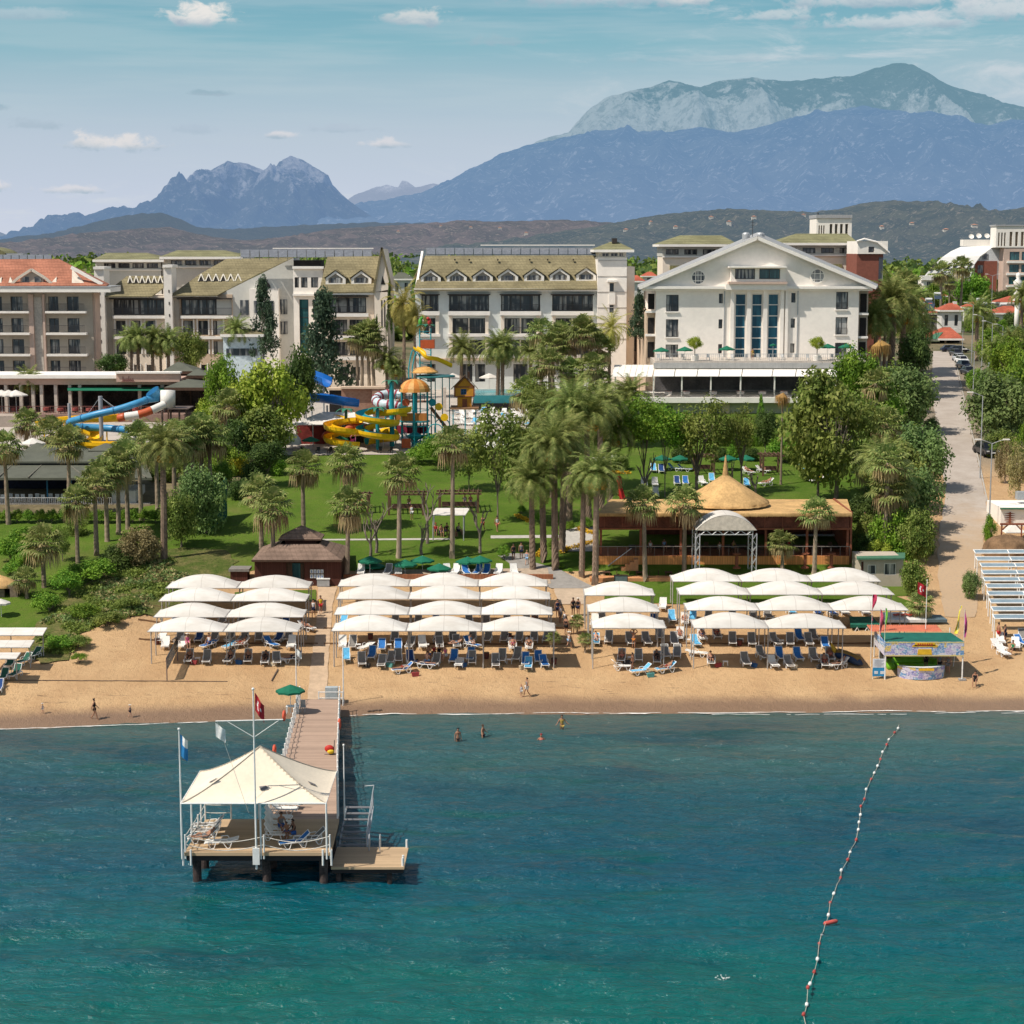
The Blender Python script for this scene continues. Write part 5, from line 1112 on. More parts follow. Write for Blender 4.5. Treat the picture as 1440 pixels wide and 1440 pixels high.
# ------------------------------------------------------------------ thatched beach bar
THATCH=M('golden_thatch',(.56,.35,.15),.95,.2,.6,bump=.1,streak=(6,2,.5));THATCH2=M('brown_thatch',(.20,.12,.065),.95,.3,1,bump=.1,streak=(7,7,.5))
OWOOD=wood('orange_cladding',(.78,.33,.11),'x',.25);RBW=M('red_brown_timber',(.26,.085,.045),.75,.2,1.5);DBW=M('dark_red_screen',(.15,.05,.032),.85,.3,1.2)
bar=Bld('beach_bar','open timber beach bar under a flat thatched roof with orange plank base','bar',182,760,1018)
bar.box('base_wall',842,1195,782,None,0,.2,OWOOD);bar.box('floor',842,1195,782,785,.21,11,RBW)
bar.box('back_wall',905,1195,730,783,10.6,10.8,DBW);bar.box('counter',885,1180,768,782,5,6,M('dark_counter',(.05,.04,.035),.6,.3,2));bar.box('shelf',1090,1185,752,754,9,9.6,METAL);bar.box('shelf',1090,1185,762,764,9,9.6,METAL)
for x in(845,901,957.5,1017,1077,1135,1192):bar.box('post',x-1.6,x+1.6,740,782,.25,.5,RBW);bar.box('post',x-1.2,x+1.2,735,782,9.8,10.1,RBW)
bar.box('fascia_screen',841,1194,722,742,-.1,.05,DBW)
for x in range(850,1195,25):bar.box('screen_batten',x-.4,x+.4,721.5,742.5,-.16,-.103,RBW)
bar.box('beam',840,1196,742.5,745,-.05,.2,RBW);bar.box('side_wall',1195.2,1198,720,None,.3,10.5,RBW)
bar.poly('roof',[[(839,722,-.7),(1197,722,-.7),(1190,702,11),(858,702,11)]],THATCH,.3)
fr=MB()
for k in range(420):
 x=839+358*k/420;q=Vector(bar.pt(x,722,-.72));fr.face([q,q+Vector((.09,0,0)),q+Vector((.05+rnd.uniform(-.03,.03),-.03,-.28-.16*rnd.random()))])
fr.build('thatch_fringe',THATCH,bar.root)
c0=Vector(bar.pt(1018.6,716,5.5));rr=4.55
def shaggy(name,c,prof,mat,par,n=64,jit=.05):
 b=MB()
 def fn(u,v):
  k=v*(len(prof)-1);i=min(int(k),len(prof)-2);f=k-i;r=prof[i][0]+(prof[i+1][0]-prof[i][0])*f;z=prof[i][1]+(prof[i+1][1]-prof[i][1])*f
  a=2*math.pi*u;w=1+jit*noise.noise((math.cos(a)*6,math.sin(a)*6,v*3))*(1-v*.6)
  return(c.x+r*w*math.cos(a),c.y+r*w*math.sin(a),c.z+z+jit*noise.noise((math.cos(a)*14,math.sin(a)*14,v*9)))
 b.grid(n,3*(len(prof)-1),fn);return b.build(name,mat,par,smooth=True)
zt=Vector(bar.pt(1018.6,667,5.5)).z-c0.z
shaggy('cone_roof',c0,[(rr*1.06,-.3),(rr*1.03,.05),(rr*.86,.5)],THATCH,bar.root);shaggy('cone_roof',c0+Vector((0,0,.75)),[(rr*.99,-.12),(rr*.96,.18),(rr*.52,zt*.38),(rr*.2,zt*.66),(.16,zt-.75)],THATCH,bar.root)
MB().tube([(c0.x,c0.y,c0.z+zt-.3),(c0.x,c0.y,c0.z+zt+.5),(c0.x,c0.y,Vector(bar.pt(1018.6,640,5.5)).z)],[.34,.24,.05],9).build('finial',THATCH,bar.root)
bar.railing(842,1195,768,782,.1,M('pale_bar_rail',(.30,.25,.22),.5),.9)
bar.box('lower_deck',830,1002,824,None,-4.2,-.01,M('orange_deck',(.58,.27,.12),.8,.12,2))
for k in range(5):bar.box('step',868+k*6,874+k*6,803-k*4,824,-1.6,-.5,M('orange_deck',(.58,.27,.12)))
MB().tube([bar.pt(855,796,-1.7),bar.pt(888,771,-1.7)],.05,6).build('handrail',METAL,bar.root)
DK=M('dark_stained_wood',(.075,.04,.025),.7,.2,3)
def high_table(px,py,label,i):
 p=P(px,py);p.y=179.5;p=Vector((at_y(px,py,179.5).x,179.5,bar.Zp(824,-4.2)+.0));t=thing('high_table',p,label,'table','dark high tables in front of the bar')
 MB().box(p.x-.35,p.x+.35,p.y-.35,p.y+.35,p.z+1.05,p.z+1.12).build('table_top',DK,t);b=MB()
 for a in(-.28,.28):
  for c_ in(-.28,.28):b.bar((p.x+a,p.y+c_,p.z),(p.x+a,p.y+c_,p.z+1.05),.07)
 b.build('legs',DK,t)
 for k,(dx,dy)in enumerate(((-.8,.1),(.8,-.1))):
  s=thing('bar_stool',p+Vector((dx,dy,0)),f'dark wooden bar stool on the {("left", "right")[k]} of the {label.split(" beside ")[0].replace("dark wooden ", "")} beside {label.split(" beside ")[1]}','stool','dark stools in front of the bar');b=MB();q=p+Vector((dx,dy,0))
  MB().box(q.x-.22,q.x+.22,q.y-.22,q.y+.22,q.z+.75,q.z+.8).build('seat',DK,s);MB().box(q.x-.22 if k==0 else q.x+.17,q.x-.17 if k==0 else q.x+.22,q.y-.22,q.y+.22,q.z+.8,q.z+1.25).build('backrest',DK,s)
  for a in(-.18,.18):
   for c_ in(-.18,.18):b.bar((q.x+a,q.y+c_,q.z),(q.x+a,q.y+c_,q.z+.75),.05)
  b.build('legs',DK,s)
for i,(x,l)in enumerate(((853,'the left bar end'),(899,'the first bar palm'),(940,'the second bar palm'))):high_table(x,822,'dark wooden high table beside '+l,i)
for px in(1036,1132,1169):
 p=Vector((at_y(px,795,180).x,180,bar.gz));t=thing('barrel_table',p,'brown pedestal table on the beach side of the bar, '+{1036:'nearest the stage arch',1132:'beside the right bar palm',1169:'nearest the right bar corner'}[px],'table','brown pedestal tables along the bar')
 MB().lathe(p,[(.4,0),(.4,.1),(.16,.25),(.16,1.3),(.42,1.42),(.42,1.5),(.01,1.5)],12).build('pedestal',RBW,t)
sg=thing('menu_board',(at_y(873,818,177).x,177,ground(at_y(873,818,177).x,177)),'dark framed menu board standing on the sand side of the bar deck','sign');x=sg.location.x;z=bar.Zp(824,-4.2)
MB().box(x-.62,x+.62,176.9,177,z-.1,z+1.2).build('board',M('slate_blue_board',(.12,.16,.16),.6),sg);MB().box(x-.68,x-.62,176.85,177.05,z-.6,z+1.27).box(x+.62,x+.68,176.85,177.05,z-.6,z+1.27).box(x-.62,x+.62,176.86,177.04,z+1.2,z+1.27).build('frame',DK,sg)
st=thing('stage_arch',(at_y(1021,800,178).x,178,ground(0,178)),'aluminium truss stage arch with a white barrel canopy before the bar','stage');ALU=M('aluminium',(.55,.55,.56),.4,.08,4,metal=.4)
xl,xr=at_y(981,760,178).x,at_y(1061,760,178).x;zb=ground(xl,178)-.1;zs,ztp=at_y(0,750,178).z,at_y(0,729,178).z
def truss(a,c_,w):
 b=MB();a,c_=Vector(a),Vector(c_);d=c_-a;u=Vector((0,1,0))*w/2;s=d.normalized().cross(Vector((0,1,0)))*w/2;n=max(3,int(d.length/(w*1.3)))
 for i in(-1,1):
  for j in(-1,1):b.tube([a+u*i+s*j,c_+u*i+s*j],.035,6)
 for k in range(n):
  q0,q1=a+d*k/n,a+d*(k+1)/n
  for i in(-1,1):b.tube([q0+u*i+s*(1 if k%2 else-1),q1+u*i-s*(1 if k%2 else-1)],.022,5)
  b.tube([q0+u+s,q1-u+s],.02,5).tube([q0-u+s,q0+u+s],.02,5).tube([q0-u-s,q0+u-s],.02,5)
 return b
for x in(xl,xr):truss((x,178,zb),(x,178,zs),.42).build('truss_leg',ALU,st)
for x in(xl,xr):truss((x,181,zb),(x,181,zs),.42).build('truss_leg',ALU,st)
truss((xl+.25,178,zs+.1),(xr-.25,178,zs+.1),.42).build('truss_beam',ALU,st)
hh=ztp-zs
MB().grid(20,4,lambda u,v:(xl-.2+(xr-xl+.4)*u,177.7+3.6*v,zs+.35+hh*(1-abs(2*u-1)**2.2))).build('barrel_canopy',CLOTH,st,smooth=True)
MB().face([(xl-.2+(xr-xl+.4)*k/20,177.72,zs+.34+hh*(1-abs(2*k/20-1)**2.2))for k in range(21)]).build('canopy_end',M('cream_lining',(.60,.53,.44),.85),st)
# ------------------------------------------------------------------ shower hut of dark wood
BRW=wood('dark_brown_boards',(.085,.032,.024),'x',.2);SHG=tile_mat('brown_shingles',(.22,.15,.115),.2,.3,.5)
h=Bld('changing_hut','dark red-brown wooden hut with two-tier shingled pyramid roof','hut',176.8,800,418)
h.wall('wall',358,479,790,None,0,7,BRW,[(402,428,791,817)],.6);h.box('door',411,422.5,792,817,.5,.58,GTEAL);h.box('door_surround',402.5,410.8,791.2,817,.3,.5,DK);h.box('door_surround',422.7,427.5,791.2,817,.3,.5,DK)
zE,zM=h.Zp(786,0),h.Zp(768,2);X=h.X;ya,yb=h.Y-.6,h.Y+7.6
A_=[(X(355),ya,zE),(X(482),ya,zE),(X(482),yb,zE),(X(355),yb,zE)];cx=X(419);B_=[(cx-1.9,h.Y+1.7,zM+.25),(cx+1.9,h.Y+1.7,zM+.25),(cx+1.9,h.Y+4.8,zM+.25),(cx-1.9,h.Y+4.8,zM+.25)]
b=MB()
for k in range(4):b.face([A_[k],A_[(k+1)%4],B_[(k+1)%4],B_[k]])
b.build('roof',SHG,h.root);MB().box(X(355),X(482),ya,yb,zE-.2,zE-.003).build('eave',DK,h.root);MB().box(cx-1.5,cx+1.5,h.Y+2.5,h.Y+4.5,zM-.1,zM+.75).build('lantern',BRW,h.root)
zU=zM+.7;E_=[(cx-2.1,h.Y+1.9,zU),(cx+2.1,h.Y+1.9,zU),(cx+2.1,h.Y+5.1,zU),(cx-2.1,h.Y+5.1,zU)];ap=(cx,h.Y+3.5,zU+1.15);b=MB()
for k in range(4):b.face([E_[k],E_[(k+1)%4],ap])
b.build('upper_roof',SHG,h.root);MB().box(cx-2.1,cx+2.1,h.Y+1.9,h.Y+5.1,zU-.14,zU-.003).build('upper_eave',DK,h.root)
nb=MB().mat(0).box(X(435.5),X(455.5),h.Y-.06,h.Y-.01,h.Zp(813.5),h.Zp(800));nb.mat(1)
for i in range(4):
 for j in range(2):
  x0,z0=X(436.2+i*4.9),h.Zp(806+j*6.7);nb.mat(1).box(x0,x0+.27,h.Y-.075,h.Y-.062,z0,z0+.36).mat(2).ball((x0+.13,h.Y-.08,z0+.27),.05,6,4).box(x0+.08,x0+.19,h.Y-.09,h.Y-.077,z0+.05,z0+.2)
nb.build('notice_board',[DK,WHT,M('sign_blue',(.05,.13,.35),.6)],h.root)
p=P(455,824);t=thing('shower_tray',p,'small grey foot shower basin in front of the wooden hut','basin');MB().box(p.x-.6,p.x+.6,p.y-.3,p.y+.3,p.z,p.z+.7).build('basin',METAL,t);MB().box(p.x-.65,p.x+.65,p.y-.35,p.y+.35,p.z+.7,p.z+.78).build('rim',BEDW,t)
k_=Bld('pump_box','small flat-topped brown box beside the left canopy block under the bank','box',177.6,810,336);k_.box('body',324,348,804,None,0,1.6,BRW);k_.box('lid',321.5,350.5,800.5,804,-.2,1.8,M('grey_lid',(.22,.20,.18),.8))
w_=MB();q0,q1=P(482,821),P(778,817);zt_=q0.z+.75;w_.box(q0.x,q1.x,178.3,178.6,q0.z-.5,zt_);tag(w_.build('retaining_wall',wood('terrace_wall_planks',(.30,.12,.06),'x',.3)),'low brown plank retaining wall behind the middle sunshades','wall')
for i,(px,py,w)in enumerate([(520,785,'rear one of the left overlapping pair'),(524,792,'front one of the left overlapping pair'),(569.5,790,'just left of the lone lawn palm'),(594,784.5,'smaller one behind the lawn palm foot'),(617.5,795.5,'lowest, in the middle of the row'),(657.5,786,'left one of the right overlapping pair'),(675,784.5,'rightmost, overlapping its neighbour')]):
 Y=180.6 if i%2 else 179.4;a=at_y(px,py,Y);g=ground(a.x,Y);umbrella(Vector((a.x,Y,g)),1.2,a.z-g+.25,'green terrace parasol behind the middle sunshades, '+w,'green parasols behind the middle sunshades',GREEN)
for i,(px,col,w)in enumerate([(508,'white','leftmost'),(546,'grey','second from left'),(560,'white','third from left'),(630,'white','fourth from left'),(641,'white','fifth from left'),(655,'blue','sixth from left'),(672,'blue','seventh from left'),(684,'blue','eighth from left'),(701,'white','second from right'),(723,'white','rightmost')]):
 q=at_y(px,812,179.3);bed(0,0,col,58,rnd.uniform(-.3,.3),f'sunbed on the terrace behind the middle sunshades, {w}','sunbeds on the terrace',Vector((q.x,179.3,ground(q.x,179.3)+.1)))
# ------------------------------------------------------------------ shed, kiosk, flags on the right
s=Bld('green_roof_shed','beige cabin with a green lean-to roof beside the road end','shed',176.5,805,1240)
s.wall('wall',1210,1270,786,None,0,4.5,M('cabin_beige',(.48,.41,.33),.85,.06,.5),[(1220,1232,794,808),(1243,1260,792,809)],.15);s.win(1220,1232,794,808,nx=1,reveal=.1,frame=WFRAME);s.win(1243,1260,792,809,nx=2,reveal=.1,frame=WFRAME)
s.poly('roof',[[(1204,785,-.5),(1272,784.5,-.5),(1272,777,5),(1204,777.5,5)]],M('green_sheet_roof',(.07,.18,.11),.7,.12,1.5),.15);s.box('door',1211,1214,790,None,-.04,-.003,BRW)
K=thing('water_sports_kiosk',(at_y(1300,940,153).x,153,ground(34,153)),'water sports stand with collage banner, green awning and coral corrugated roof','kiosk')
xl,xr,Yf,Yb=at_y(1245,912,152.3).x,at_y(1355.5,912,152.3).x,152.3,157.2;gz=ground(34,152.5);zt,zb_=at_y(0,902.5,Yf).z,at_y(0,922.5,Yf).z
m,nt,b=new_mat('photo_collage_banner');p=nt.pos();v=nt.node('ShaderNodeTexVoronoi',distance='CHEBYCHEV');nt.l.new(nt.scale(p,(1.5,0.01,2.3)),v.inputs['Vector']);v.inputs['Scale'].default_value=1.3
cc=nt.ramp(nt.xyz(v.outputs['Color'])[0],[(0,(.30,.28,.55)),(.18,(.55,.52,.68)),(.35,(.12,.28,.52)),(.5,(.62,.60,.66)),(.62,(.7,.5,.12)),(.72,(.25,.42,.60)),(.85,(.50,.42,.62)),(1,(.18,.38,.45))],'CONSTANT')
cc=nt.mix(nt.sstep(nt.noise(nt.scale(p,(5,1,6)),1.3,4,.7),.5,.6),cc,(.70,.69,.72,1));cc=nt.mix(nt.sstep(nt.noise(nt.scale(p,(7,1,9)),1.1,3,.7),.58,.64),cc,(.10,.12,.28,1));nt.put(b.inputs['Base Color'],cc);b.inputs['Roughness'].default_value=.6;COLLAGE=m
MB().box(xl,xr,Yf-.06,Yf,zb_,zt).build('banner',COLLAGE,K);zl=zt+.1
MB().prism([(xl-.02,Yf,zb_),(xl-.02,Yf,zt),(xl-.02,Yb-.8,zt+.05),(xl-.02,Yb-.8,zb_+.1)],(-.05,0,0)).build('side_banner',COLLAGE,K,recalc=True)
MB().box(xl,xr,Yf-.075,Yf-.061,zb_-.01,zb_+.09).box(xl,xr,Yf-.075,Yf-.061,zt-.09,zt).build('banner_hem',M('hem_yellow',(.65,.55,.25),.7),K)
xm=(xl+xr)/2;sgb=MB().mat(0)
for hw,z0,z1 in((.9,.72,.96),(1.1,.66,.8),(.62,.1,.5)):sgb.prism([(xm-hw,Yf-.09,zb_+z0*(zt-zb_)),(xm+hw,Yf-.09,zb_+z0*(zt-zb_)),(xm+hw*.9,Yf-.09,zb_+z1*(zt-zb_)),(xm-hw*.9,Yf-.09,zb_+z1*(zt-zb_))],(0,.02,0))
sgb.mat(1)
for k in range(7):sgb.box(xm-.62+k*.19,xm-.52+k*.19,Yf-.11,Yf-.092,zb_+.74*(zt-zb_),zb_+.9*(zt-zb_))
sgb.build('banner_logo',[M('logo_yellow',(.75,.45,.03),.6),M('logo_red',(.5,.06,.03),.6)],K)
MB().prism([(xl,Yf,zt+.02),(xr,Yf,zt+.02),(xr-.45,Yf+2.9,zt+.18),(xl+.1,Yf+2.9,zt+.18)],(0,0,-.06)).build('green_awning',M('green_awning',(.01,.12,.09),.7,.18,1.2),K,recalc=True)
cr=MB();n=60
for k in range(n):
 x0,x1=xl-.6+(xr-xl-.5)*k/n,xl-.6+(xr-xl-.5)*(k+1)/n;z0=zt+.22;up=.09 if k%2 else 0;up2=.09 if not k%2 else 0
 cr.face([(x0,Yf+2.92,z0+up),(x1,Yf+2.92,z0+up2),(x1,Yb+.3,z0+.12+up2),(x0,Yb+.3,z0+.12+up)])
cr.build('corrugated_roof',M('coral_sheet',(.50,.15,.085),.7,.12,1.5),K)
for x in(xl+.05,xr-.05):MB().tube([(x,Yf+.05,gz-.4),(x,Yf+.05,zt)],.06,8).tube([(x,Yb,gz-.2),(x,Yb,zt+.2)],.05,8).build('post',WPIPE,K)
MB().box(xr-.35,xr+.25,Yf-.2,Yf+.3,gz-.1,gz+.06).build('post_foot',M('concrete_foot',(.3,.28,.26),.9),K);MB().box(xl+.5,xl+.62,Yb-1.6,Yb+.1,gz,gz+2.6).box(xl+.7,xr-.4,Yb+.1,Yb+.2,gz+.1,gz+2.5).build('back_screen',M('dark_tarpaulin',(.05,.055,.05),.9),K)
b=MB();cx,cy=xm-.1,Yf+1.2
for k in range(16):
 a0,a1=math.pi*(1.12+.76*k/16),math.pi*(1.12+.76*(k+1)/16);r=2.1
 b.face([(cx+r*math.cos(a0),cy+r*.65*math.sin(a0),gz),(cx+r*math.cos(a1),cy+r*.65*math.sin(a1),gz),(cx+r*1.03*math.cos(a1),cy+r*.67*math.sin(a1),gz+1.05),(cx+r*1.03*math.cos(a0),cy+r*.67*math.sin(a0),gz+1.05)])
ct=thing('reception_counter',(cx,cy,gz),'curved counter with a printed front in the shade of the water sports stand','counter');b.build('counter_front',[COLLAGE],ct)
b=MB()
for k in range(16):
 a0,a1=math.pi*(1.12+.76*k/16),math.pi*(1.12+.76*(k+1)/16);b.face([(cx+q*math.cos(a),cy+q*.66*math.sin(a),gz+1.07)for q,a in((2.2,a0),(2.2,a1),(1.55,a1),(1.55,a0))])
b.build('counter_top',BEDW,ct);MB().box(cx-.4,cx+.9,cy-1.46,cy-1.42,gz+.8,gz+1.0).build('counter_sign',M('logo_yellow',(.75,.45,.03)),ct)
b=MB();sx0,sy0=xm-.3,Yf+3.0
b.tube([(sx0+2.1*math.cos(math.pi*k/14),sy0+.9*math.sin(math.pi*k/14)-.2,gz+.75)for k in range(15)],.38,10).tube([(sx0-2.1,sy0-.2,gz+.75),(sx0-2.0,sy0-1,gz+.5)],.36,10).tube([(sx0-1.9,sy0-.2,gz+.4),(sx0+1.9,sy0-.2,gz+.4)],.35,10)
tag(b.build('inflatable_sofa',M('lime_vinyl',(.16,.40,.02),.4,.15,2),smooth=True),'lime green inflatable towable sofa stored inside the water sports stand','inflatable')
p=P(1236,955);t=thing('info_board',p,'white and blue information board left of the water sports stand','sign')
z0=at_y(0,951,p.y).z;z1=at_y(0,926.5,p.y).z;MB().mat(0).box(p.x-.55,p.x+.55,p.y,p.y+.05,(z0+z1)/2,z1).mat(1).box(p.x-.55,p.x+.55,p.y,p.y+.05,z0,(z0+z1)/2-.002).mat(0).box(p.x-.4,p.x-.1,p.y-.012,p.y-.002,z0+.2,z0+.45).box(p.x+.1,p.x+.4,p.y-.012,p.y-.002,z0+.2,z0+.45).build('board',[M('board_white',(.66,.68,.72),.5),M('board_blue',(.03,.25,.5),.5)],t);b=MB()
for x in(-.5,.5):b.tube([(p.x+x,p.y+.08,p.z-.2),(p.x+x,p.y+.08,z1)],.03,6)
b.build('legs',WPIPE,t);sgn=MB()
for k in range(6):sgn.box(p.x-.42,p.x+.42-.12*(k%3),p.y-.012,p.y-.002,z1-.12-k*.1,z1-.09-k*.1)
sgn.build('board_text',M('text_grey',(.3,.32,.36),.7),t)
def feather(px,yb,yt,mat,lab,lean=0.0,w=.28,Y=152.6):
 a=at_y(px,yb,Y);c_=at_y(px,yt,Y);t=thing('feather_flag',(a.x,Y,a.z),lab,'flag','feather flags around the water sports stand');g=ground(a.x,Y)
 MB().tube([(a.x,Y,min(g,a.z)-.1),(a.x+lean,Y,c_.z)],[.03,.015],6).build('pole',WPIPE,t);b=MB()
 b.grid(3,14,lambda u,v:(a.x+lean*(1-v)+w*u*(1-.5*v)*(.55+.45*math.sin(5*v+px)),Y+.12*math.sin(8*v+u*3),c_.z+(a.z-c_.z)*(.03+.93*v))).build('cloth',mat,t)
feather(1226,874,835,M('flag_crimson',(.42,.03,.08),.8),'crimson feather flag, leftmost and tallest, at the left rear corner of the stand',0,.4,155);feather(1237,894,856,M('flag_pink',(.5,.08,.14),.8),'pinkish red feather flag just left of the banner',0,.4);feather(1244,901,854,M('flag_lime',(.16,.42,.05),.8),'lime green feather flag at the left banner corner',0,.22);feather(1342,893,851,M('flag_yellow',(.66,.56,.06),.8),'yellow feather flag leaning above the right side of the stand',.45,.5,155);feather(1355.5,898,857,M('flag_magenta',(.40,.06,.20),.8),'magenta feather flag at the right banner corner',0,.4)
a=at_y(1301,905,156);fp=flagpole('tall_flagpole',a.x,156,ground(a.x,156),at_y(0,816,156).z,.045,'thin tall flagpole behind the water sports stand');tag(flag(None,'national_flag',(a.x-.8,156,at_y(0,818,156).z),.75,1.0,[RED,WHT],lambda u,v:crescent(u,v),.4,.1),'red flag with white crescent and star behind the water sports stand','flag')
def mat_thing(name,px0,px1,y0,y1,h,mat,lab,cat,stripes=None):
 a,c_=P(px0,y1),P(px1,y0);t=thing(name,((a.x+c_.x)/2,a.y,a.z),lab,cat);b=MB().prism([(a.x,a.y,a.z+h),(c_.x,a.y,a.z+h),(c_.x-.3,c_.y,c_.z+h),(a.x+.3,c_.y,c_.z+h)],(0,0,-.25));b.build('cover',mat,t,recalc=True);return t,a,c_
t,a,c_=mat_thing('covered_stack',1196,1231,876,888,.6,M('green_tarpaulin',(.012,.11,.075),.7,.2,2),'dark green tarpaulin over stacked sunbeds left of the coral roof','cover')
for k in range(3):MB().tube([(a.x+.4+k*.9,a.y,a.z),(a.x+.6+k*.9,a.y,a.z+.38),(a.x+.8+k*.9,a.y,a.z)],.04,6).build('leg',BEDW,t)
t,a,c_=mat_thing('inflatable_platform',1243,1296,869,880,.55,M('white_vinyl',(.7,.68,.66),.5),'flat white inflatable with red patches behind the coral roof','inflatable');b=MB()
for k in range(6):b.ball((a.x+1.2+k*.33,a.y+.9+.25*(k%2),a.z+.85),.22,8,5,1.2,1,.4)
b.build('red_patch',M('vinyl_red',(.5,.08,.05),.5),t);mat_thing('grey_mat',1297,1327,872,879,.5,M('grey_vinyl',(.10,.14,.16),.5),'dark grey flat mat behind the coral roof','mat')
bt=thing('banana_tube',P(1192,935),'blue and brown banana tow tube with a yellow tail lying on the sand','inflatable');q0,q1=P(1174,925)+Vector((0,0,.35)),P(1213,940)+Vector((0,0,.35));d=q1-q0
MB().tube([q0+d*k/9+Vector((0,0,.12*math.sin(math.pi*k/9)))for k in range(10)],[.12,.3,.36,.38,.38,.38,.38,.36,.28,.08],12).build('tube',M('tube_blue',(.02,.05,.12),.5,.3,1.2),bt,smooth=True);MB().tube([q0+d*k/9+Vector((0,.05,.28+.1*math.sin(math.pi*k/9)))for k in range(1,9)],.27,10).build('top_tube',M('tube_brown',(.20,.12,.03),.5,.3,2),bt,smooth=True)
MB().tube([q0+Vector((.1,0,.1)),q0+Vector((-.15,0,.5)),q0+Vector((-.35,0,.95))],[.26,.2,.03],8).build('tail',M('tube_yellow',(.7,.42,.04),.5),bt,smooth=True)
# ------------------------------------------------------------------ pergola rows at the right edge
BSL=M('blue_grey_awning',(.20,.27,.32),.8,.12,1.5)
rowsR=[(1371,778),(1374,788),(1380,797),(1382,807),(1384,817),(1388,826.5),(1390,837),(1393,848),(1396,859),(1398,870)]
for k,(x0,y)in enumerate(rowsR):
 Y=181-2.15*k;a=at_y(x0,y,Y);xe=a.x+7;g=ground(a.x,Y)
 t=thing('shade_awning',(a.x,Y,g),f'blue-grey strip awning on white posts at the right edge, {["rearmost", "second", "third", "fourth", "fifth", "sixth", "seventh", "eighth", "ninth", "nearest the sea"][k]}{"" if k in (0, 9) else " from the rear"}','awning','blue-grey strip awnings at the right edge')
 MB().prism([(a.x+.1,Y,a.z),(xe,Y,a.z),(xe,Y+.75,a.z+.2),(a.x+.1,Y+.75,a.z+.2)],(0,0,-.04)).build('fabric',BSL,t,recalc=True);b=MB().tube([(a.x,Y-.02,a.z),(xe,Y-.02,a.z)],.06,6).tube([(a.x,Y+.77,a.z+.22),(xe,Y+.77,a.z+.22)],.05,6)
 for x in(a.x+.05,a.x+3.4):b.tube([(x,Y,a.z),(x,Y+.77,a.z+.22)],.05,6)
 b.build('frame',WPIPE,t)
 for x in(a.x+.05,a.x+3.4):MB().tube([(x,Y+.05,ground(x,Y)-.2),(x,Y+.05,a.z+.05)],.055,8).build('post',WPIPE,t)
for i,(px,py,c_)in enumerate([(1404,914,'white'),(1410,922,'white'),(1407,905,'white'),(1436,908,'blue'),(1438,900,'grey'),(1428,912,'white')]):bed(px,py,c_,42,rnd.uniform(-.4,.4),f'sunbed at the sea end of the strip awnings, {ord2[i]} of the cluster','sunbeds at the right edge')
b=Bld('thatched_kiosk','round brown shaggy thatched roof rising behind the strip awnings','hut',183,770,1416);c_=Vector(b.pt(1417,774,2.2));shaggy('thatch_roof',c_,[(2.5,-.55),(2.45,.3),(2.1,.9),(1.5,1.3),(.6,1.55),(.02,1.6)],THATCH2,b.root,56,.1)
for k in range(6):a=2*math.pi*k/6;MB().tube([(c_.x+1.8*math.cos(a),c_.y+1.8*math.sin(a),b.gz-.3),(c_.x+1.8*math.cos(a),c_.y+1.8*math.sin(a),c_.z)],.1,7).build('post',DK,b.root)
b=Bld('white_beach_house','white wall with a red-brown fish-bone emblem under a green roof','building',196,725,1424);b.box('wall',1407.5,1470,714,None,0,6,WHITE);b.poly('roof',[[(1406,714.5,-.4),(1472,714.5,-.4),(1472,706,6),(1410,706,6)]],M('green_sheet_roof',(.07,.18,.11)),.15);e=MB()
e.bar(b.pt(1420.5,720,-.05),b.pt(1420.5,736,-.05),.16,.05)
for k in range(5):y=721+k*3;e.prism([b.pt(1412+(k==4)*2,y+1,-.05),b.pt(1420,y+2,-.05),b.pt(1428-(k==4)*2,y+1,-.05),b.pt(1420,y+.2,-.05)],(0,.03,0))
e.build('emblem',RBW,b.root,recalc=True);b.box('air_conditioner',1430,1444,692,703,3,4,METAL)
b=Bld('timber_pergola','red-brown timber pergola with a little white tent before the white wall','pergola',190,742,1424)
for x in(1409,1437):b.box('post',x-.8,x+.8,737,None,0,.16,RBW)
b.box('beam',1407,1445,736,738.5,-.05,.2,RBW);MB().bar(b.pt(1410,745,.08),b.pt(1417,738,.08),.12).bar(b.pt(1436,745,.08),b.pt(1429,738,.08),.12).build('brace',RBW,b.root);c_=Vector(b.pt(1426,748,1.5));MB().face([c_+Vector((-1.1,-1,0)),c_+Vector((1.1,-1,0)),c_+Vector((0,0,1.0))]).face([c_+Vector((1.1,-1,0)),c_+Vector((1.1,1,0)),c_+Vector((0,0,1))]).face([c_+Vector((-1.1,1,0)),c_+Vector((-1.1,-1,0)),c_+Vector((0,0,1))]).build('tent',CLOTH,b.root)
# ------------------------------------------------------------------ left edge awnings, hut
for k,(xr_,y,yb,Y)in enumerate([(66,882.5,893,154.6),(48,900,910,151.6),(29,917.5,926,148.6)]):
 a,c_=at_y(-30,yb,Y),at_y(xr_-6,yb,Y);d=at_y(xr_,y,Y+1.7);t=thing('shade_awning',(c_.x,Y,ground(c_.x,Y)),'white flat beach awning at the left edge, '+['rearmost and widest','in the middle','nearest the sea and narrowest'][k],'awning','white flat awnings at the left edge')
 MB().prism([(a.x,Y,a.z),(c_.x,Y,a.z),(d.x,Y+1.7,d.z),(a.x,Y+1.7,d.z)],(0,0,-.04)).build('fabric',CLOTH,t,recalc=True);MB().tube([(a.x,Y-.02,a.z-.04),(c_.x,Y-.02,a.z-.04),(d.x,Y+1.7,d.z-.04)],.05,6).build('frame',GPIPE,t)
 for x in(d.x-.25,d.x-3):MB().tube([(x,Y+1.2,ground(x,Y+1.2)-.3),(x,Y+1.2,(a.z+d.z)/2)],.05,7).build('post',GPIPE,t)
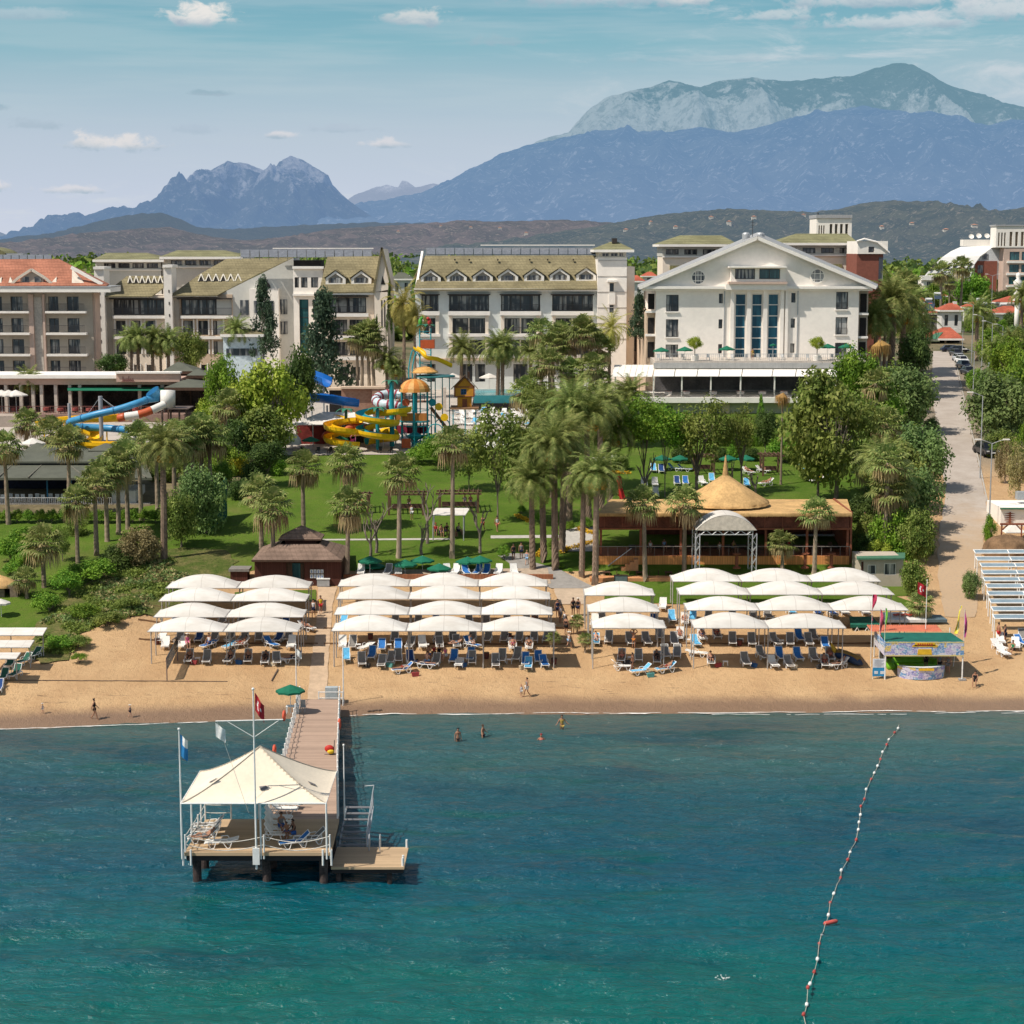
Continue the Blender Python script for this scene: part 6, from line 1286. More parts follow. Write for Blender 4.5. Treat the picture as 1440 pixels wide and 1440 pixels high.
bedrow('under the white awnings at the left edge',[(22,952,'green',58,-.2),(4,958,'green',58,-.2),(34,934,'green',42,-.4),(48,926,'green',42,-.4),(-2,972,'dark blue',42),(14,938,'green',58)])
b=Bld('bamboo_hut','small bamboo-sided hut with a straw roof at the left edge','hut',173,835,5);c_=Vector(b.pt(0,822,1.6));shaggy('straw_roof',c_,[(1.75,-.1),(1.7,.1),(1.0,.55),(.02,.95)],THATCH,b.root,40,.04);b.wall('bamboo_wall',-16,25,823,None,.3,3.2,M('bamboo',(.20,.15,.11),.8,.25,3,streak=(12,12,.3)),[(6,14,828,842)],.3);b.box('brick_base',14,26,841,None,.1,.29,M('brick_base',(.22,.10,.06),.9,.2,3))
p=P(2,868);umbrella(p,.9,1.75,'white little parasol in front of the bamboo hut',None,CLOTH)
# ------------------------------------------------------------------ left restaurants
SLATE=M('dark_green_grey_roof',(.105,.11,.085),.85,.12,.6);BLUEP=M('blue_post',(.02,.13,.25),.6)
r=Bld('garden_restaurant','low open restaurant with stacked dark grey-green hip roofs at far left','restaurant',205,680,90)
r.poly('roof',[[(-40,672,-.8),(214,672,-.8),(206,653,5),(-40,653,5)]],SLATE,.25);r.box('clerestory',-40,196,648,653,5,5.2,M('dark_gap',(.1,.1,.1)))
r.poly('upper_roof',[[(-40,649,4.5),(200,649,4.5),(176,632,10),(-40,634,10)],[(200,649,4.5),(203,646,14),(176,632,10)]],SLATE,.2)
for cx,yb,yt,w in((54,636,622,22),(150,634,623,26),(100,636,627,18)):
 a,c_,t_=r.pt(cx-w,yb,9),r.pt(cx+w,yb,9),r.pt(cx,yt,10.5);MB().face([a,c_,t_]).face([c_,(c_[0],c_[1]+4,c_[2]),t_]).face([(a[0],a[1]+4,a[2]),a,t_]).build('roof_cone',SLATE,r.root)
for x in(-2,40,120,205):MB().bar(r.pt(x,671,-.85),r.pt(x+(20 if x<100 else-22),653.5,4.9),.12,.1).build('hip_ridge',M('ridge_tile',(.16,.15,.12),.9),r.root)
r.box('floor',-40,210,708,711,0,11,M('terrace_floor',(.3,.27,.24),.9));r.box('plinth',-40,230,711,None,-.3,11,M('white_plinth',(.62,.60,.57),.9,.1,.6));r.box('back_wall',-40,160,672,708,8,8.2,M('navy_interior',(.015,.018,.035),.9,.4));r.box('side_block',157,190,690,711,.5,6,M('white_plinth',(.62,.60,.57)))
for x in(10,66,100,140):r.box('post',x-.8,x+.8,673,711,.1,.3,BLUEP)
r.railing(-40,156,699.5,710.8,-.1,M('white_balustrade',(.66,.65,.64),.6),.22)
WCH=M('white_chair',(.60,.60,.60),.6)
def low_chair(p,rz,mat,label,group,first={}):
 k=mat.name
 if k not in first:
  t=thing('dining_chair',p,label,'chair',group,rz);MB().box(-.23,.23,-.23,.23,.42,.47).build('seat',mat,t,world=False);MB().box(-.23,.23,.19,.24,.47,.92).build('backrest',mat,t,world=False);b=MB()
  for a in(-.2,.2):
   for c_ in(-.2,.2):b.box(a-.025,a+.025,c_-.025,c_+.025,0,.419)
  b.build('legs',mat,t,world=False);first[k]=t
 else:copy_tree(first[k],p,label,group,rz)
for i in range(16):
 px=4+i*9.4;q=r.pt(px,708,.9+.5*(i%2));low_chair((q[0],q[1],r.Zp(708,0)),0 if i%3 else 3.1,WCH,'white dining chair behind the white rail of the low restaurant at left','white chairs behind the restaurant rail')
hb=Bld('terrace_building','long terrace restaurant with pinkish flat fascia and lettered corner at left','restaurant',262,550,130)
FAS=M('pinkish_fascia',(.50,.34,.27),.85,.06,.4);hb.box('fascia',-60,172,532.5,541,-.4,7,FAS);hb.box('cornice',-60,172,527.5,532.3,-1,7,TRIM)
hb.box('sign_fascia',164,253,525.5,537,-1.6,-.41,FAS);hb.box('sign_cornice',163,254,523,525.4,-1.9,-.42,TRIM);hb.box('fascia',172.2,253,533,541,-.4,7,FAS)
sc=MB();a=Vector(hb.pt(172,533,-1.63))
for k in range(6):
 x=a.x+.18+k*.27;sc.tube([(x-.12,a.y,a.z-.3),(x-.02,a.y,a.z+(.42 if k in(0,3)else .12)),(x+.06,a.y,a.z-.28),(x+.14,a.y,a.z-.18)],.035,5)
sc.tube([(a.x-.1,a.y,a.z-.36),(a.x+1.8,a.y,a.z-.42)],.025,5);sc.build('script_lettering',M('dark_red_letter',(.18,.03,.03),.6),hb.root)
for x in(8,29,46,58,78,98,112,196,228):hb.box('column',x-2.2,x+2.2,541.2,583,-.2,.4,M('pale_column',(.56,.48,.41),.85))
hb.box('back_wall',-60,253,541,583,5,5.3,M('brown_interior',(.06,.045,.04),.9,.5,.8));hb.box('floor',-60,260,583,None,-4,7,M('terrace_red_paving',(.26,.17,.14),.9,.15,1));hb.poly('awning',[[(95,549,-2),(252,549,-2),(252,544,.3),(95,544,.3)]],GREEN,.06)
hb.railing(-60,236,571,582.5,-3.8,M('rust_red_rail',(.22,.09,.075),.7),.35);pk=hb.box('planter_wall',-60,26,585,None,-8,-4.02,M('stone_curve_wall',(.40,.33,.28),.9,.1,.6))
for i,(x,y,d)in enumerate([(20,582,-1.5),(38,582,-2),(64,582,-1),(84,582,-2),(105,582,-1.5),(125,582,-2),(146,582,-1.5),(168,582,-2),(190,582,-1.5),(212,582,-2)]):
 q=Vector((hb.X(x,d),hb.Y+d,hb.Zp(583,-4)+.0));t=thing('dining_table',q,'red clothed dining table on the lettered terrace at left','table','red clothed tables on the left terrace');MB().lathe(q,[(.5,.35),(.48,.74),(.01,.76)],8).build('tablecloth',M('rust_cloth',(.30,.07,.06),.9),t);MB().tube([q,q+Vector((0,0,.5))],.05,6).build('leg',RAIL,t)
 low_chair(q+Vector((.8,0,0)),PI2,M('maroon_chair',(.10,.03,.03),.8),'maroon chair beside a red clothed table on the lettered terrace','maroon chairs on the left terrace')
for i,(x,w)in enumerate(((2,'leftmost'),(12,'second from left'),(22,'rightmost'))):
 q=Vector((hb.X(x,-3),hb.Y-3,hb.Zp(583,-4)));umbrella(q,1.7,3.4,'white parasol at the left end of the lettered terrace, '+w,'white parasols on the left terrace',CLOTH)
for x0,x1,ye,yr,d0,d1,lab in((228,275,522,509,6,12,'dark hipped pavilion roof behind the lettered terrace, highest of the three'),(262,294,528,519,2,8,'small dark hipped pavilion roof at the right of the highest one'),(230,297,545,533,-6,4,'broad green-grey pavilion roof in front at the right end of the lettered terrace')):
 t=Bld('pavilion',lab,'pavilion',262,525,(x0+x1)/2);t.hiproof(x0,x1,ye,yr,(x0+x1)/2-2,(x0+x1)/2+2,d0,d1,SLATE,trim=DK)
 for x in(x0+5,x1-5):t.box('post',x-1,x+1,ye+2,None,d0+.6,d0+.9,DK)
 t.box('back_wall',x0+6,x1-6,ye+3,None,d1-1,d1-.8,M('brown_interior',(.06,.045,.04)))
patch('pool_terrace',pw([(-60,612),(60,640),(330,640),(395,641),(560,640),(700,612),(760,600),(860,575),(890,548),(430,548),(300,560),(-60,590)]),M('pool_paving',(.45,.40,.35),.9,.12,.6),.09,2)
# ------------------------------------------------------------------ water slides, left
SB=M('sky_blue_slide',(.055,.27,.50),.35,.1,1);SY=M('yellow_slide',(.85,.50,.015),.35,.12,1.5);SO=M('orange_red_slide',(.50,.10,.035),.4,.1,1.5);SW=M('white_slide',(.74,.71,.66),.4,.06,1);SC=M('cyan_paint',(.02,.30,.36),.4,.1,1.5);SDB=M('deep_blue_slide',(.01,.12,.42),.35,.1,1.5);SGR=M('slide_grey_mast',(.34,.34,.36),.6)
def path(Y,pts):return[Vector(at_y(x,y,Y+d))for x,y,d in pts]
def smoothp(p,k=6):
 out=[]
 for i in range(len(p)-1):
  a,b,c_,d=p[max(i-1,0)],p[i],p[i+1],p[min(i+2,len(p)-1)]
  for j in range(k):
   t=j/k;out.append(.5*((2*b)+(-a+c_)*t+(2*a-5*b+4*c_-d)*t*t+(-a+3*b-3*c_+d)*t**3))
 return out+[p[-1]]
def flume(pts,r,mb,wall=.5,inner=None):
 """open half-pipe swept along a path; outer skin slot 0, inner skin slot 1"""
 n=9
 for skin,rr,mi in((0,r,0),(1,r-.07,1 if inner else 0)):
  rows=[]
  for i,p in enumerate(pts):
   d=(pts[min(i+1,len(pts)-1)]-pts[max(i-1,0)]);d.z=0;d.normalize();s=Vector((d.y,-d.x,0))
   rows.append([p+s*rr*math.cos(math.pi*(1+k/n)-0)+Vector((0,0,rr*math.sin(math.pi*(1+k/n))*.9+r*.9))+Vector((0,0,wall*(abs(2*k/n-1)**6)))for k in range(n+1)])
  mb.mat(mi)
  for a,c_ in zip(rows,rows[1:]):
   for k in range(n):mb.face([a[k],a[k+1],c_[k+1],c_[k]]if skin==0 else[a[k],c_[k],c_[k+1],a[k+1]])
 return mb
Ys=236
ft=thing('body_slide_tower',(at_y(250,600,Ys).x,Ys,ground(at_y(250,600,Ys).x,Ys)),'slide tower at left with a sky blue tube and an orange and white tube','water slide')
bt_=path(Ys,[(222,560,2),(208,562,1),(196,566,0),(165,576,-.5),(138,582,-.5),(116,588,0),(102,592,.8),(98,595,1.8),(104,599.5,2.8),(124,601,3.2),(156,602.5,3),(178,604.5,2)])
MB().tube(smoothp(bt_),.46,12).build('blue_tube',SB,ft,smooth=True);b=MB();sp=smoothp(bt_)
for k in range(8,len(sp)-2,11):d=(sp[k+1]-sp[k]).normalized()*.05;b.tube([sp[k]-d,sp[k]+d],.53,12)
b.build('tube_flange',M('blue_flange',(.03,.16,.33),.5),ft)
fn_=path(Ys,[(222,560,2),(214,550,1.6)]);MB().tube([fn_[0],fn_[0].lerp(fn_[1],.5),fn_[1]],[.42,.8,1.0],10,cap=False).build('funnel',SB,ft)
ot=smoothp(path(Ys,[(238,566,1.2),(231,569,.4),(213,577,-.6),(195,583,-1),(176,586,-1.2),(167,588,-1)]));n=len(ot)
for k in range(5):MB().tube(ot[k*(n-1)//5:(k+1)*(n-1)//5+1],.52,12,cap=(k==4)).build('orange_tube' if k%2==0 else 'white_tube',SO if k%2==0 else SW,ft,smooth=True)
a,c_=at_y(236,549,Ys+1),at_y(236,573,Ys+1);MB().tube([a,c_],.95,14).build('start_drum',SW,ft,smooth=True)
b=MB()
for x in(228,240,252,262):q=at_y(x,574,Ys+1.5);b.tube([(q.x,q.y,ground(q.x,q.y)),(q.x,q.y,q.z)],.13,7)
q0,q1=at_y(224,574,Ys+.5),at_y(266,574,Ys+.5);b.box(q0.x,q1.x,Ys,Ys+4,q0.z-.12,q0.z);b.build('tower_frame',M('brown_steel',(.12,.09,.08),.7),ft)
for x,y0,y1,rr in((141,557,628,.28),(97,567,612,.2),(189,589,612,.25)):q=at_y(x,y0,Ys+1.6);MB().tube([(q.x,q.y,ground(q.x,q.y)-.3),(q.x,q.y,q.z)],rr,12).build('mast',SGR,ft)
b=MB();q=at_y(141,558,Ys+1.6)
for x,y in((160,572),(176,588),(112,598)):b.tube([q,at_y(x,y,Ys+1)],.03,5)
b.build('stay_cable',METAL,ft)
yf=thing('yellow_flume_slide',(at_y(110,600,Ys+4).x,Ys+4,ground(0,Ys)),'wide open yellow flume winding behind the sky blue tube','water slide')
b=flume(smoothp(path(Ys+4,[(54,600,4),(80,597,3),(112,595,2),(150,594,2),(180,592,3)])),.85,MB(),.2);b.build('flume',SY,yf,smooth=True)
b=flume(smoothp(path(Ys+4,[(104,609,0),(122,613,-1),(136,620,-2),(130,627,-4),(112,628,-5),(128,632,-7),(170,632,-8)])),.85,MB(),.2);b.build('flume',SY,yf,smooth=True);b=MB()
for x in(62,90,120,150):q=at_y(x,600,Ys+6);b.tube([(q.x,q.y,ground(q.x,q.y)),(q.x,q.y,q.z+.3)],.1,7)
b.build('support',SY,yf)
# ------------------------------------------------------------------ children's water park, centre
Yw=238;BRK=M('park_brown_deck',(.24,.11,.06),.8,.2,1.5)
def wp(px,py,d=0):return Vector(at_y(px,py,Yw+d))
def gnd(px,d=0):q=wp(px,600,d);return ground(q.x,q.y)
wt=thing('water_play_tower',wp(582,636),'cyan framed water play tower with orange striped dome and yellow spiral flumes','water slide');g0=gnd(582)
def helix(cx,cy,d,r,z0,z1,a0,turns,name,mats):
 c_=wp(cx,cy,d);n=int(turns*26);pts=[Vector((c_.x+r*math.cos(a0+2*math.pi*turns*k/n),c_.y+r*math.sin(a0+2*math.pi*turns*k/n),z0+(z1-z0)*k/n))for k in range(n+1)]
 return flume(pts,.62,MB(),.28,True).build(name,mats,wt,smooth=True),pts
zt_,zb2=wp(0,583).z,g0+.35
helix(531,600,-1.5,2.25,zt_,zb2+.1,PI2*1.1,2.1,'spiral_flume',[SY,SC]);helix(484,605,-1.2,2.1,wp(0,594).z,zb2,0,1.9,'spiral_flume',[SY,SY])
flume(smoothp([wp(575,580,0),wp(560,583,-1),wp(545,585,-.4),wp(531,586,.7)]),.62,MB(),.28,True).build('entry_flume',[SY,SC],wt,smooth=True)
MB().box(wp(557.5,0).x,wp(568,0).x,Yw-.4,Yw+.7,wp(0,585).z,wp(0,575).z).build('entry_box',SY,wt)
zd=wp(0,552).z;dc=wp(583,552,1.6);R_=2.05
b=MB()
for k in range(16):
 b.mat(k%2)
 for j in range(6):
  q=lambda a,e:(dc.x+R_*math.cos(a)*math.cos(e),dc.y+R_*math.sin(a)*math.cos(e),zd+R_*.82*math.sin(e));a0,a1,e0,e1=2*math.pi*k/16,2*math.pi*(k+1)/16,PI2*j/6,PI2*(j+1)/6
  b.face([q(a0,e0),q(a1,e0),q(a1,e1),q(a0,e1)])
b.build('striped_dome',[M('dome_orange',(.55,.20,.04),.5),M('dome_ochre',(.62,.33,.10),.5)],wt)
for k in range(6):
 a=2*math.pi*(k+.5)/6;x,y=dc.x+1.9*math.cos(a),dc.y+1.9*math.sin(a);MB().tube([(x,y,g0),(x,y,zd)],.085,7).build('post',SC,wt)
MB().tube([(dc.x,dc.y,g0),(dc.x,dc.y,zd)],.3,10).build('column',SC,wt);MB().lathe((dc.x,dc.y,wp(0,593).z),[(.05,-.14),(2.0,-.14),(2.0,0),(.05,0)],12).build('platform',SC,wt)
for a0 in(4.2,5.2,3.2):x,y=dc.x+1.85*math.cos(a0),dc.y+1.85*math.sin(a0);MB().box(x-.75,x+.75,y-.04,y+.04,wp(0,592).z,wp(0,581).z).build('guard_panel',wood('park_orange_panel',(.5,.19,.05),'x',.18),wt)
b=MB()
for z in(wp(0,578).z,wp(0,600).z,wp(0,612).z):b.tube([(dc.x+1.9*math.cos(2*math.pi*k/12),dc.y+1.9*math.sin(2*math.pi*k/12),z)for k in range(13)],.05,6,cap=False)
for k in range(6):a=2*math.pi*(k+.5)/6;b.tube([(dc.x+1.9*math.cos(a),dc.y+1.9*math.sin(a),wp(0,606).z),(dc.x+.4*math.cos(a),dc.y+.4*math.sin(a),g0+.6)],.05,6)
b.build('brace_ring',SC,wt);MB().lathe((dc.x,dc.y,g0),[(.3,2.0),(1.2,1.5),(.35,.9),(.5,0)],10).build('funnel_base',SC,wt);MB().box(wp(560,0).x,wp(573,0).x,Yw-.8,Yw-.7,g0+.2,g0+1.4).build('climbing_board',SO,wt)
for x in(590.5,606):
 for d in(4,5.6):MB().tube([(wp(x,500,d).x,Yw+d,g0),(wp(x,500,d).x,Yw+d,wp(x,462,d).z)],.085,7).build('post',SC,wt)
b=MB()
for y in range(466,560,11):
 for d in(4,5.6):b.tube([wp(590.5,y,d),wp(606,y+5,d)],.045,6).tube([wp(590.5,y,d),wp(606,y,d)],.045,6)
b.build('lattice',SC,wt);MB().box(wp(588,0,4).x,wp(608,0,4).x,Yw+3.9,Yw+5.8,wp(0,490,4).z,wp(0,478,4).z).build('guard_panel',SO,wt)
flume(smoothp([wp(584,493,3.6),wp(593,498,3),wp(600,506,2.6),wp(614,508,3),wp(634,517,4)]),.45,MB(),.15).build('upper_flume',SY,wt,smooth=True)
c_=wp(597,523,3.4);MB().lathe((c_.x,c_.y,c_.z),[(1.8,-.1),(1.8,.05),(1.1,.55),(.05,.75)],14).build('cone_canopy',M('dome_ochre',(.62,.33,.10)),wt);MB().lathe((c_.x+1.4,c_.y,wp(0,531).z),[(.05,-.12),(2.6,-.12),(2.6,.05),(.05,.05)],14).build('platform',M('teal_deck',(.03,.16,.17),.6),wt)
for x in(580,586,612,622,632):q=wp(x,530,3.5);MB().tube([(q.x,q.y,g0),(q.x,q.y,q.z)],.07,6).build('post',SC,wt)
for cx_,yb,yt in((575,532,500),(580,530,503)):MB().tube(smoothp([wp(cx_,yb,2.6),wp(cx_,(yb+yt)/2,2.6),wp(cx_+5,yt-7,2.8),wp(cx_+11,yt,3)]),.08,7).build('water_arch',SC,wt)
for x,y,d,m_ in((617,572,2,SY),(625,587,1,SY),(608,566,2.5,SC),(571,566,1.5,SO)):q=wp(x,y,d);MB().tube([q,q+Vector((0,.15,0))],.5,14).build('steering_wheel',m_,wt)
for x0,y0,x1,y1,d,m_ in((606,574,626,600,3.5,BRK),(560,566,572,548,4.5,BRK)):
 b=MB();a,c_=wp(x0,y0,d),wp(x1,y1,d)
 for k in range(9):q=a.lerp(c_,k/8);b.box(q.x-.25,q.x+.25,q.y,q.y+1.1,q.z-.06,q.z)
 b.bar(a,c_,.08,.3).bar(a+Vector((0,1.1,0)),c_+Vector((0,1.1,0)),.08,.3);b.build('stair',m_,wt)
for x,y,r_,d,m_ in((503,607,1.0,.5,SO),(470,615,.8,1.5,SO),(545,612,.7,2,SY)):q=wp(x,y,d);MB().tube([q+Vector((r_*1.5*math.cos(t),.5*math.sin(t),r_*.7*math.sin(t)))for t in[math.pi*k/10 for k in range(11)]],.5,10).build('tunnel',m_,wt,smooth=True)
for x0,x1,y,d in((596,612,590,1),(603,622,603,0),(612,632,596,2)):
 a,c_=wp(x0,y,d),wp(x1,y,d);MB().tube(smoothp([Vector((a.x,a.y,g0)),a,a.lerp(c_,.5)+Vector((0,0,.6)),c_,Vector((c_.x,c_.y,g0))]),.07,7).build('water_arch',SC,wt)
q=wp(588,545,5);MB().lathe(q,[(.05,-.6),(.6,-.5),(.8,.5),(.75,.5),(.05,.2)],12).build('tipping_bucket',SO,wt);b=MB()
for k in range(5):a=wp(560+k*9,598,3);b.box(a.x-.5,a.x+.5,a.y,a.y+.08,a.z-1.1,a.z)
b.build('net_panel',M('crimson_panel',(.32,.03,.06),.7),wt);a,c_=wp(556,565,5),wp(612,553,5);MB().box(a.x,c_.x,a.y,a.y+2.5,a.z-.1,a.z).build('bridge_deck',BRK,wt);b=MB()
for k in range(12):q=a.lerp(c_,k/11);b.box(q.x-.04,q.x+.04,a.y-.04,a.y+.04,a.z,a.z+1.0)
b.bar((a.x,a.y,a.z+1),(c_.x,a.y,a.z+1),.08);b.build('bridge_rail',SC,wt)
flume(smoothp([wp(470,590,5),wp(485,592,3.5),wp(497,598,3),wp(505,607,3.6),wp(496,616,4.4)]),.6,MB(),.2).build('side_flume',SY,wt,smooth=True)
wh=Bld('white_pump_house','small white and pale blue pavilion with olive roof behind the yellow-green tree','pavilion',284,490,340);wh.box('wall',314,366,470,None,0,5,M('pale_blue_white',(.60,.68,.72),.7));wh.box('window_band',318,362,490,500,-.06,-.003,GLASS);wh.hiproof(310,371,470,462,330,350,-1,6,OLIVE)
FG=M('fake_frond_green',(.03,.17,.10),.6,.2,3)
def fakepalm(px,yb,yt,d,mat,tr,lab):
 p=wp(px,yb,d);z1=wp(px,yt,d).z;t=thing('spray_palm',(p.x,p.y,ground(p.x,p.y)),lab,'play palm');MB().tube([(p.x,p.y,ground(p.x,p.y)),(p.x,p.y,z1)],tr,9).build('trunk',SC if mat is SC else mat,t);b=MB()
 for k in range(7):
  a=2*math.pi*k/7;pr=None
  for j in range(5):
   s=j/4;q=Vector((p.x+1.5*s*math.cos(a),p.y+1.5*s*math.sin(a),z1+.35*math.sin(2.4*s)-.5*s*s));w=.26*math.sin(math.pi*(.12+.85*s));u=Vector((-math.sin(a),math.cos(a),0))*w
   if pr:b.face([pr[0]-pr[1],pr[0]+pr[1],q+u,q-u])
   pr=(q,u)
 b.build('fronds',FG,t)
fakepalm(551,590,537,1.5,SC,.32,'fat cyan metal play palm with pale fronds left of the orange dome');fakepalm(531,620,575,-1,SC,.24,'cyan play palm in the middle of the yellow spiral');fakepalm(487,615,577,1,M('dark_green_paint',(.03,.13,.09),.5),.2,'dark green play palm between the white canopy and the yellow flumes')
t=thing('parrot_palm',wp(600,460,4.8),'play palm top with a green and a red parrot crowning the tall cyan tower','play palm');b=MB();c_=wp(599,460,4.8)
for k in range(8):
 a=2*math.pi*k/8;pr=None
 for j in range(5):
  s=j/4;q=Vector((c_.x+1.7*s*math.cos(a),c_.y+1.7*s*math.sin(a),c_.z+.5*math.sin(2.2*s)-.3*s*s));w=.25*math.sin(math.pi*(.12+.85*s));u=Vector((-math.sin(a),math.cos(a),0))*w
  if pr:b.face([pr[0]-pr[1],pr[0]+pr[1],q+u,q-u])
  pr=(q,u)
b.build('fronds',FG,t);MB().ball(tuple(wp(591,453,4.6)),.38,10,7,.7,.7,1.3).ball(tuple(wp(593,447.5,4.5)),.22,8,6).build('green_parrot',M('parrot_green',(.08,.34,.05),.6),t,smooth=True);MB().ball(tuple(wp(604,453,4.6)),.38,10,7,.7,.7,1.3).ball(tuple(wp(602,448,4.5)),.22,8,6).build('red_parrot',M('parrot_red',(.5,.04,.04),.6),t,smooth=True)
th=Bld('tree_house','orange play tree house with steep crooked brown roof and blue window on stilts','playhouse',Yw+3,560,655)
OR_=M('orange_yellow_plaster',(.60,.26,.03),.7,.12,1.2);th.wall('wall',639,667,544,558,0,2.4,OR_,[(648,656,547,555)],.12);th.win(648,656,547,555,0,nx=2,ny=2,reveal=.08,glass=GBLUE,frame=M('blue_frame',(.03,.08,.28),.6));th.wall('lower_wall',643,663,558.2,573,.25,2.2,OR_,[(650,657,561,572.5)],.15);th.box('door',650,657,561,572.5,.34,.39,M('red_brown_timber',(.17,.05,.028)))
BR_=M('red_brown_timber',(.17,.05,.028))
for x0,x1,y0,y1 in((638.5,640.5,543.5,558),(665.5,667.5,543.5,558),(640.6,665.4,543.5,545),(640.6,665.4,557,558.1)):th.box('timber_frame',x0,x1,y0,y1,-.06,-.003,BR_)
MB().prism([th.pt(638,544,.02),th.pt(668,544,.02),th.pt(654,530,.02)],(0,.15,0)).build('gable',OR_,th.root,recalc=True);th.poly('roof',[[(654,526,-.5),(634,547,-.5),(634,547,2.9),(655,527,2.9)],[(654,526,-.5),(655,527,2.9),(672,546,2.9),(672,546,-.5)]],SHG,.14);th.box('chimney',657.5,660.5,523,533,1.2,1.5,DK);th.box('platform',633,673,573.2,576,-.8,3,M('deck_brown',(.28,.15,.08),.85))
for x in(637,654,669):th.box('stilt',x-.8,x+.8,576.2,None,-.4,-.2,SC)
MB().bar(th.pt(642,543,-.09),th.pt(654,531,-.09),.1).bar(th.pt(665,543,-.09),th.pt(654,531,-.09),.1).build('gable_brace',BR_,th.root)
bf=thing('blue_flume_slide',wp(460,570,6),'deep blue open flume slide over the white canopy','water slide')
flume(smoothp([wp(424,566,8),wp(445,566,7),wp(465,568,6),wp(485,571,6),wp(503,573,6.5)]),1.0,MB(),.25).build('flume',SDB,bf,smooth=True);flume(smoothp([wp(434,535,14),wp(448,540,12),wp(460,545,11)]),1.1,MB(),.3).build('flume',SDB,bf,smooth=True);b=MB()
for x in(430,460,482):q=wp(x,570,6.8);b.tube([(q.x,q.y,ground(q.x,q.y)),(q.x,q.y,q.z)],.12,7)
for x in(438,455):q=wp(x,545,13);b.tube([(q.x,q.y,ground(q.x,q.y)),(q.x,q.y,q.z)],.12,7)
b.build('support',METAL,bf)
tb_=thing('ring_tube_slide',wp(550,562,5),'white tube slide banded dark red curling behind the orange dome','water slide');sp=smoothp([wp(566,556,7),wp(548,554,7.5),wp(532,558,6.5),wp(529,564,5),wp(538,568,3.6),wp(556,570,3),wp(572,574,2.6)]);MB().tube(sp,.6,12).build('tube',M('pale_blue_tube',(.52,.62,.66),.4),tb_,smooth=True);b=MB()
for k in range(3,len(sp)-2,4):d=(sp[k+1]-sp[k]).normalized()*.13;b.tube([sp[k]-d,sp[k]+d],.66,12)
b.build('band',M('band_dark_red',(.28,.03,.05),.5),tb_);b=MB()
for k in(8,20,30):b.tube([(sp[k].x,sp[k].y,ground(sp[k].x,sp[k].y)),sp[k]],.1,7)
b.build('support',SC,tb_)
cn=Bld('snack_canopy','broad white peaked canopy over a dark red snack counter','canopy',Yw+1,600,466);z0,z1=cn.Zp(597,0),cn.Zp(580,3);xa,xb=cn.X(406),cn.X(527)
MB().prism([(xa,cn.Y-.4,z0),(xb,cn.Y-.4,z0+.15),(xb-.6,cn.Y+4,z1-.1),(xa+4,cn.Y+4,z1)],(0,0,-.06)).build('canopy',CLOTH,cn.root,recalc=True);cn.box('counter_wall',418,456,599,None,2,5,M('dark_red_panel',(.20,.03,.025),.8,.3,1.5));cn.box('counter_wall',456.2,524,600,None,3,5,M('brown_interior',(.06,.045,.04)))
for x in(409,440,480,523):q=cn.pt(x,600,0);MB().tube([(q[0],q[1],cn.gz-.3),(q[0],q[1],z0)],.07,7).build('post',METAL,cn.root)
bw_=Bld('brick_wall','low brown brick planter wall behind the blue flume','wall',262,555,500)
m,nt,b=new_mat('brown_brick');p=nt.pos();x,y,z=nt.xyz(p);br_=nt.node('ShaderNodeTexBrick');cv_=nt.node('ShaderNodeCombineXYZ');nt.put(cv_.inputs[0],nt.math('ADD',x,y));nt.put(cv_.inputs[1],z);nt.l.new(cv_.outputs[0],br_.inputs['Vector']);br_.inputs['Scale'].default_value=1.6;br_.inputs['Color1'].default_value=(.27,.13,.085,1);br_.inputs['Color2'].default_value=(.35,.19,.13,1);br_.inputs['Mortar'].default_value=(.22,.17,.13,1);nt.l.new(br_.outputs[0],b.inputs['Base Color']);b.inputs['Roughness'].default_value=.9;BRICK=m
bw_.box('wall',480,523,547,None,0,1,BRICK);bw_.box('wall',523.2,541,545,None,-.6,3,BRICK);bw_.box('coping',479,541.5,544,546.8,-.7,1.1,BEIGE);bw_.box('step',463,479.8,549,None,.2,3,DARK);bw_.box('step_cap',461,480,546,548.8,0,3,BEIGE)
ps=thing('pink_slide',wp(496,636,-3),'small pink toddler slide at the front edge of the pool terrace','slide');flume([wp(496,618,-2.2),wp(495,628,-2.8),wp(494,637,-3.6)],.3,MB(),.1).build('chute',M('pink_plastic',(.62,.10,.32),.5),ps);b=MB().tube([wp(493,637,-2),wp(493,614,-2),wp(496.5,611,-2),wp(500,614,-2),wp(500,637,-2)],.05,7);b.build('arch',M('pink_rail',(.65,.25,.45),.5),ps)
c_=wp(411,626,-1);t=thing('baby_pool_sunshade',(c_.x,c_.y,ground(c_.x,c_.y)),'round white draped sunshade left of the snack canopy','sunshade');g=t.location.z;shaggy('drape',Vector((c_.x,c_.y,g+1.1)),[(1.25,-.3),(1.15,.25),(.95,.6),(.5,.95),(.02,1.05)],CLOTH,t,24,.12);MB().tube([(c_.x,c_.y,g),(c_.x,c_.y,g+1.9)],.05,6).build('pole',METAL,t)
for i,(px,py,d,w)in enumerate([(437,621,-1.5,'before the dark red counter'),(478,619,-1.0,'behind the left yellow spiral'),(539,617,0,'behind the right yellow spiral'),(604,622,1,'right of the play tower foot')]):
 a=wp(px,py,d);g=ground(a.x,a.y);umbrella(Vector((a.x,a.y,g)),1.15,max(1.9,a.z-g+.3),'green parasol in the play park '+w,'green parasols in the play park',GREEN)
